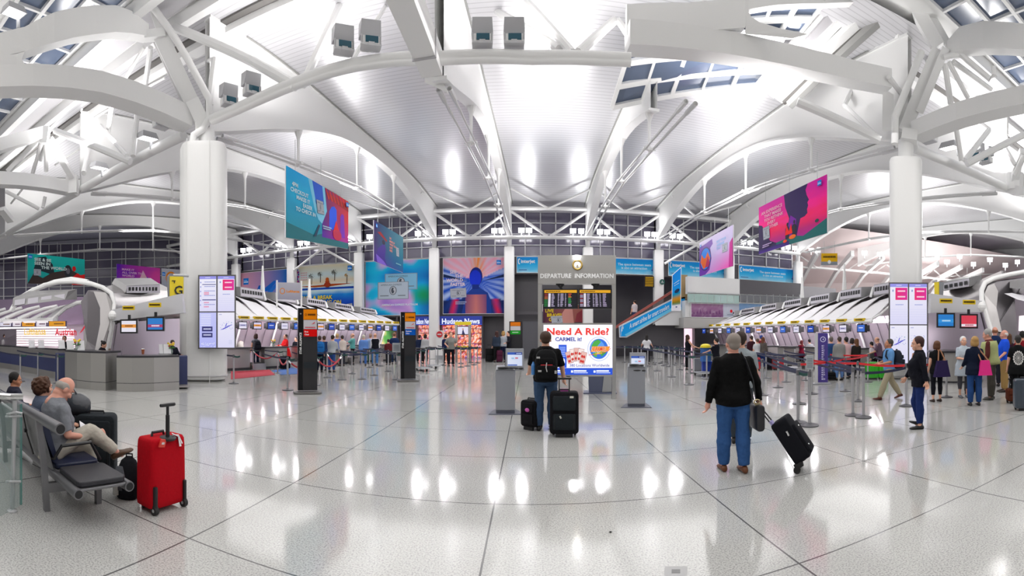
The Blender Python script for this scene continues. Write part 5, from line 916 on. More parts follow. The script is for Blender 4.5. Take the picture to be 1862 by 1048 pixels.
# front desks of the left island
def ground_wall(pts, z0, z1, dep):                       # ring of floor points (px, py) -> upright curved slab
    g = [G(*q) for q in pts]; n = len(g); out = []
    for i, v in enumerate(g):
        d = (g[min(i + 1, n - 1)] - g[max(i - 1, 0)]).normalized(); k = Vector((-d.y, d.x, 0)); k = k if k.dot(v) > 0 else -k; out.append((v, v + k * dep))
    return [[a + Vector((0, 0, z0)), c + Vector((0, 0, z0)), c + Vector((0, 0, z1)), a + Vector((0, 0, z1))] for a, c in out]
def desk(label, pts, top=1.12, blue=False):
    c = G(*pts[len(pts) // 2]); r = thing('check_in_desk', label, 'desk', c, 0, 'front desks of the left island')
    def ad(name, m, z0, z1, dep, shift=0): o = mb(m).loft(ground_wall(pts, z0, z1, dep)).build(name, None); rel(o, r); return o
    if blue: ad('base_plate', desk_steel, 0, .26, .75); ad('front_panel', navy, .26, .78, .72); ad('upper_panel', desk_steel, .78, top, .78)
    else: ad('base_plate', desk_steel, 0, .24, .72); ad('front_panel', desk_steel, .25, top, .75); mbx = mb(desk_top); [mbx.loft([[v + Vector((0, 0, .0)) for v in g]]) for g in ()]; ad('shadow_gap', desk_top, .235, .255, .70)
    ad('worktop', desk_top, top, top + .06, .95); return r
desk('long front desk with navy panels at the far left', [(-40, 662), (20, 672), (60, 680), (105, 690)], 1.1, True)
desk('curved steel front desk with flowers on it', [(118, 700), (140, 706), (165, 709), (192, 711)], 1.12)
desk('curved steel front desk beside the left column', [(212, 712), (240, 713), (280, 712), (326, 709)], 1.0)
r = thing('side_cabinet', 'navy cabinet with a low steel step between the front desks', 'cabinet', G(118, 694), face_cam(G(118, 694))); mb(navy).box((-.1, .6, .5), (.5, .8, 1.0)).build('body', r); mb(desk_steel).box((.28, .3, .42), (.5, .6, .84)).build('low_panel', r); mb(desk_top).box((.28, .3, .86), (.52, .62, .04)).build('low_top', r)
r = thing('side_cabinet', 'navy cabinet right of the curved desk beside the column', 'cabinet', G(318, 706), face_cam(G(318, 706))); mb(navy).box((.15, .5, .5), (.5, .8, 1.0)).build('body', r); mb(desk_steel).box((-.25, .1, .42), (.4, .5, .84)).build('low_panel', r); mb(steel_s).box((.2, -.05, .08), (.5, .5, .06)).build('foot_rail', r)
# beams with two monitors each
def mon_beam(label, beam, mons, cols):
    p0, p1 = P(*beam[0]), P(*beam[1]); r = thing('monitor_beam', label, 'beam', p0); b = mb('white_panel'); b.sweep([p0 - p0, p1 - p0], .2, [.38, .62]); b.build('beam_body', r); mb(white).ell((0, 0, 0), (.2, .2, .2)).build('end_joint', r)
    for i, (x, y, rr, lb_) in enumerate(mons):
        m_ = thing('overhead_monitor', lb_, 'monitor', P(x, y, rr), face_cam(P(x, y, rr), -12 if x < 900 else 8), 'monitors hanging from the end beams'); mb(black).box((0, .08, -.32), (.58, .14, .46)).box((-.02, .3, -.32), (.46, .3, .36)).build('housing', m_); mb(blackm).box((0, .1, -.02), (.08, .08, .16)).build('bracket', m_)
        mb('sign_yellow').box((0, -.02, .28), (.40, .06, .14)).build('number_sign', m_); a = Art(.38, .1); a.scrib(.05, .3, .95, .5, '#3a2c04', i + 1, .9); a.build('sign_print', m_, loc=(-.19, -.052, .23)); monitor2(m_, cols[i])
def monitor2(m_, c):
    a = Art(.48, .36, 'screen'); a.rect(0, 0, 1, 1, c[0]); a.rect(0, c[3], 1, c[4], c[1]); a.scrib(.25, (c[3] + c[4]) / 2 - .05, .8, .12, c[2], 2); a.build('screen', m_, loc=(-.24, .008, -.50))
mon_beam('white beam reaching from the left arch tube with two monitors', ((207, 574, 15.8), (334, 552, 14.6)), ((234, 576, 14.9, 'hanging monitor with an orange Lufthansa band, nearer the left arch'), (282, 571, 14.5, 'hanging monitor with a blue airliner picture, nearer the left column')), (('#e8e4f0', '#e8963c', '#6a3a10', .38, .68), ('#2a7ac8', '#a83a6c', '#e8e0f0', .2, .45)))
mon_beam('white beam reaching from the right arch tube with two monitors', ((1783, 558, 15.5), (1690, 552, 14.6)), ((1720, 564, 14.2, 'hanging monitor with a plain blue screen beside the right column'), (1762, 566, 14.4, 'hanging monitor with a red screen beside the right arch')), (('#1c7ac8', '#2a90d8', '#bfe0f4', .3, .6), ('#d83a50', '#e8e4ee', '#c03048', .04, .25)))
# right island front end
sh = thing('check_in_shell', 'curved steel end of the right check-in island with a white arch tube', 'check-in island', G(1790, 690))
sp('arch_tube', white, lambda b: b.tube([P(*q) for q in ((1818, 660, 15), (1810, 625, 15.2), (1800, 595, 15.4), (1791, 565, 15.5), (1785, 545, 15.6), (1785, 528, 15.7), (1791, 515, 15.8), (1806, 507, 16), (1830, 501, 16.4), (1866, 494, 17))], .09, 10), AUTO)
sp('slanted_wall', mauve, lambda b: patch(b, ((1690, 556, 19.5), (1785, 560, 15.9), (1818, 690, 15.3), (1690, 690, 18.5))), True)
sp('wall_seam', mauve_d, lambda b: [slab(b, ((x0, 575, r0), (x0 + 1.4, 575, r0), (x1 + 1.4, 650, r1), (x1, 650, r1)), .05) for x0, r0, x1, r1 in ((1703, 18.9, 1722, 17.9), (1731, 17.8, 1748, 17), (1762, 16.7, 1782, 15.9))])
sp('vault', steel_s, lambda b: b.loft([[P(x, y, r_) for x, y, r_ in row] for row in (((1806, 507, 16.3), (1790, 518, 16), (1785, 535, 15.9), (1786, 562, 15.8)), ((1760, 512, 18.5), (1745, 528, 18), (1742, 545, 17.8), (1742, 562, 17.5)), ((1700, 520, 21), (1692, 534, 20.5), (1690, 548, 20), (1690, 560, 19.6)))], cap=False), True)
sp('vent_box', 'vent_grey', lambda b: b.loft([[P(x, y, r_) for x, y, r_ in ((1712, 530, 18.5), (1712, 514, 18.5), (1745, 504, 20), (1745, 520, 20))], [P(x, y, r_) for x, y, r_ in ((1762, 522, 16.8), (1762, 505, 16.8), (1785, 500, 18), (1785, 514, 18))]]))
sp('louver', 'vent_white', lambda b: (slab(b, ((1713, 529, 18.35), (1713, 516, 18.35), (1762, 506, 16.65), (1762, 521, 16.65)), .05), b.use(black), [slab(b, ((1717 + 9 * k, 525 - 1.7 * k, 18.1 - .31 * k), (1717 + 9 * k, 519 - 1.8 * k, 18.1 - .31 * k), (1723 + 9 * k, 518 - 1.8 * k, 17.9 - .31 * k), (1723 + 9 * k, 524 - 1.7 * k, 17.9 - .31 * k)), .03) for k in range(5)]))
sp('dark_end', 'dark_shell', lambda b: slab(b, ((1787, 530, 15.9), (1796, 514, 16), (1830, 508, 16.3), (1866, 505, 16.8), (1866, 530, 16.4), (1845, 545, 16), (1850, 610, 15.5), (1835, 640, 15.4), (1806, 605, 15.5), (1790, 562, 15.7)), .3))
sp('steel_flank', steel_s, lambda b: slab(b, ((1790, 535, 15.75), (1796, 520, 15.85), (1808, 516, 15.9), (1815, 530, 15.85), (1812, 560, 15.7), (1822, 605, 15.4), (1805, 600, 15.4), (1792, 562, 15.6)), .05))
sp('lit_panel', 'lit_wall', lambda b: slab(b, ((1853, 575, 15.3), (1900, 570, 15), (1900, 605, 15), (1852, 602, 15.3)), .1)); sp('sail', sail_m, lambda b: slab(b, ((1826, 534, 15), (1840, 533, 14.8), (1900, 546, 13.8), (1900, 556, 13.8), (1850, 545, 14.5)), .1)); sp('vent_box', 'vent_grey', lambda b: slab(b, ((1836, 512, 15.6), (1900, 504, 15.2), (1900, 528, 15.2), (1836, 524, 15.6)), .8))
r = thing('check_in_desk', 'rounded grey steel desk behind the white haired woman', 'desk', G(1738, 692), 0); p = r.location; b = mb(desk_steel); b.lathe([(1.0, 0), (1.0, 1.05)], 24); b.build('desk_body', r); mb(desk_top).lathe([(1.06, 1.05), (1.06, 1.12)], 24).build('worktop', r); mb(desk_top).lathe([(1.01, .0), (1.01, .06)], 24).build('kick_plate', r)
# ------------------------------------------------------------------ floodlights
tl = [(442, 462), (453, 461), (506, 453), (517, 451), (546, 447), (558, 445), (638, 436), (672, 433), (760, 427), (774, 426), (810, 424), (823, 424), (899, 423), (912, 423), (948, 425), (962, 426), (1042, 427), (1057, 427), (1091, 429), (1104, 430), (1177, 433), (1190, 433), (1223, 436), (1236, 436), (1352, 443), (1364, 443), (1433, 450), (1445, 450), (1475, 453), (1486, 455)]
fl0 = None
for i, (px, py) in enumerate(tl):
    p = W(px, py, 31.6); p.z = 8.88; lb = 'glowing white floodlight on the window wall truss, %s from its left end' % nth(i); rz = face_cam(p)
    if fl0 is None:
        fl0 = thing('floodlight', lb, 'lamp', p, rz, 'glowing floodlights on the window wall truss'); mb('mullion_white').box((0, .05, .12), (.40, .34, .20)).build('housing', fl0); mb(lamp_m).loft([[(-.19, -.13, -.12), (.19, -.13, -.12), (.19, .12, -.02), (-.19, .12, -.02)], [(-.21, -.15, .20), (.21, -.15, .20), (.21, .2, .20), (-.21, .2, .20)]]).build('lamp_glass', fl0); mb(lgrey).box((0, .1, -.22), (.06, .06, .24)).build('bracket', fl0)
    else: dup(fl0, p, rz, lb)
    if i % 2 == 1:
        l = bpy.data.lights.new('floodlight_rise', 'SPOT'); l.energy = 80; l.spot_size = R(140); l.spot_blend = .7; l.shadow_soft_size = .2; o = bpy.data.objects.new('floodlight_rise', l); col.objects.link(o); o.location = p + Vector((0, -.3, .35)); o.rotation_euler = Vector((0, -.7, 1)).to_track_quat('-Z', 'Y').to_euler()
    else:
        l = bpy.data.lights.new('floodlight_beam', 'SPOT'); l.energy = 170; l.spot_size = R(150); l.spot_blend = .6; l.shadow_soft_size = .18; l.color = (1, .97, 1)
        o = bpy.data.objects.new('floodlight_beam', l); col.objects.link(o); o.location = p + Vector((0, -.4, -.1)); o.rotation_euler = Vector((0, -.8, -1)).to_track_quat('-Z', 'Y').to_euler()
up = [(625, 100, 12.9, 14), (674, 88, 12.7, 10), (877, 68, 12.6, 0), (935, 66, 12.6, 0), (418, 180, 15.9, 25), (459, 165, 15.2, 25), (293, 238, 17.6, 35), (1690, 258, 18.9, -35), (1775, 297, 20.8, -35), (1792, 304, 21.2, -35)]
u0 = None
names = ['box uplight on the overhead tube, left one of the pair left of the overhead girder', 'box uplight on the overhead tube, right one of the pair left of the overhead girder', 'box uplight on the overhead tube, left one of the pair right of the overhead girder', 'box uplight on the overhead tube, right one of the pair right of the overhead girder', 'box uplight with reflector flap nearest the left column on the overhead tube', 'box uplight second from the left column on the overhead tube', 'box uplight on the tube left of the left column', 'box uplight on the tube just right of the right column', 'box uplight farther right on the right tube, nearer one', 'box uplight farthest right on the right tube']
for (px, py, r_, yw), nm in zip(up, names):
    p = P(px, py, r_); p.z = 9.66
    if u0 is None:
        u0 = thing('uplight_fixture', nm, 'lamp', p, face_cam(p, yw), 'box uplights on the roof tubes'); k = mb(mat('fixture_grey', (.50, .50, .52), .35)); k.loft([[(-.30, .0, .33), (.30, .0, .33), (.30, .28, .36), (-.30, .28, .36)], [(-.27, -.12, .72), (.27, -.12, .72), (.30, .25, .78), (-.30, .25, .78)]]); k.build('reflector_flap', u0)
        hb = mb(white).rbox((0, .1, .17), (.5, .36, .26), .03, 2).build('lamp_box', u0); mb(blueglass).box((.02, -.09, .20), (.36, .03, .17)).build('front_glass', hb); b = mb('mullion_white').box((0, .0, .02), (.56, .3, .05)).box((-.27, -.06, .17), (.03, .06, .3)).box((.27, -.06, .17), (.03, .06, .3)).box((0, -.12, .03), (.16, .1, .1)).build('bracket', u0)
    else: dup(u0, p, face_cam(p, yw), nm)
pan_ = [(925 * 0 + 268, 255, 18.6, 'square glowing panel lamp on the tube left of the left column'), (180, 308, 21.7, 'square glowing panel lamp lower on the left tube'), (25, 27, 16, 'square glowing panel lamp at the top left edge'), (1727, 272, 19.2, 'square glowing panel lamp on the right tube')]
for i, (px, py, r_, nm) in enumerate(pan_):
    p = P(px, py, r_); r = thing('panel_lamp', nm, 'lamp', p, face_cam(p, 30 if px < 900 else -30), 'panel lamps on the roof tubes'); t = mb('fixture_grey').loft([[(-.38, -.3, .0), (.38, -.3, .0), (.38, .3, .1), (-.38, .3, .1)], [(-.30, -.2, .28), (.30, -.2, .28), (.30, .25, .34), (-.30, .25, .34)]]).build('housing', r)
    mb(mat('panel_glow', (1, .98, 1), .5, emit=3.5)).loft([[(-.33, -.27, -.01), (.33, -.27, -.01), (.33, .26, .085), (-.33, .26, .085)], [(-.33, -.27, .004), (.33, -.27, .004), (.33, .26, .1), (-.33, .26, .1)]]).build('lamp_panel', r); mb(lgrey).box((.3, .2, -.05), (.1, .1, .4)).build('bracket', r)
rnd = random.Random(4)
for i in range(9):
    px = (1572, 1600, 1704, 1722, 1745, 1770, 1800, 1828, 1850)[i]; py = (462, 464, 470, 478, 468, 482, 474, 484, 478)[i]; p = P(px, py, 36 + 2 * (i % 3)); dup(fl0, p, face_cam(p), 'glowing floodlight in the far right hall, %s beyond the window wall' % nth(i), 'floodlights of the far right hall')
    if i % 3 == 1:
        l = bpy.data.lights.new('floodlight_beam', 'POINT'); l.energy = 500; l.shadow_soft_size = .2; o = bpy.data.objects.new('floodlight_beam', l); col.objects.link(o); o.location = p + Vector((0, -.6, -.3))
# ------------------------------------------------------------------ people
def V(*a): return Vector(a)
def cone(b, a, c, ra, rc, n=10):                          # rounded tapering limb
    a, c = Vector(a), Vector(c); d = (c - a).normalized()
    b.tube([a - d * ra * .95, a - d * ra * .6, a, c, c + d * rc * .6, c + d * rc * .95], [ra * .35, ra * .8, ra, rc, rc * .8, rc * .35], n)
def remesh(o, vox, smooth=2):
    m = o.modifiers.new('r', 'REMESH'); m.mode = 'VOXEL'; m.voxel_size = vox
    if smooth: s = o.modifiers.new('s', 'SMOOTH'); s.iterations = smooth; s.factor = .5
    BAKE.append(o)
BAKE = []
SKIN_T = {'light': lin('#d9a58c'), 'pink': lin('#d59a86'), 'tan': lin('#b97f60'), 'brown': lin('#7a4a34')}
def skin_mat(k): return mat('skin_' + k, SKIN_T[k], .5, spec=.35)
def rotx(v, a, o): v = v - o; return V(v.x, v.y * cos(a) - v.z * sin(a), v.y * sin(a) + v.z * cos(a)) + o
MALE = [(.80, .09, .09, 0), (.86, .160, .115, .01), (.94, .172, .125, .012), (1.02, .163, .112, 0), (1.12, .160, .112, -.005), (1.25, .178, .120, -.002), (1.34, .190, .118, .003), (1.40, .172, .100, .008), (1.44, .135, .088, .012), (1.475, .085, .072, .012), (1.50, .06, .06, .01)]
FEM = [(.80, .09, .09, 0), (.86, .172, .122, .012), (.94, .178, .128, .014), (1.02, .155, .108, 0), (1.10, .140, .102, -.002), (1.23, .155, .125, -.012), (1.33, .165, .112, 0), (1.39, .150, .090, .008), (1.43, .115, .078, .012), (1.465, .075, .062, .012), (1.49, .055, .055, .01)]
def person(label, pos, phi, H=1.75, sex='m', la=(5, 8, 12), ra=(5, 8, 12), ll=(0, 0), rl=(0, 0), lean=0, head=(0, 0), fat=0.0, top='#222222', sleeve=1.0, hem=.86, flare=0.0, legs='#22304a', leg_len=1.0, legw=1.0, shoes='#1a1512', hair='short', hc='#2a1c14', skin='light', det=0, sit=None, collar=None, feet=(0, 0), bw=1.08, group=None, vest=None, skirt=None, arms_in=(0, 0)):
    k = H / 1.75; base = thing('person', label, 'person', tuple(pos), face_cam(Vector(pos), phi), group); base.scale = (k * bw, k * bw, k)
    vox = (.030, .016, .0085)[det]; sk = skin_mat(skin); T = FEM if sex == 'f' else MALE; shx = .178 if sex == 'm' else .155; LS = 1.0 if sex == 'm' else .93
    hipz = .90; O = V(0, 0, .92); ln = R(lean)
    def up(v): return rotx(v, ln, O)                         # trunk leans towards -Y (front)
    J = {}
    for sd, sx, (tp, kf) in (('l', 1, ll), ('r', -1, rl)):
        hip = V(sx * .092, .005, hipz); td = V(sx * .02, -sin(R(tp)), -cos(R(tp))).normalized(); kn = hip + td * .42; a2 = R(tp - kf); sd_ = V(0, -sin(a2), -cos(a2)); an = kn + sd_ * .405; J[sd + 'h'], J[sd + 'k'], J[sd + 'a'] = hip, kn, an
    for sd, sx, (p_, ab, el), inn in (('l', 1, la, arms_in[0]), ('r', -1, ra, arms_in[1])):
        s = V(sx * shx, .008, 1.388); ud = V(sx * sin(R(ab)), -sin(R(p_)) * cos(R(ab)), -cos(R(p_)) * cos(R(ab))); e = s + ud * .285 * LS; f = R(p_ + el); fd = V(sx * sin(R(ab)) * .5 - sx * sin(R(inn)), -sin(f), -cos(f)).normalized(); w_ = e + fd * .25 * LS; J[sd + 's'], J[sd + 'e'], J[sd + 'w'], J[sd + 'd'] = up(s), up(e), up(w_), rotx(fd, ln, V(0, 0, 0))
    lo = min(J['la'].z, J['ra'].z) - .075; dz = -lo if sit is None else sit / k - .80
    sh = V(0, 0, dz)
    for q in J:
        if q[1] != 'd': J[q] = J[q] + sh
    U = lambda v: up(v) + sh
    N0 = V(0, .012, 1.46); hp, hy_ = R(head[1]), R(head[0])
    def HD(v):                                               # head space around the neck: pitch down, then turn
        w_ = rotx(v, hp, V(0, .01, 1.53)) - V(0, 0, .018); w_ = V(w_.x * 1.05, .012 + (w_.y - .012) * 1.05, 1.50 + (w_.z - 1.50) * 1.06 - .012); w_ = V(w_.x * cos(hy_) - (w_.y - .01) * sin(hy_), w_.x * sin(hy_) + (w_.y - .01) * cos(hy_) + .01, w_.z); return U(w_)
    def hell(b, c, r, n=12, m=8): e0 = len(b.v); b.ell(c, r, n, m); 
    def headpart(fn, name, m, parent, rm=None):
        b = mb(m); fn(b); b.v = [HD(p) for p in b.v]; o = b.build(name, parent, True)
        if rm: remesh(o, rm)
        return o
    # one continuous body
    b = mb(sk); b.loft([[U(V(w_ * cos(2 * pi * i / 16), y + (d_ + (fat * .8 if 1.0 < z < 1.25 and sin(2 * pi * i / 16) < 0 else 0)) * sin(2 * pi * i / 16), z)) for i in range(16)] for z, w_, d_, y in T])
    for s in 'lr':
        lw_ = min(1, legw) * .95; cone(b, J[s + 'h'], J[s + 'k'], .083 * lw_, .056 * lw_); cone(b, J[s + 'k'], J[s + 'a'], .055 * lw_, .036 * lw_); kk = (J[s + 'k'] + J[s + 'a']) / 2; b.ell(kk + V(0, .012, .05), (.045 * lw_, .045 * lw_, .10))
        cone(b, J[s + 's'], J[s + 'e'], .052, .042); cone(b, J[s + 'e'], J[s + 'w'], .041, .029)
        w_, d_ = J[s + 'w'], J[s + 'd']; sx = 1 if s == 'l' else -1
        side = V(-sx * .3, -1, 0); side = (side - d_ * side.dot(d_)).normalized(); pn = d_.cross(side).normalized() * sx          # side: towards the thumb
        cone(b, w_, w_ + d_ * .05, .028, .034); cone(b, w_ + d_ * .055 + side * .022, w_ + d_ * .085 + side * .028, .021, .016); cone(b, w_ + d_ * .055 - side * .02, w_ + d_ * .085 - side * .026, .02, .015)
        if det:
            for i, (o_, L_) in enumerate(((.031, .066), (.011, .075), (-.010, .070), (-.029, .055))):
                r0 = w_ + d_ * .088 + side * o_; c1 = (d_ * .92 + pn * -.38).normalized(); c2 = (d_ * .55 + pn * -.83).normalized(); m1 = r0 + c1 * L_ * .5; cone(b, r0, m1, .0098, .0092, 7); cone(b, m1, m1 + c2 * L_ * .5, .0092, .0075, 7)
            t0 = w_ + d_ * .03 + side * .03; t1 = t0 + (d_ * .7 + side * .7 - pn * .2).normalized() * .04; cone(b, t0, t1, .0135, .0115, 7); cone(b, t1, t1 + (d_ * .92 + side * .2 - pn * .3).normalized() * .03, .011, .009, 7)
        else: cone(b, w_ + d_ * .08, w_ + d_ * .15 - pn * .02, .032, .018); cone(b, w_ + d_ * .03 + side * .03, w_ + d_ * .075 + side * .05, .014, .011)
        cone(b, J[s + 'a'], J[s + 'a'] + V(0, -.06, -.04), .036, .03)
    e0 = len(b.v); cone(b, (0, .014, 1.44), (0, .004, 1.56), .060, .055); b.ell((0, .010, 1.655), (.074, .094, .104), 14, 9); b.ell((0, -.026, 1.595), (.058, .070, .078), 12, 8); b.ell((0, -.062, 1.538), (.032, .030, .024)); b.ell((0, .02, 1.56), (.056, .06, .05))
    cone(b, (0, -.092, 1.645), (0, -.108, 1.602), .009, .014, 8); b.ell((0, -.104, 1.600), (.019, .014, .010)); b.ell((0, -.084, 1.666), (.050, .014, .010)); b.ell((0, -.088, 1.562), (.024, .012, .008)); b.ell((0, -.087, 1.552), (.022, .012, .007))
    for sx in (-1, 1): b.ell((sx * .076, .016, 1.618), (.010, .022, .033), 8, 6); b.ell((sx * .045, -.062, 1.60), (.022, .022, .024))
    b.v[e0:] = [HD(p) for p in b.v[e0:]]; body = b.build('body', base, True); remesh(body, vox)
    if det:
        for sx in (-1, 1): headpart(lambda b: (b.ell((sx * .031, -.084, 1.640), (.013, .008, .008), 10, 6), b.use(mat('iris', (.02, .015, .01), .2)).ell((sx * .031, -.0905, 1.640), (.006, .003, .006), 8, 5)), 'eye', mat('eye_white', (.7, .68, .66), .3), base)
        for sx in (-1, 1): headpart(lambda b: b.ell((sx * .031, -.0905, 1.660), (.017, .005, .004), 8, 5), 'eyebrow', mat('hair_' + hc, lin(hc), .7), base)
        headpart(lambda b: b.ell((0, -.0975, 1.557), (.021, .006, .006), 10, 6), 'lips', mat('lips_' + skin, tuple(x * y for x, y in zip(SKIN_T[skin], (.8, .55, .55))), .5), base)
    # hair
    hm = mat('hair_' + hc, lin(hc), .75, bump=.6, scale=70, var=.25)
    def hair_fn(b):
        if hair in ('short', 'crop'):
            e = .004 if hair == 'crop' else .014; b.ell((0, .032, 1.680), (.072 + e, .084 + e, .082 + e), 14, 9); b.ell((0, .062, 1.615), (.062 + e * .5, .045 + e * .5, .06)); [b.ell((sx * .066, .014, 1.66), (.013 + e * .5, .045, .045)) for sx in (-1, 1)]
        elif hair == 'ring': b.ell((0, .052, 1.642), (.071, .058, .060)); [b.ell((sx * .064, .030, 1.645), (.016, .052, .046)) for sx in (-1, 1)]
        elif hair in ('bob', 'long', 'pony'):
            b.ell((0, .030, 1.682), (.088, .098, .094), 14, 9); b.ell((0, .055, 1.60), (.085, .065, .085)); [b.ell((sx * .075, .012, 1.61), (.022, .058, .085 if hair != 'pony' else .05)) for sx in (-1, 1)]
            if hair == 'long': b.ell((0, .075, 1.50), (.085, .045, .17))
            if hair == 'pony': cone(b, (0, .115, 1.66), (0, .14, 1.45), .035, .018)
        elif hair == 'bun': b.ell((0, .020, 1.674), (.086, .100, .098), 14, 9); b.ell((0, .055, 1.61), (.072, .058, .07)); b.ell((0, .12, 1.72), (.045, .045, .045))
        elif hair == 'curly':
            rr = random.Random(7); b.ell((0, .03, 1.67), (.098, .108, .105), 14, 9); b.ell((0, .06, 1.60), (.095, .075, .09))
            for i in range(90):
                a, z = rr.random() * 2 * pi, rr.uniform(-.8, 1); c = V(.105 * cos(a) * sqrt(1 - z * z * .8), .03 + .112 * sin(a) * sqrt(1 - z * z * .8), 1.655 + .11 * z)
                if c.y > -.055 or z > .5: b.ell(c, (.020, .020, .018), 6, 4)
    if hair != 'none': headpart(hair_fn, 'hair', hm, base, .014 if det and hair != 'curly' else (.009 if hair == 'curly' else .022))
    # top
    tm = cloth(lin(top)); b = mb(tm); infl = .022 if sleeve < .7 else .024
    rings = []
    for z, w_, d_, y in T:
        if z < (.85 if hem < .83 else hem - .03) or z > 1.48: continue
        e = infl + flare * max(0, 1.15 - z); zz = max(z, hem)
        rings.append([U(V((w_ + e) * cos(2 * pi * i / 20), y + (d_ + e + (fat if .98 < z < 1.27 and sin(2 * pi * i / 20) < 0 else 0)) * sin(2 * pi * i / 20), zz if z < 1.44 else z - .008)) for i in range(20)])
    if det: rings.append([U(V(.083 * cos(2 * pi * i / 20), .012 + .078 * sin(2 * pi * i / 20), 1.492)) for i in range(20)])
    if hem < .83:
        z, w_, d_, y = T[1]; e = infl + flare * (1.15 - hem); rings.insert(0, [U(V((w_ + e) * cos(2 * pi * i / 20), y + (d_ + e) * sin(2 * pi * i / 20), hem)) for i in range(20)])
    b.loft(rings)
    for s in 'lr':
        a, c, e_ = J[s + 's'], J[s + 'e'], J[s + 'w']; r0 = .062 if sleeve > .7 else .060
        if sleeve > .6: cone(b, a, c, r0, .054); b.tube([c, c.lerp(e_, min(1.0, (sleeve - .5) * 2) * .97)], [.053, .041], 12); b.ell(c, (.053, .053, .053))
        elif sleeve > 0: cone(b, a, a + (c - a) * .15, r0, r0); b.tube([a + (c - a) * .1, a.lerp(c, sleeve * 1.7)], [r0, .060], 12)
    tp = b.build('top', base, True); remesh(tp, max(vox * 1.35, .013), 2)
    if det == 2: wrinkle(tp, .006)
    if det and not collar and sex == 'm' and not vest: collar = top
    if collar: headless = mb(cloth(lin(collar))); headless.tube([U(V(.07 * cos(2 * pi * i / 12), .012 + .068 * sin(2 * pi * i / 12), 1.455 + .012 * sin(2 * pi * i / 12))) for i in range(13)], .018, 6); headless.build('collar', base, True)
    if vest:
        b = mb(cloth(lin(vest))); b.loft([[U(V((w_ + .034) * cos(2 * pi * i / 20), y + (d_ + .034 + fat) * sin(2 * pi * i / 20), z)) for i in range(20)] for z, w_, d_, y in T if .84 < z < 1.46]); b.build('vest', base, True)
    # trousers
    if legs:
        lm = cloth(lin(legs)); b = mb(lm); b.loft([[V((w_ + .014) * cos(2 * pi * i / 18), y + (d_ + .014) * sin(2 * pi * i / 18), z) + sh for i in range(18)] for z, w_, d_, y in T if z < 1.0] if sit is None else [[V(.16 * cos(2 * pi * i / 18), .01 + .13 * sin(2 * pi * i / 18), z) + sh for i in range(18)] for z in (.80, .83, .90, .98)])
        for s in 'lr':
            h, kn, an = J[s + 'h'], J[s + 'k'], J[s + 'a']; d_ = (an - kn).normalized(); cone(b, h, kn, .098 * legw ** .5, .070 * legw)
            if leg_len > .55:
                end = kn.lerp(an, (leg_len - .5) * 2 * .97); b.tube([kn, kn.lerp(end, .3) + V(0, .008, 0), kn.lerp(end, .75), end], [.071 * legw, .078 * legw, .064 * legw, .058 * legw], 12); b.ell(kn, (.069 * legw,) * 3)
        tr = b.build('trousers', base, True); remesh(tr, max(vox * 1.3, .013), 2)
        if det == 2: wrinkle(tr, .007)
    if skirt:
        b = mb(cloth(lin(skirt))); b.loft([[U(V(w_ * cos(2 * pi * i / 18), .01 + d_ * sin(2 * pi * i / 18), z)) for i in range(18)] for z, w_, d_ in ((.52, .25, .2), (.7, .22, .18), (.9, .19, .15), (1.02, .17, .125))]); b.build('skirt', base, True)
    for s, fp in (('l', feet[0]), ('r', feet[1])):
        an = J[s + 'a']; b = mb(mat('shoe_' + shoes, lin(shoes), .5, bump=.1)); c, s_ = cos(R(fp)), sin(R(fp)); rings = []
        for y, hw, z0, z1 in ((.070, .018, .018, .05), (.060, .030, .0, .075), (.03, .036, .0, .095), (-.03, .040, .0, .090), (-.085, .047, .0, .062), (-.135, .048, .0, .050), (-.170, .036, .004, .040), (-.185, .014, .012, .028)):
            ring = []
            for i in range(12):
                a = 2 * pi * i / 12; x, z = hw * cos(a), (z0 + z1) / 2 + (z1 - z0) / 2 * sin(a) * (1 if sin(a) > 0 else .98); z -= .075; yy = y; ring.append(an + V(x, yy * c - z * s_ * 0 - z * s_, yy * s_ + z * c))
            rings.append(ring)
        b.loft(rings); so = b.build('shoe', base, True)
    base['top_colour'] = top; PJ[base.name] = (J, U, HD, sh, k); return base
PJ = {}
def wrinkle(o, amp):
    t = bpy.data.textures.get('folds') or bpy.data.textures.new('folds', 'CLOUDS'); t.noise_scale = .085; t.noise_depth = 2
    m = o.modifiers.new('d', 'DISPLACE'); m.texture = t; m.strength = amp * 3; m.mid_level = .5; m.texture_coords = 'LOCAL'
def bake():
    dg = bpy.context.evaluated_depsgraph_get(); dg.update()
    for o in BAKE:
        me = bpy.data.meshes.new_from_object(o.evaluated_get(dg)); me.shade_smooth(); old = o.data; o.modifiers.clear(); mats = list(old.materials); o.data = me
        if not me.materials:
            for m in mats: me.materials.append(m)
def wpt(base, v): return base.matrix_basis @ Vector(v)
def hand(base, s, ext_=.08):
    J, *_ = PJ[base.name]; return base.matrix_basis @ (J[s + 'w'] + J[s + 'd'] * ext_)
def bag(name, label, cat, world, rz, build): r = thing(name, label, cat, tuple(world), rz); build(r); return r
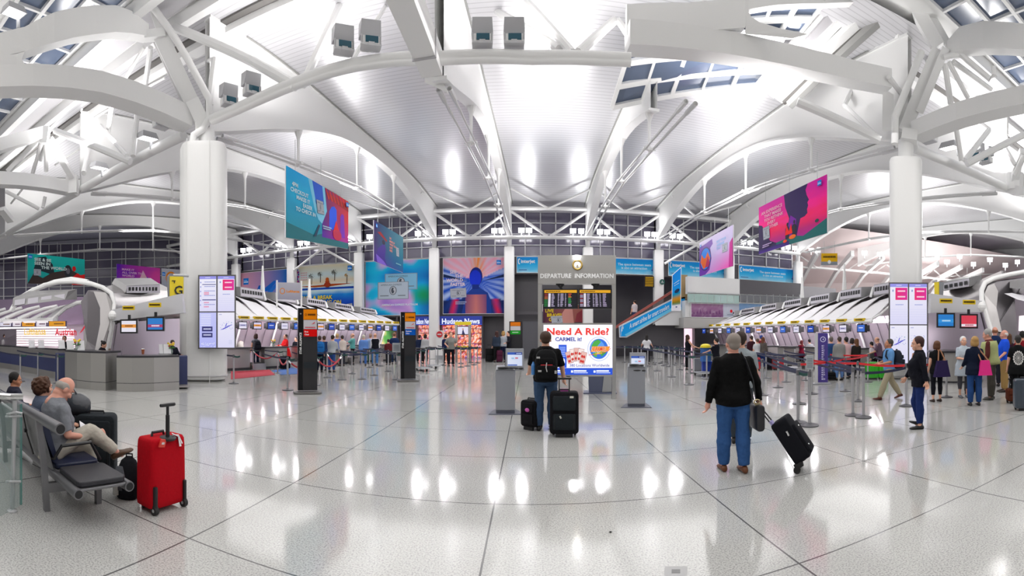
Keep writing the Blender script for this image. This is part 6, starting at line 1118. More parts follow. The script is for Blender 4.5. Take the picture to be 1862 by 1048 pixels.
def backpack(label, p, m, size=(.32, .20, .48), detail=True):      # worn on the back of person p
    J, U, HD, sh, k = PJ[p.name]; c = U(V(0, .125 + size[1] / 2, 1.17)); r = thing('backpack', label, 'backpack', wpt(p, c), p.rotation_euler.z); r.scale = p.scale; mm = cloth(lin(m)); w_, d_, h = size
    b = mb(mm); b.loft([[(w_ / 2 * sx * cos(2 * pi * i / 18) ** 1 if False else w_ / 2 * sx * math.copysign(abs(cos(2 * pi * i / 18)) ** .6, cos(2 * pi * i / 18)), d_ / 2 * sy * math.copysign(abs(sin(2 * pi * i / 18)) ** .6, sin(2 * pi * i / 18)), h * z) for i in range(18)] for z, sx, sy in ((-.5, .80, .8), (-.46, .97, 1), (-.2, 1, 1), (.15, .97, .95), (.35, .85, .75), (.47, .62, .5), (.5, .3, .3))]); b.build('bag_body', r, True)
    b = mb(mm); b.rbox((0, d_ * .55, -h * .2), (w_ * .8, d_ * .32, h * .42), .04, 3, 'y'); b.build('front_pocket', r, True); b = mb(mm); b.rbox((0, d_ * .5, h * .14), (w_ * .62, d_ * .2, h * .2), .03, 3, 'y'); b.build('front_pocket', r, True)
    for sx in (-1, 1): mb(mm).sweep([(sx * .08, -d_ * .4, h * .42), (sx * .085, -d_ * .75, h * .53), (sx * .095, -d_ * .5 - .22, h * .50), (sx * .125, -d_ * .5 - .26, h * .2), (sx * .15, -d_ * .5 - .12, -h * .3), (sx * .13, -d_ * .4, -h * .4)], .055, .018, (0, -.7, .7)).build('shoulder_strap', r, True)
    mb(mm).tube([(-.04, -.02, h * .48), (-.03, -.02, h * .55), (.03, -.02, h * .55), (.04, -.02, h * .48)], .012, 6).build('top_handle', r, True); return r
# ------------------------------------------------------------------ the cast
BWR = random.Random(11)
def stand(label, px, foot_y, top_y, phi, **k):
    foot_y = far(foot_y); p = G(px, foot_y); s = FPX / p.length; return person(label, p, phi, H=max(1.15, min(1.95, (foot_y - top_y) / s)), **k)
D2 = dict(det=2)
backpacker = stand('man in a black T-shirt and jeans wearing a black backpack, seen from behind', 992, 783, 603, 182, la=(28, 10, 30), ra=(10, 16, 14), ll=(2, 2), rl=(6, 2), top='#0c0c0e', sleeve=.55, hem=.84, legs='#3a506e', hair='short', hc='#3a2416', shoes='#0c0c0e', skin='light', bw=1.15, **D2)
bp = backpack('black backpack with grey pulls and a red line on the man at the departure board', backpacker, '#101113', (.34, .24, .54))
mb(mat('pull_grey', (.4, .4, .4), .4)).tube([(0, .24, .06), (.01, .25, -.02), (-.005, .25, -.09)], .008, 5).box((.12, .17, .14), (.05, .02, .03)).box((.10, .22, -.08), (.05, .02, .03)).box((-.13, .2, -.10), (.03, .02, .05)).build('zip_pull', bp); mb(mat('red_thread', (.5, .02, .03), .6)).box((.0, .215, .02), (.17, .01, .014)).build('red_line', bp)
mb(mat('bottle_blue', (.05, .2, .5), .3)).lathe([(.03, -.18), (.032, -.02), (.015, .02), (.012, .04)], 10, (.19, .0, .02)).build('side_bottle', bp)
blackman = stand('grey haired man in a black jacket and blue jeans standing with a rolling case', 1333, 857, 605, 196, la=(-2, 14, 14), ra=(-4, 18, 8), ll=(4, 2), rl=(-4, 4), fat=.05, top='#0b0b0c', sleeve=1, hem=.83, flare=.06, legs='#32568a', legw=1.12, hair='crop', hc='#8a8078', shoes='#6a3a1a', skin='pink', collar='#0b0b0c', bw=1.13, **D2)
stand('dark haired man in a grey T-shirt half hidden by the man in black', 1347, 806, 603, 178, top='#8f979c', sleeve=.5, legs='#3a4148', hair='short', hc='#2c1a10', det=1)
walker = stand('woman in a navy blazer and blue trousers walking to the left', 1672, 779, 612, 276, sex='f', la=(-14, 12, 8), ra=(24, 12, 8), ll=(2, 3), rl=(12, 26), lean=2, head=(0, 6), fat=.06, top='#12131c', sleeve=1, hem=.80, flare=.05, legs='#1c2d60', legw=.96, leg_len=.97, hair='short', hc='#3a1a18', shoes='#101014', skin='light', feet=(0, -22), **D2)
def lapel(p): 
    J, U, HD, sh, k = PJ[p.name]; b = mb(skin_mat('light')); b.loft([[U(V(x, y, z)) for x, y, z in q] for q in ([(-.06, -.105, 1.435), (.06, -.105, 1.435), (.0, -.138, 1.26)], [(-.05, -.06, 1.43), (.05, -.06, 1.43), (0, -.08, 1.26)])]); b.build('neckline', p)
lapel(walker)
khaki = stand('man in a light blue shirt and khaki trousers striding with a dark backpack', 1616, 726, 613, 292, la=(10, 10, 70), ra=(10, 10, 60), ll=(24, 6), rl=(-20, 12), top='#5f90c4', sleeve=.55, legs='#a39a82', legw=1.15, hair='short', hc='#3f3a36', shoes='#54200f', skin='tan', det=1, feet=(-8, 14)); backpack('dark blue grey backpack on the striding man in khaki', khaki, '#232833', (.34, .24, .52))
bagwoman = stand('woman in a black top with a purple bag behind the walking woman', 1703, 731, 620, 205, sex='f', la=(0, 8, 20), ra=(0, 12, 20), top='#131214', sleeve=.3, hem=.80, legs='#15131a', leg_len=.85, legw=.9, hair='bob', hc='#5a341c', shoes='#2a1510', det=1)
stand('white haired woman in a pale grey dress with turquoise sleeves', 1752, 723, 612, 22, sex='f', la=(15, 8, 60), ra=(15, 8, 70), arms_in=(30, 30), top='#b4bfca', sleeve=.55, hem=.62, flare=.10, legs='#4a4a50', leg_len=.8, legw=.9, hair='short', hc='#d9d9d9', shoes='#5a6068', skin='light', det=1, collar='#8fd0cc')
navyw = stand('blonde woman in a navy sweater with a bright pink bag', 1772, 738, 612, 196, sex='f', la=(10, 12, 40), ra=(5, 12, 30), fat=.04, top='#10182c', sleeve=1, hem=.78, flare=.10, legs='#25467a', legw=1.1, hair='bob', hc='#a8824a', shoes='#0c0c10', skin='light', det=1)
stand('tall grey haired man in a yellow green vest over a maroon shirt', 1802, 727, 598, 262, la=(8, 10, 30), ra=(12, 10, 35), lean=6, head=(0, 10), fat=.05, top='#5a2c2a', sleeve=.75, legs='#45423c', legw=1.15, hair='short', hc='#9a9a98', shoes='#3c3a36', skin='pink', vest='#a9b07a', det=1)
stand('white haired man in a bright blue polo shirt', 1826, 713, 600, 284, la=(8, 10, 40), ra=(10, 10, 40), fat=.05, top='#1c4fd0', sleeve=.55, legs='#9a7c4c', legw=1.1, hair='ring', hc='#d4d0cc', shoes='#2a2018', skin='pink', det=1)
stand('bald man in a dark blue shirt behind the man in the bright blue polo', 1809, 703, 594, 190, top='#182c50', sleeve=.6, legs='#2a2c34', hair='ring', hc='#8a5a3c', skin='pink', det=1)
mandala = stand('woman in a black top with a white lace medallion on the back', 1851, 733, 609, 184, sex='f', la=(-2, 14, 14), ra=(4, 12, 20), fat=.06, top='#121214', sleeve=.5, hem=.74, flare=.16, legs='#0f0f12', hair='crop', hc='#2c2826', shoes='#141416', skin='light', det=1)
def medallion(p):
    J, U, HD, sh, k = PJ[p.name]; a = MB().use('print'); y0 = .165; c = (.72, .71, .69)
    def pt(r, an, e=0): return U(V(r * cos(an) * .85, y0 + e - (r * cos(an)) ** 2 * 1.2, 1.16 + r * 1.25 * sin(an)))
    for i in range(16):
        a0, a1 = 2 * pi * i / 16, 2 * pi * (i + 1) / 16
        for r0, r1, e in ((.115, .135, .004), (.06, .068, .004)): a.raw([pt(r0, a0, e), pt(r1, a0, e), pt(r1, a1, e), pt(r0, a1, e)], [(0, 1, 2, 3)], [c] * 4)
        am = (a0 + a1) / 2; a.raw([pt(.07, am, .005), pt(.095, a0 + .08, .005), pt(.114, am, .005), pt(.095, a1 - .08, .005)], [(0, 1, 2, 3)], [c] * 4); a.raw([pt(.136, a0, .004), pt(.155, am, .004), pt(.136, a1, .004)], [(0, 1, 2)], [c] * 3)
    for r0, r1 in ((.0, .022), (.03, .05)):
        for i in range(12): a0, a1 = 2 * pi * i / 12, 2 * pi * (i + (1 if r0 == 0 else .6)) / 12; a.raw([pt(r0, a0, .004), pt(r1, a0, .004), pt(r1, a1, .004), pt(r0, a1, .004)], [(0, 1, 2, 3)], [c] * 4)
    a.build('lace_medallion', p)
medallion(mandala)
stand('woman with long brown hair behind the woman with the lace medallion', 1834, 705, 607, 200, sex='f', top='#3a2430', legs='#1c1c20', hair='long', hc='#5a3a20', det=0)
stand('person in a red top at the right edge of the queue', 1859, 706, 602, 190, top='#7a1420', legs='#15161c', hair='short', hc='#14100e', det=0)
stand('dark haired woman in white far behind the queue at the right', 1843, 690, 602, 10, sex='f', top='#c8c4c8', legs='#20222a', hair='bob', hc='#1a1412', det=0)
# check-in queue at the right
Q = [
 ('man in a blue jacket and jeans left of the man in the grey sweater', 1511, 690, 612, 195, dict(top='#2c4a7c', legs='#5a7aa4', hair='crop', hc='#6a625c')),
 ('man in a grey sweater and jeans in the right queue', 1526, 692, 612, 200, dict(top='#8a8a88', legs='#5878a8', hair='crop', hc='#4a3a30', fat=.03)),
 ('dark haired man in a pink shirt beside the man in the grey sweater', 1538, 689, 613, 215, dict(top='#d8b4b8', legs='#2c3448', hc='#14100e')),
 ('woman in a pale shirt with a small blue bag in the right queue', 1549, 687, 615, 200, dict(sex='f', top='#b8c4dc', legs='#1c2c50', hair='bob', hc='#2c2420')),
 ('woman with long brown hair and a dark jacket in the right queue', 1557, 688, 616, 210, dict(sex='f', top='#2a2624', legs='#22222a', hair='long', hc='#6a4428')),
 ('bending woman in white with a magenta backpack by the green cases', 1590, 684, 621, 230, dict(sex='f', top='#d8d4d8', legs='#15161c', hair='short', hc='#14100e', lean=16)),
 ('bald man in a mauve shirt leaning over the green suitcases', 1601, 686, 612, 260, dict(top='#6a5468', sleeve=.55, legs='#1a1a20', hair='ring', hc='#8a6a54', lean=12, la=(30, 8, 50), ra=(30, 8, 50))),
 ('woman in a maroon dress reaching out at the check-in desk', 1457, 668, 619, 225, dict(sex='f', top='#7a1430', hem=.66, flare=.1, legs='#22181c', hair='long', hc='#6a1c1c', la=(50, 20, 20), ra=(10, 10, 20))),
 ('man in a grey shirt with a black bag next to the woman in maroon', 1473, 669, 617, 200, dict(top='#a0a4a8', legs='#22242a', hc='#14100e', lean=10)),
 ('man in a dark red jacket in the middle of the right queue', 1366, 670, 611, 215, dict(top='#3a1c24', legs='#1c2434', hc='#3a2c24')),
 ('man in a white T-shirt with a black shoulder bag in the right queue', 1377, 671, 616, 205, dict(top='#c8ccd0', sleeve=.5, legs='#1c2a4a', hc='#5a4434')),
 ('woman with auburn hair in a dark top in the right queue', 1388, 671, 613, 150, dict(sex='f', top='#5a5450', legs='#22346a', hair='long', hc='#6a3a20')),
 ('person with a blue cap in the right queue', 1384, 667, 610, 190, dict(top='#7a2430', legs='#20242c', hc='#1c3c8a')),
 ('man in a black T-shirt bending over a luggage cart left of the man in black', 1302, 684, 615, 240, dict(top='#151517', sleeve=.5, legs='#22262e', hc='#241a14', fat=.05, ra=(40, 10, 30), la=(40, 10, 30))),
 ('long haired woman in a black vest pushing luggage at the right', 1251, 673, 609, 120, dict(sex='f', top='#141416', sleeve=0, legs='#16161a', hair='long', hc='#3a2018', la=(40, 8, 30), ra=(40, 8, 30))),
 ('long black haired woman in a white T-shirt by the dark escalator wall', 1176, 655, 609, 175, dict(sex='f', top='#c4c4c8', sleeve=.45, legs='#1a1a20', hair='long', hc='#100c0c', la=(0, 25, 60), ra=(0, 25, 60))),
]
for lb, px, fy, hy_, ph, kw in Q: stand(lb, px, fy, hy_, ph, group='people in the right check-in queue', **kw)
backpack('magenta backpack on the bending woman by the green cases', bpy.data.objects[[o.name for o in bpy.data.objects if o.get('label', '').startswith('bending woman in white')][0]], '#7a1c5c', (.30, .2, .42))
# people at the left
ql = [
 ('woman in a grey vest with a black shoulder bag at the red ropes', 465, 671, 607, 205, dict(sex='f', top='#5a5c64', sleeve=.2, legs='#141c34', legw=.9, hair='bob', hc='#3a2218', det=1)),
 ('woman in a long red coat at the left check-in desk', 519, 667, 608, 300, dict(sex='f', top='#c41a1c', sleeve=1, hem=.52, flare=.22, legs='#1a1416', hair='short', hc='#3a2418', la=(25, 8, 60), ra=(25, 8, 60), det=1)),
 ('man with a bright blue backpack behind the red ropes', 581, 677, 611, 190, dict(top='#1c5080', legs='#141a2c', hc='#3a2a20', det=1)),
 ('person in a navy jacket just right of the bright blue backpack', 589, 674, 611, 200, dict(top='#22345c', legs='#3a4048', hc='#4a3424')),
 ('leaning man in a grey shirt with a black shoulder bag', 603, 677, 609, 160, dict(top='#a4a8ac', legs='#2c4a86', hc='#2c1c14', lean=14, la=(30, 8, 30), ra=(30, 8, 30))),
 ('man in a blue shirt at the left desks behind the leaning man', 613, 664, 607, 190, dict(top='#5a74c0', legs='#8a8478', hc='#c0a06a')),
 ('person in a pale shirt with a dark green bag at the left desks', 622, 664, 610, 200, dict(top='#c8bcb4', legs='#2a2c34', hc='#2a1c14')),
 ('man in a teal shirt reaching to the left desk', 641, 657, 606, 260, dict(top='#5aa09c', sleeve=.55, legs='#16161c', hc='#a87c60', hair='ring', la=(50, 10, 10), ra=(20, 10, 20))),
 ('man in a light blue shirt and jeans with a pale cap', 661, 662, 609, 180, dict(top='#5f86c8', legs='#3f68a8', hc='#c8c4b4', fat=.03)),
 ('man in a black vest and white shirt behind the belts', 682, 661, 606, 195, dict(top='#d0d0d4', vest='#141416', legs='#4a78b0', hair='ring', hc='#a87c60')),
 ('man in a pale blue shirt behind the man in the black vest', 674, 655, 607, 170, dict(top='#8aa4cc', legs='#1c4c3c', hc='#a08070')),
 ('person in dark red with a child by the food counter', 706, 658, 617, 190, dict(top='#5a2024', legs='#1c1c22', hc='#1a1210', fat=.04)),
 ('man in a navy T-shirt standing left of the Business Class pylon', 717, 656, 605, 180, dict(top='#182c54', sleeve=.55, legs='#22304a', hc='#7a5a44')),
 ('woman in a grey patterned blouse and black trousers with hand on hip', 820, 664, 604, 8, dict(sex='f', top='#7c7c78', sleeve=.5, legs='#121216', hair='short', hc='#6a4a30', la=(-5, 30, 70), ra=(-5, 28, 60), arms_in=(40, 40), det=1)),
 ('woman in a grey top on a luggage cart near the news shop', 773, 652, 608, 200, dict(sex='f', top='#a4a4a8', legs='#16161c', hc='#1a120e', hair='bob')),
 ('man in a navy jacket beside the luggage carts', 763, 651, 609, 170, dict(top='#1a2440', legs='#14161e', hc='#2a1c14')),
 ('person in dark clothes passing behind the column with the no entry sign', 811, 650, 608, 160, dict(top='#1c2448', legs='#181a22', hc='#1a120e')),
 ('woman with long dark hair left of the grey topped woman by the dark wall', 903, 647, 600, 200, dict(sex='f', top='#2a3444', legs='#101014', hair='long', hc='#3a1c18')),
 ('blonde woman in a grey top and navy trousers with a tan handbag', 915, 646, 598, 195, dict(sex='f', top='#9aa0a8', sleeve=.5, legs='#141c38', hair='bob', hc='#a8844c', fat=.04)),
 ('person in black facing the blonde woman with the tan handbag', 924, 645, 598, 300, dict(top='#141418', legs='#15161c', hc='#1a120e', la=(30, 20, 40))),
 ('small boy in a bright blue T-shirt between the two front desks', 209, 692, 631, 80, dict(top='#1c94d8', sleeve=.5, legs='#14161c', leg_len=.6, hc='#7a5a44', hair='ring', det=1)),
 ('person on a wheelchair in dark clothes between the two front desks', 201, 690, 634, 60, dict(top='#8a7cb0', legs='#14161c', leg_len=.6, hc='#b8a090')),
]
LB = {}
for lb, px, fy, hy_, ph, kw in ql: LB[lb[:24]] = stand(lb, px, fy, hy_, ph, group='people at the left check-in desks', **kw)
backpack('bright blue backpack behind the red ropes', LB['man with a bright blue b'], '#1f62a4', (.36, .22, .56)); backpack('black backpack slung on the woman in the grey vest', LB['woman in a grey vest wit'], '#121316', (.30, .2, .44))
def behind(lb, px, r_, top_y, phi, **k):
    p = P(px, 611, r_); p.z = 0; h = CAMH + (HY - top_y) / FPX * r_; person(lb, p, phi, H=max(1.5, h), group='check-in staff behind the left desks', **k)
behind('staff member in a red shirt and dark cap behind the far left desk', 40, 24.6, 609, 20, top='#a81c2c', sleeve=.8, hair='short', hc='#14161f', la=(30, 8, 50), ra=(30, 8, 50), det=1)
behind('staff member in white beside the red shirted one at the far left', 9, 27, 608, 40, sex='f', top='#c8c4c8', legs='#22222a', hair='short', hc='#3a1c14')
behind('staff member in a dark suit behind the desk with flowers', 117, 18.6, 611, 350, top='#14161f', legs='#14161f', hc='#14100e', collar='#c8c8cc', det=1)
behind('woman with dark hair leaning behind the curved desk', 180, 15.6, 622, 60, sex='f', top='#121318', legs='#14161f', hair='bun', hc='#100c0c', lean=18, la=(40, 10, 60), ra=(40, 20, 60), det=1)
behind('staff member with brown hair behind the desk beside the left column', 314, 16.6, 619, 20, sex='f', top='#1a1c2a', legs='#14161f', hair='bun', hc='#2a1a12', la=(30, 10, 50), ra=(30, 10, 50), det=1)
behind('staff member in white and yellow behind the desk right of the left column', 436, 24.6, 611, 330, sex='f', top='#c8c4bc', legs='#14161f', hc='#14100e')
behind('dark haired staff member behind the First Class pylon', 538, 26, 613, 320, top='#14161f', legs='#14161f', hc='#14100e')
p = W(1154, 591, 30.6); pe = person('man in a pale shirt riding the escalator', p, 220, H=1.7, top='#c0b8bc', legs='#2c3a5c', sleeve=.5, hc='#2a1a12')
# waiting passengers on the row of seats
SF, SU = V(.2, .98, 0), V(-.98, .2, 0); SE = P(166, 611, 4.15); SE.z = 0; SH = .38
def seat_at(k, f=0.0): return SE + SU * (.58 * k) + SF * f
def sitter(label, k, f=-.08, turn=0, **kw):
    p = seat_at(k, f); b = person(label, p, 0, sit=SH, **kw); b.rotation_euler.z = atan2(SF.x, -SF.y) * 1.0 + R(turn) if False else math.atan2(SF.y, SF.x) + pi / 2 + R(turn); return b
reader = sitter('balding man in a grey T-shirt reading with crossed legs on the seats', 1.15, f=-.15, H=1.62, bw=1.14, la=(18, 8, 58), ra=(14, 10, 66), arms_in=(28, 34), ll=(84, 72), rl=(120, 74), lean=6, head=(6, 36), fat=.05, top='#7c7f85', sleeve=.5, hem=.84, legs='#b4afa3', legw=1.12, leg_len=.97, hair='ring', hc='#a09a94', shoes='#4a3018', skin='pink', feet=(0, -20), **D2)
curly = sitter('woman with curly brown hair in a grey blue top on the seats', 2.2, f=-.06, H=1.46, bw=1.15, sex='f', la=(20, 8, 60), ra=(20, 8, 60), ll=(85, 82), rl=(85, 82), top='#5a6478', sleeve=.8, legs='#22283a', hair='curly', hc='#4a2c18', skin='light', det=1, head=(0, 8))
boy = sitter('dark haired boy farther along the row of seats', 4.6, f=-.05, H=1.36, la=(20, 8, 60), ra=(20, 8, 60), ll=(85, 82), rl=(85, 82), top='#2c2c3a', legs='#22283a', hair='short', hc='#14100e', skin='tan', det=1, head=(-20, 10))
# ------------------------------------------------------------------ luggage
def suitcase(label, pos, yaw, w_, d_, h, c, handle=.35, wheels=True, soft=True, group=None, panels=True, hc='#1a1a1c', name='suitcase', two=True):
    r = thing(name, label, 'suitcase', tuple(pos), yaw, group); m = cloth(lin(c)) if soft else mat('hard_' + c, lin(c), .3, coat=.3); z0 = .055 if wheels else 0; dm = mat('trim_' + hc, lin(hc), .5)
    mb(m).rbox((0, 0, z0 + (h - z0) / 2), (w_, d_, h - z0), min(.06, d_ * .28), 4, 'y').build('case_body', r, AUTO)
    if panels:
        for z, hh in ((.30, .38), (.74, .34)): b = mb(m); b.rbox((0, -d_ / 2 - .012, z0 + (h - z0) * z), (w_ * .78, .035, (h - z0) * hh), .03, 3, 'y'); b.build('front_pocket', r, AUTO)
        for sx in (-.33, .33): mb(dm).tube([(sx * w_, -d_ / 2 - .030, z0 + (h - z0) * z) for z in (.14, .46)], .004, 5).build('seam', r)
    if not soft:
        b = mb(m); [b.box((x * w_, -d_ / 2 - .002, z0 + (h - z0) / 2), (.03, .02, (h - z0) * .8)) for x in (-.3, -.1, .1, .3)]; b.build('ridge', r)
    b = mb(dm); b.tube([(-.09, 0, h - .005), (-.08, 0, h + .03), (.08, 0, h + .03), (.09, 0, h - .005)], .012, 6); b.build('carry_handle', r)
    if handle:
        b = mb(mat('tube_dark', (.05, .05, .055), .3, .8)); xs = (-.085, .085) if two else (0,)
        for x in xs: b.tube([(x, d_ * .32, h - .1), (x, d_ * .32, h + handle)], .010, 6)
        b.use(dm).box((0, d_ * .32, h + handle), (.24 if two else .16, .035, .03)); b.build('pull_handle', r)
    if wheels:
        for x in (-w_ * .38, w_ * .38): b = mb(rubber); b.tube([(x - .018, d_ * .30, .04), (x + .018, d_ * .30, .04)], .04, 12); b.use(dm).box((x, d_ * .30, .075), (.05, .08, .07)); b.build('wheel', r)
        b = mb(dm); b.box((0, -d_ * .35, .028), (w_ * .6, .04, .056)); b.build('foot', r)
    return r
p = G(293, 922); red = thing('suitcase', 'large red upright suitcase with its handle up beside the seats', 'suitcase', p, face_cam(p, 0) + R(38)); rm = cloth(lin('#b00618')); w_, d_, h = .44, .28, .69
mb(rm).loft([[(x * s, y * s2, z) for x, y in [(w_ / 2 * math.copysign(abs(cos(2 * pi * i / 28)) ** .35, cos(2 * pi * i / 28)), d_ / 2 * math.copysign(abs(sin(2 * pi * i / 28)) ** .35, sin(2 * pi * i / 28))) for i in range(28)]] for z, s, s2 in ((.05, .93, .9), (.06, .98, .98), (.10, 1, 1), (.40, .985, 1), (.60, .97, .99), (.66, .955, .95), (.685, .90, .86), (.69, .80, .7))]).build('case_body', red, True)
wrinkle(red.children[0], .0008) if False else None
dk_ = mat('trim_#1a1a1c', lin('#1a1a1c'), .5)
for sx in (-1, 1): b = mb(dk_); b.rbox((sx * .175, -.135, .16), (.035, .05, .20), .012, 2); b.use(rubber).tube([(sx * .175 - .02, -.13, .042), (sx * .175 + .02, -.13, .042)], .042, 14); b.use(lgrey).tube([(sx * .175 - .022, -.13, .042), (sx * .175 + .022, -.13, .042)], .016, 10); b.build('wheel', red)
mb(dk_).box((0, .10, .025), (.3, .03, .05)).build('foot', red)
mb(dk_).tube([(-.10, .02, .685), (-.09, .02, .725), (.04, .02, .725), (.05, .02, .685)], .014, 8).build('carry_handle', red)
b = mb(dk_); b.lathe([(.075, -.02), (.085, .0), (.07, .012)], 18, (.0, -.10, .685)); b.tube([(0, -.10, .66), (0, -.10, .90)], .020, 8); b.tube([(0, -.10, .88), (0.0, -.10, .99)], .014, 8); b.tube([(-.085, -.10, .995), (.085, -.10, .995)], .016, 8); b.rbox((0, -.10, .995), (.16, .035, .03), .012, 2); b.build('pull_handle', red)
tg = mb(mat('tag_red', (.75, .05, .03), .5)).box((-.10, -.15, .655), (.09, .012, .075), (.2, .2, .3)).build('luggage_tag', red); mb('white_print').box((-.10, -.158, .655), (.04, .006, .02), (.2, .2, .3)).build('tag_print', tg); b = mb(mat('paper', (.75, .74, .76), .6)); b.sweep([(.06, -.10, .70), (.11, -.13, .70), (.13, -.16, .62)], .03, .004); b.sweep([(.05, -.10, .72), (.10, -.14, .69), (.10, -.17, .60)], .025, .004); b.build('paper_tag', red)
p = G(232, 905); r = thing('backpack', 'black and grey backpack with a bottle leaning on the red suitcase', 'backpack', p, face_cam(p, -20)); m = cloth(lin('#15161a')); mb(m).loft([[(w_ * cos(2 * pi * i / 16), dd * sin(2 * pi * i / 16) + sh_, z) for i in range(16)] for z, w_, dd, sh_ in ((.0, .10, .08, 0), (.03, .125, .11, 0), (.16, .13, .12, .0), (.28, .115, .10, .02), (.37, .08, .07, .035), (.41, .03, .03, .04))]).build('bag_body', r, True); mb(cloth(lin('#55585e'))).loft([[(.07 * s * cos(2 * pi * i / 12) - .05, -.10 - .02 * sin(2 * pi * i / 12) * s, z) for i in range(12)] for z, s in ((.1, .8), (.2, 1), (.34, .5))]).build('side_panel', r, True); mb(mat('water_bottle', (.5, .5, .46), .15, alpha=.7)).lathe([(.03, .05), (.032, .18), (.014, .22), (.014, .235)], 12, (-.09, -.10, 0)).build('bottle', r); mb(mat('cap_green', (.02, .35, .12), .4)).lathe([(.015, .235), (.015, .255), (.002, .256)], 10, (-.09, -.10, 0)).build('bottle_cap', r); mb(m).tube([(-.02, .02, .40), (-.02, .02, .44), (.04, .03, .44), (.04, .03, .40)], .009, 6).build('top_handle', r)
p = seat_at(1.15, 1.02); p = P(176, 611, 5.35); p.z = 0; gc = suitcase('dark grey upright suitcase standing in front of the reading man', p, face_cam(p, -10), .46, .28, .74, '#23282c', 0, True)
p2 = P(152, 611, 5.35); p2.z = .745; r = thing('duffel_bag', 'crumpled grey sports bag wrapped in plastic behind the reading man', 'bag', P(140, 611, 5.5) + V(0, 0, -CAMH + .70), 0); m = cloth(lin('#3c4046')); rr = random.Random(5); b = mb(m); b.ell((0, 0, .12), (.21, .15, .13), 22, 12, None)
b.v = [q * (1 + .10 * noise.noise(q * 14)) for q in b.v]; b.build('bag_body', r, True); mb(mat('plastic_film', (.7, .7, .72), .1, alpha=.12)).ell((.06, .0, .15), (.16, .13, .13), 12, 8).build('plastic_wrap', r); mb(m).tube([(-.08, -.06, .26), (-.04, -.08, .31), (.04, -.08, .31), (.08, -.06, .26)], .012, 6).build('handle', r); mb('white_print').box((.0, -.142, .15), (.05, .006, .015)).build('brand_mark', r); mb(m).box((0, .02, -.05), (.2, .2, .12)).build('base_panel', r)
# book in the reader's hands
h1, h2 = hand(reader, 'l'), hand(reader, 'r'); c = (h1 + h2) / 2 + V(.03, .04, -.03); r = thing('book', 'open pale book in the hands of the reading man', 'book', c, reader.rotation_euler.z); b = mb(mat('paper', (.75, .74, .76), .6)); b.loft([[(-.11, -.05, .07), (0, 0, 0), (.11, -.05, .07), (.11, -.045, .085), (0, .008, .015), (-.11, -.045, .085)], [(-.11, .10, .17), (0, .13, .10), (.11, .10, .17), (.11, .10, .185), (0, .13, .115), (-.11, .10, .185)]]); b.build('pages', r); mb(mat('cover_grey', (.35, .35, .36), .5)).loft([[(-.115, -.052, .064), (0, 0, -.006), (.115, -.052, .064), (.115, -.05, .068), (0, .0, -.002), (-.115, -.05, .068)], [(-.115, .1, .164), (0, .13, .094), (.115, .1, .164), (.115, .1, .168), (0, .13, .098), (-.115, .1, .168)]]).build('cover', r)
# backpacker's luggage
p = G(1026, 793); big = suitcase('tall black suitcase with grey panels beside the backpacker', p, face_cam(p), .47, .30, .735, '#17181b', .20, True); 
for o in [c for c in big.children if c.name.startswith('front_pocket')]: o.data.materials[0] = cloth(lin('#26282c'))
mb(mat('grip_pink', (.55, .10, .42), .6)).box((0, .02, .755), (.13, .04, .04)).build('pink_wrap', big); mb(mat('zip_pale', (.6, .6, .52), .4)).bar((-.07, -.185, .36), (-.05, -.19, .32), .03, .02).box((.12, -.17, .66), (.06, .02, .03)).build('zip_pull', big)
p = G(967, 781); sm = suitcase('small black suitcase with a pink ribbon left of the backpacker', p, face_cam(p, -40), .34, .24, .52, '#191a1c', 0, True); mb('grip_pink').ell((.02, -.15, .36), (.05, .02, .035)).ell((.14, .05, .55), (.04, .03, .03)).build('pink_ribbon', sm)
# rolling case and shoulder bag of the man in black
hw = hand(blackman, 'r', .09); foot_ = G(1452, 856); foot_.z = .045; ax = (hw - foot_); L_ = ax.length; axn = ax.normalized(); rc = thing('suitcase', 'black rolling suitcase tilted behind the man in the black jacket', 'suitcase', foot_); zc = axn; yc = zc.cross(V(0, 0, 1)).normalized(); xc = yc.cross(zc)
rc.rotation_mode = 'QUATERNION'; xc = zc.cross(yc); rc.rotation_quaternion = Matrix((yc, xc, zc)).transposed().to_quaternion()
m = cloth(lin('#14161b')); sgn = 1 if xc.z > 0 else -1
mb(m).rbox((0, sgn * .13, .33), (.36, .22, .56), .05, 4, 'y').build('case_body', rc, AUTO); mb(m).rbox((0, sgn * .255, .28), (.30, .05, .40), .04, 3, 'y').build('front_pocket', rc, AUTO); b = mb(mat('tube_dark', (.05, .05, .055), .3, .8))
for x in (-.07, .07): b.tube([(x, sgn * .03, .55), (x * .8, 0, L_)], .009, 6)
b.tube([(-.07, 0, L_), (.07, 0, L_)], .015, 8); b.build('pull_handle', rc)
for x in (-.14, .14): b = mb(rubber); b.tube([(x - .018, 0, 0), (x + .018, 0, 0)], .043, 12); b.use(dk_).box((x, sgn * .05, .04), (.05, .10, .07)); b.build('wheel', rc)
mb(mat('lilac_tag', (.35, .32, .6), .5)).box((-.06, sgn * .04, .62), (.10, .03, .07)).build('name_tag', rc); mb(chrome).ell((.0, sgn * .285, .42), (.012, .01, .012)).ell((-.1, sgn * .285, .18), (.01, .01, .01)).tube([(-.19, sgn * .16, .40), (-.2, sgn * .17, .46)], .012, 6).build('buckle', rc)
J, U, HD, sh, k_ = PJ[blackman.name]; wb = lambda v: wpt(blackman, U(V(*v))) ; c = wb((-.27, .04, .70)); bg = thing('shoulder_bag', 'black leather bag hanging from the man in the black jacket', 'bag', c, blackman.rotation_euler.z); m = mat('leather_black', (.018, .018, .022), .4, bump=.1)
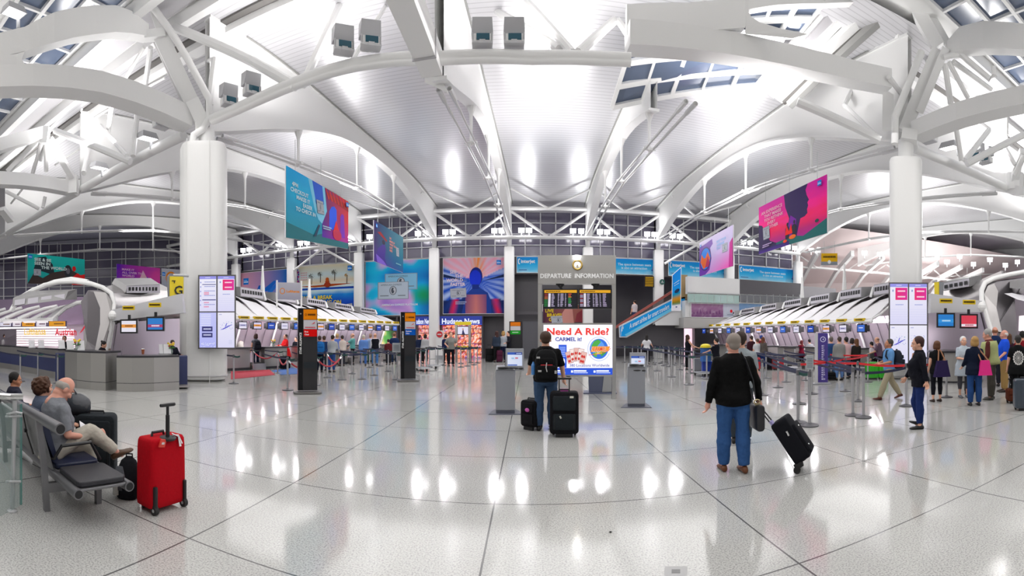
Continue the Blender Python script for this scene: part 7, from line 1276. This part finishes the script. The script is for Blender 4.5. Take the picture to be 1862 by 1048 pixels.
mb(m).rbox((0, 0, -.02), (.11, .30, .32), .045, 4, 'y').build('bag_body', bg, AUTO); ib = blackman.matrix_basis; pts = [wb(q) - c for q in ((-.25, .06, .88), (-.185, .15, 1.16), (-.10, .12, 1.42), (-.08, .03, 1.49), (-.10, -.07, 1.42), (-.2, -.13, 1.16), (-.25, -.04, .88))]; rzi = Matrix.Rotation(-blackman.rotation_euler.z, 3, 'Z'); pts = [rzi @ q for q in pts]
mb(m).sweep(pts, .045, .010, (1, .0, .3)).build('strap', bg); mb(mat('brass_buckle', (.6, .5, .3), .3, .9)).tube([(.04 * cos(t * pi / 4) + .02, .06, .17 + .03 * sin(t * pi / 4)) for t in range(9)], .009, 6).box((.02, .06, .14), (.05, .02, .04)).build('buckle', bg)
# handbags
J, U, HD, sh, k_ = PJ[navyw.name]; c = wpt(navyw, U(V(-.20, .17, .98))); r = thing('handbag', 'bright pink tote bag on the blonde woman in navy', 'handbag', c, navyw.rotation_euler.z); m = mat('pink_leather', (.80, .02, .25), .4); mb(m).loft([[(-.17, -.06, -.19), (.17, -.06, -.19), (.17, .06, -.19), (-.17, .06, -.19)], [(-.10, -.05, .16), (.10, -.05, .16), (.10, .05, .16), (-.10, .05, .16)]]).build('bag_body', r); mb(mat('strap_tan', (.35, .16, .08), .5)).sweep([(.09, 0, .15), (.16, -.06, .34), (.22, -.13, .50), (.20, -.24, .50)], .03, .012, (0, 1, .2)).sweep([(-.09, 0, .15), (.05, -.07, .34), (.18, -.13, .51), (.2, -.24, .5)], .03, .012, (0, 1, .2)).build('strap', r)
J, U, HD, sh, k_ = PJ[bagwoman.name]; c = wpt(bagwoman, U(V(-.06, .20, .96))); r = thing('handbag', 'dark purple shoulder bag of the woman behind the walking woman', 'handbag', c, bagwoman.rotation_euler.z); m = cloth(lin('#2b2148')); mb(m).loft([[(-.21, -.07, -.20), (.21, -.07, -.20), (.21, .07, -.20), (-.21, .07, -.20)], [(-.13, -.04, .20), (.13, -.04, .20), (.13, .04, .20), (-.13, .04, .20)]]).build('bag_body', r); mb('strap_tan').sweep([(.10, 0, .19), (.06, -.06, .44), (.06, -.16, .50)], .03, .012, (0, 1, .2)).sweep([(-.1, 0, .19), (.0, -.06, .44), (.04, -.16, .5)], .03, .012, (0, 1, .2)).build('strap', r)
for lb, px, by, w_, d_, h, c, sf in (('grey blue hard suitcase at the right edge of the concourse', 1862, 746, .46, .3, .70, '#3a4450', False), ('dark bag on the floor among the right hand group', 1764, 717, .3, .25, .40, '#15161a', True), ('brown leather bag on the floor under the woman with the lace medallion', 1843, 733, .36, .3, .36, '#5a2c1c', True), ('bright green hard suitcase, taller of the two beside the queue', 1585, 690, .50, .32, .66, '#2fae1c', False), ('bright green hard suitcase, smaller of the two beside the queue', 1606, 690, .36, .26, .58, '#2fae1c', False), ('grey hard case on top of the green suitcases', 1590, 684, .44, .3, .9, '#4a464c', False), ('black soft bag at the feet of the man in the grey sweater', 1511, 692, .36, .26, .30, '#0e0e10', True), ('blue suitcase on the luggage cart left of the man in black', 1285, 682, .42, .3, .60, '#0c3aa8', False), ('grey suitcase next to the blue one on the luggage cart', 1270, 676, .40, .28, .62, '#6a6c74', False), ('red suitcase in the right queue nearest the man in black', 1369, 674, .26, .26, .62, '#b01420', False), ('second red suitcase in the right queue', 1378, 674, .22, .26, .62, '#b01420', False), ('dark red suitcase before the right check-in desks', 1409, 673, .34, .26, .64, '#7a0c1a', False), ('bright red suitcase beside the dark red one before the desks', 1420, 673, .24, .26, .64, '#b01420', False), ('black suitcase before the right check-in desks', 1398, 673, .36, .26, .62, '#121316', True), ('black suitcase left of the group by the dark wall', 890, 646, .5, .3, .85, '#101114', True), ('plum suitcase between the women by the dark wall', 908, 647, .36, .3, .75, '#4a1c34', True), ('black suitcase behind the woman in the red coat', 518, 672, .50, .3, .65, '#121316', True), ('black suitcase on the scale right of the left column', 437, 667, .50, .34, .55, '#121316', True)):
    p = G(px, far(by)); s = 1
    if 'grey hard case' in lb: p.z = .67; h = .28
    suitcase(lb, p, face_cam(p, 12), w_, d_, h, c, .0 if not sf else .22, True, sf, 'luggage in the queues', panels=sf and w_ > .3)
def cart(label, px, by):
    p = G(px, far(by)); r = thing('luggage_cart', label, 'luggage cart', p, face_cam(p, 20), 'luggage carts'); b = mb(lgrey)
    for x in (-.28, .28): b.tube([(x, -.45, .14), (x, .35, .14), (x, .45, 1.0), (x, .36, 1.05)], .02, 6)
    b.tube([(-.28, -.45, .14), (.28, -.45, .14)], .02, 6); b.tube([(-.28, .35, .14), (.28, .35, .14)], .02, 6); b.build('frame', r); mb(grey).box((0, -.05, .16), (.5, .8, .03)).build('deck', r); mb(black).tube([(-.3, .36, 1.05), (.3, .36, 1.05)], .025, 8).build('push_bar', r)
    for x, y in ((-.24, .35), (.24, .35), (0, -.4)): mb(rubber).tube([(x - .02, y, .07), (x + .02, y, .07)], .07, 10).build('wheel', r)
cart('empty luggage cart right of the Business Class pylon', 771, 675); cart('luggage cart in front of the news shop column', 788, 670); cart('luggage cart with the blue and grey cases at the right', 1279, 684); cart('luggage cart before the woman in maroon at the right', 1441, 674)
r = thing('hat', 'bright yellow rain hat on the luggage cart at the right', 'hat', G(1283, 683) + V(0, 0, 1.22)); mb(mat('hat_yellow', (.75, .62, .02), .5)).ell((0, 0, 0), (.22, .2, .10), 14, 8).ell((0, 0, -.05), (.27, .24, .03), 14, 6).build('hat_body', r); mb(cloth(lin('#3f68a8'))).box((0, 0, -.36), (.36, .3, .56)).build('bundle_under', r)

# ------------------------------------------------------------------ seats and glass rail at the left
bm_ = mat('bench_metal', (.20, .20, .21), .35, .6); pad = mat('pad_black', (.022, .022, .028), .45, bump=.08); nv = mat('pad_navy', (.012, .018, .05), .45, bump=.08); bench = thing('seat_row', 'row of linked metal waiting seats with navy pads', 'bench', SE, math.atan2(SU.y, SU.x)); X = lambda k, f, z: (k * .58, -f, z)       # bench frame: x along the row, -y forwards
n_ = 7
for nm, f, z, r_ in (('rear_tube', -.24, SH - .05, .045), ('front_tube', .24, SH - .05, .045), ('back_tube', -.40, .885, .05)):
    b = mb(bm_); b.tube([X(-.5, f, z), X(n_, f, z)], r_, 14); b.use(blackm).tube([X(-.503, f, z), X(-.49, f, z)], r_ * .78, 14); b.build(nm, bench, AUTO)
b = mb(mat('back_plate', (.17, .175, .18), .4, .5)); b.loft([[X(k, f, z) for f, z in ((-.28, SH + .0), (-.26, SH), (-.40, .88), (-.425, .88))] for k in (.5, n_)]); b.build('back_plate', bench)
for k in range(n_):
    if k: b = mb(nv); b.loft([[X(k - .42 + e, f, z) for f, z in ((-.24, SH + .08), (-.20, SH + .08), (-.33, .90), (-.38, .94), (-.43, .92), (-.40, .86))] for e in (0, .84)]); b.build('back_pad', bench)
    b = mb(pad if k == 0 else nv); b.rbox(X(k, .0, SH + .012), (.50, .46, .05), .05, 4); b.build('seat_pad', bench); b = mb(bm_); b.rbox(X(k, 0, SH - .03), (.54, .50, .025), .04, 3); b.build('seat_pan', bench)
for k in (.5, 3.5, 6.5):
    b = mb(bm_); b.sweep([X(k, -.42, .90), X(k, -.36, .45), X(k, -.33, 0)], .055, .055, (0, -1, 0)); b.build('leg', bench); b = mb(bm_); b.sweep([X(k, .20, SH - .06), X(k, .20, 0)], .055, .055, (0, -1, 0)); b.build('leg', bench); mb(bm_).sweep([X(k, -.34, .22), X(k, .20, .22)], .05, .09).build('cross_bar', bench)
    b = mb(black); b.tube([X(k, -.26, SH + .1), X(k, -.18, SH + .22), X(k, .12, SH + .23), X(k, .22, SH + .05)], .018, 8); b.build('armrest', bench)
b = mb(black); b.sweep([X(1.35, -.44, .88), X(1.4, -.38, .62), X(1.28, -.33, .42)], .03, .012, (0, 1, 0)); b.box(X(1.38, -.40, .66), (.05, .03, .03)); b.build('loose_strap', bench)
rp = G(22, 931); rail = thing('glass_railing', 'glass railing with a steel handrail at the left edge', 'railing', rp, 0); o0 = rp; b = mb(chrome)
tz = CAMH - (724 - HY) / FPX * 4.27; b.tube([P(42, 722, 4.25) - o0, P(20, 722, 4.25) - o0, P(-60, 716, 4.4) - o0], .030, 12); b.build('handrail', rail); b = mb(lgrey); b.tube([P(27, 728, 4.25) - o0, V(0, 0, 0)], .022, 10); b.tube([P(12, 754, 4.25) - o0, P(30, 750, 4.2) - o0, P(40, 752, 4.2) - o0, P(40, 757, 4.2) - o0, P(10, 758, 4.25) - o0], .011, 8); b.tube([P(10, 876, 4.25) - o0, P(38, 876, 4.2) - o0], .011, 8); b.lathe([(.05, 0), (.05, .015), (.025, .03)], 14); b.build('post', rail)
b = mb(mat('rail_pane', (.30, .42, .40), .05, alpha=.20)); q = [P(38, 735, 4.3) - o0, P(38, 918, 4.3) - o0, P(-70, 975, 4.0) - o0, P(-70, 730, 4.0) - o0]; n = V(.3, 1, 0).normalized() * .015; b.loft([q, [v + n for v in q]]); b.use(mat('pane_edge', (.08, .22, .2), .2)).bar(q[0], q[1], .012, .02, (0, 1, 0)); b.build('glass_pane', rail)
b = mb(lgrey); b.tube([P(2, 732, 4.4) - o0, P(30, 752, 4.4) - o0], .012, 6); b.tube([P(-10, 820, 4.4) - o0, P(26, 872, 4.4) - o0], .012, 6); b.build('brace', rail)

# ------------------------------------------------------------------ queue posts, belts, ropes, carpets
pole_m = mat('post_steel', (.50, .50, .52), .3, .7); base_m = mat('post_base', (.10, .10, .11), .4, .5); belt_n = mat('belt_navy', (.012, .016, .055), .6); belt_r = mat('belt_red', (.62, .015, .02), .6); rope_m = mat('rope_red', (.42, .012, .03), .6); post0 = None; NP = [0]; PO = []
def post(px, by, label, bright=False, cap=None):
    global post0
    p = G(px, far(by))
    if post0 is None:
        post0 = thing('queue_post', label, 'queue post', p, face_cam(p), 'steel queue posts'); mb(base_m).lathe([(.17, 0), (.17, .018), (.05, .045), (.03, .06)], 20).build('base', post0, AUTO); mb(pole_m).lathe([(.030, .05), (.030, .93)], 12).build('pole', post0, AUTO); mb(mat('post_head', (.12, .12, .13), .4)).lathe([(.036, .90), (.036, 1.0), (.02, 1.01)], 12).build('belt_head', post0, AUTO); o = post0
    else: o = dup(post0, p, face_cam(p), label)
    return o
def strap(a, c, m, z=.955, sag=.03, name='belt'):
    p, q = Vector(a.location), Vector(c.location); L = q - p; rz = a.rotation_euler.z; Ri = Matrix.Rotation(-rz, 3, 'Z'); pts = [Ri @ (L * t) + V(0, 0, z - sag * 4 * t * (1 - t)) for t in [i / 10 for i in range(11)]]; b = mb(m)
    if name == 'belt': b.sweep(pts, .006, .055)
    else: b.tube(pts, .028, 8); b.use(chrome).tube(pts[:2], .03, 8); b.tube(pts[-2:], .03, 8)
    return b.build(name, a)
RP = {k: None for k in ()}
def chain(pts, m, where, close=None, z=.955):
    L = []
    for i, (px, by) in enumerate(pts):
        key = (px, by)
        if key not in RP: RP[key] = post(px, by, 'steel queue post, %s of the %s' % (nth(i), where.replace(', counted from its near end', '')))
        L.append(RP[key])
    for a, c in zip(L, L[1:]):
        if m: strap(a, c, m, z)
    return L
chain([(1451, 769), (1386, 719), (1330, 700)], belt_n, 'belt line right of the man in black, counted from its near end')
chain([(1472, 775), (1570, 760), (1551, 756)], None, 'pair of near posts at the belt gap')
chain([(1476, 717), (1560, 730), (1648, 739), (1721, 723)], belt_r, 'red belt line behind the walking woman')
chain([(1453, 735), (1537, 712), (1578, 695), (1500, 690)], belt_r, 'red belt line before the green suitcases')
chain([(1415, 705), (1453, 735)], belt_n, 'short navy belt line in the right maze'); chain([(1430, 695), (1415, 705)], belt_n, 'inner navy belt line in the right maze'); chain([(1393, 688), (1430, 695), (1465, 692)], belt_n, 'navy belt line before the right desks')
strap(RP[(1451, 769)], post(1472, 774, 'steel queue post carrying the small white notice'), mat('belt_green', (.01, .06, .05), .6)); strap(RP[(1570, 760)], RP[(1648, 739)], belt_n, .90); strap(RP[(1551, 756)], RP[(1476, 717)], belt_n, .9)
chain([(1253, 700), (1221, 686), (1195, 675), (1178, 666), (1166, 657)], belt_n, 'belt line left of the man in black, counted from its near end')
chain([(1285, 690), (1256, 679), (1236, 673), (1217, 667), (1207, 662), (1200, 652)], belt_n, 'second belt line left of the man in black'); strap(RP[(1253, 700)], RP[(1285, 690)], belt_n)
chain([(1191, 658), (1191, 649), (1180, 645), (1160, 644)], belt_n, 'belt line at the escalator wall'); chain([(1205, 646), (1215, 647), (1228, 652), (1240, 655)], belt_n, 'belt line before the pink shop'); chain([(1136, 648), (1150, 646)], belt_n, 'short belt line at the foot of the escalator'); chain([(1216, 655), (1226, 660), (1246, 664)], belt_n, 'third belt line left of the man in black')
chain([(622, 691), (658, 690), (680, 683), (706, 676), (722, 691)], belt_n, 'belt line left of the Business Class pylon'); chain([(595, 687), (640, 680), (672, 669), (692, 664)], belt_n, 'inner belt line at the left desks'); chain([(765, 674), (781, 668), (796, 664), (806, 660)], belt_n, 'belt line right of the Business Class pylon'); chain([(752, 682), (765, 674)], None, 'belt line near the carts'); chain([(838, 668), (850, 664), (862, 658), (868, 650)], belt_n, 'belt line before the news shop'); chain([(822, 650), (838, 652), (856, 648)], belt_n, 'far belt line before the news shop')
chain([(37, 694), (69, 689), (105, 697)], None, 'pale posts before the navy front desk')
ro = [RP.setdefault(k, post(*k, lb)) for k, lb in (((460, 674), 'steel rope post beside the woman in the grey vest'), ((505, 679), 'steel rope post between the woman in the vest and the red coat'), ((523, 710), 'steel rope post left of the First Class pylon'), ((574, 701), 'steel rope post right of the First Class pylon'), ((425, 698), 'steel rope post right of the left column'))]
for a, c in ((0, 1), (1, 2)): strap(ro[a], ro[c], rope_m, .93, .32, 'rope')
strap(ro[3], RP[(622, 691)], rope_m, .93, .36, 'rope'); strap(RP[(595, 687)], RP[(622, 691)], rope_m, .93, .3, 'rope'); strap(ro[2], ro[3], rope_m, .93, .3, 'rope')
def mat_(label, c, q): g = [G(*k) for k in q]; o0 = g[0]; b = mb(cloth(lin(c))); b.loft([[v - o0 + V(0, 0, .002) for v in g], [v - o0 + V(0, 0, .014) for v in g]]); o = b.build('carpet', None); o.location = o0; tag(o, label, 'carpet')
mat_('red carpet strip right of the thick left column', '#b0404c', [(420, 690), (500, 682), (490, 673), (420, 676)]); mat_('blue carpet at the First Class desk', '#4a6aa4', [(494, 675), (512, 682), (560, 679), (530, 668)])
# notices and the purple banner stand
def notice(label, px, by, y0, y1, wpx): p = G(px, by); s = FPX / p.length; r = thing('notice_board', label, 'notice', p + V(0, -.03, CAMH + (HY - y1) / s), face_cam(p)); h = (y1 - y0) / s; w_ = wpx / s; mb(mat('notice_white', (.55, .57, .58), .4)).box((0, 0, h / 2), (w_, .02, h)).build('board', r); a = Art(w_ * .9, h * .9); a.rect(0, 0, 1, 1, '#b8bcc0'); [a.scrib(.1, .75 - .12 * i, .9, .04, '#4a5058', i) for i in range(6)]; a.build('notice_print', r, loc=(-w_ * .45, -.01, h * .05)); mb(grey).tube([(0, .03, -.2), (0, .03, 0)], .02, 6).build('clip', r)
notice('small white notice on a queue post right of the man in black', 1471, 775, 646, 672, 13); notice('small white notice on a queue post left of the Business Class pylon', 721, 691, 624, 641, 14)
p = G(1494, 699); r = thing('banner_stand', 'dark purple upright banner with white lettering in the right queue', 'banner', p, face_cam(p, 10)); s = FPX / p.length; h = (697 - 604) / s; mb(grey).rbox((-.05, .05, .02), (.75, .45, .04), .05, 3).build('base', r); mb(mat('banner_pale', (.50, .50, .52), .4)).box((-.18, .04, h / 2), (.10, .06, h)).build('side_pole', r); b = mb(mat('banner_purple', (.05, .03, .22), .5)).box((.05, .03, h / 2 + .03), (.34, .03, h - .06)).build('panel', r); a = Art(.34, h - .1); a.ell(.5, .90, .3, .06, '#cfcbe6'); a.ell(.5, .90, .2, .04, '#2a1f6c'); a.ell(.52, .90, .08, .02, '#cfcbe6')
rr = random.Random(2)
for k in range(16): v = .06 + .046 * k; a.rect(.34, v, .34 + .2 + .18 * rr.random(), v + .03, '#cfcbe6'); a.rect(.44 + .1 * rr.random(), v + .008, .62, v + .02, '#2a1f6c')
a.build('panel_print', r, loc=(-.12, .012, .05))
# desk clutter
for px, r_, kind in ((140, 14.6, 'flowers'), (311, 14.9, 'flowers'), (112, 16.4, 'rack'), (128, 15.2, 'rack'), (147, 14.6, 'rack'), (296, 14.8, 'rack'), (304, 14.8, 'rack'), (58, 17.6, 'rack'), (75, 17.4, 'rack'), (260, 14.6, 'cup'), (497, 22.9, 'flowers')):
    p = P(px, 611, r_); p.z = 1.18 if px < 170 else (1.06 if px < 400 else 1.10)
    if kind == 'flowers':
        r = thing('flower_vase', 'small vase of yellow and red flowers on the ' + ('curved desk at the far left' if px < 200 else 'desk beside the left column' if px < 400 else 'First Class desk'), 'vase', p); mb(mat('vase_glass', (.4, .5, .45), .1, alpha=.6)).lathe([(.05, 0), (.07, .08), (.045, .16), (.06, .18)], 12).build('vase', r); b = mb(mat('leaf_green', (.05, .2, .03), .6)); rr = random.Random(px)
        for k in range(7): an = rr.random() * 6.28; b.tube([(0, 0, .1), (.08 * cos(an), .08 * sin(an), .26)], .008, 5); b.ell((.09 * cos(an), .09 * sin(an), .2), (.05, .05, .02), 6, 4)
        b.build('leaves', r); b = mb(mat('flower_yellow', (.8, .55, .03), .6))
        for k in range(5): an = k * 1.25; b.ell((.09 * cos(an), .09 * sin(an), .30 + .04 * (k % 2)), (.045, .045, .035), 7, 5)
        b.use(mat('flower_red', (.55, .05, .05), .6)).ell((0, -.08, .26), (.04, .04, .035), 7, 5); b.build('blossoms', r)
    elif kind == 'rack': r = thing('leaflet_rack', 'white leaflet holder on the front desks, ' + {112: 'before the dark suited clerk', 128: 'right of the dark suited clerk', 147: 'beside the flower vase at the far left', 296: 'left one beside the column vase', 304: 'right one beside the column vase', 58: 'right of the red shirted clerk', 75: 'middle of the navy desk'}[px], 'leaflet holder', p, face_cam(p, 15)); mb(mat('leaflet_white', (.7, .7, .72), .4)).loft([[(-.12, -.05, 0), (.12, -.05, 0), (.12, -.02, 0), (-.12, -.02, 0)], [(-.12, .05, .32), (.12, .05, .32), (.12, .07, .32), (-.12, .07, .32)]]).build('leaflets', r); mb(lgrey).box((0, .02, .01), (.26, .16, .02)).build('stand', r)
    else: r = thing('paper_cup', 'brown paper cup on the desk beside the left column', 'cup', p); mb(mat('cup_brown', (.30, .08, .03), .5)).lathe([(.04, 0), (.055, .16)], 12).build('cup', r); mb(white).lathe([(.058, .16), (.05, .18), (.002, .182)], 12).build('lid', r)
r = thing('floor_sticker', 'small pale worn square mark on the floor at the near edge', 'floor mark', G(1229, 1040), face_cam(G(1229, 1040))); b = mb(mat('sticker', (.42, .42, .42), .4)); b.box((0, 0, .0012), (.16, .14, .002)); b.build('mark', r); mb(mat('sticker_dark', (.2, .2, .2), .5)).box((0, 0, .0028), (.06, .05, .002)).build('mark_core', r)
o = mb(mat('speck', (.03, .03, .03), .6)).ell((0, 0, .006), (.012, .008, .006)).build('floor_litter', None); o.location = G(1110, 969); tag(o, 'tiny dark scrap lying on the near floor', 'litter')
bake()
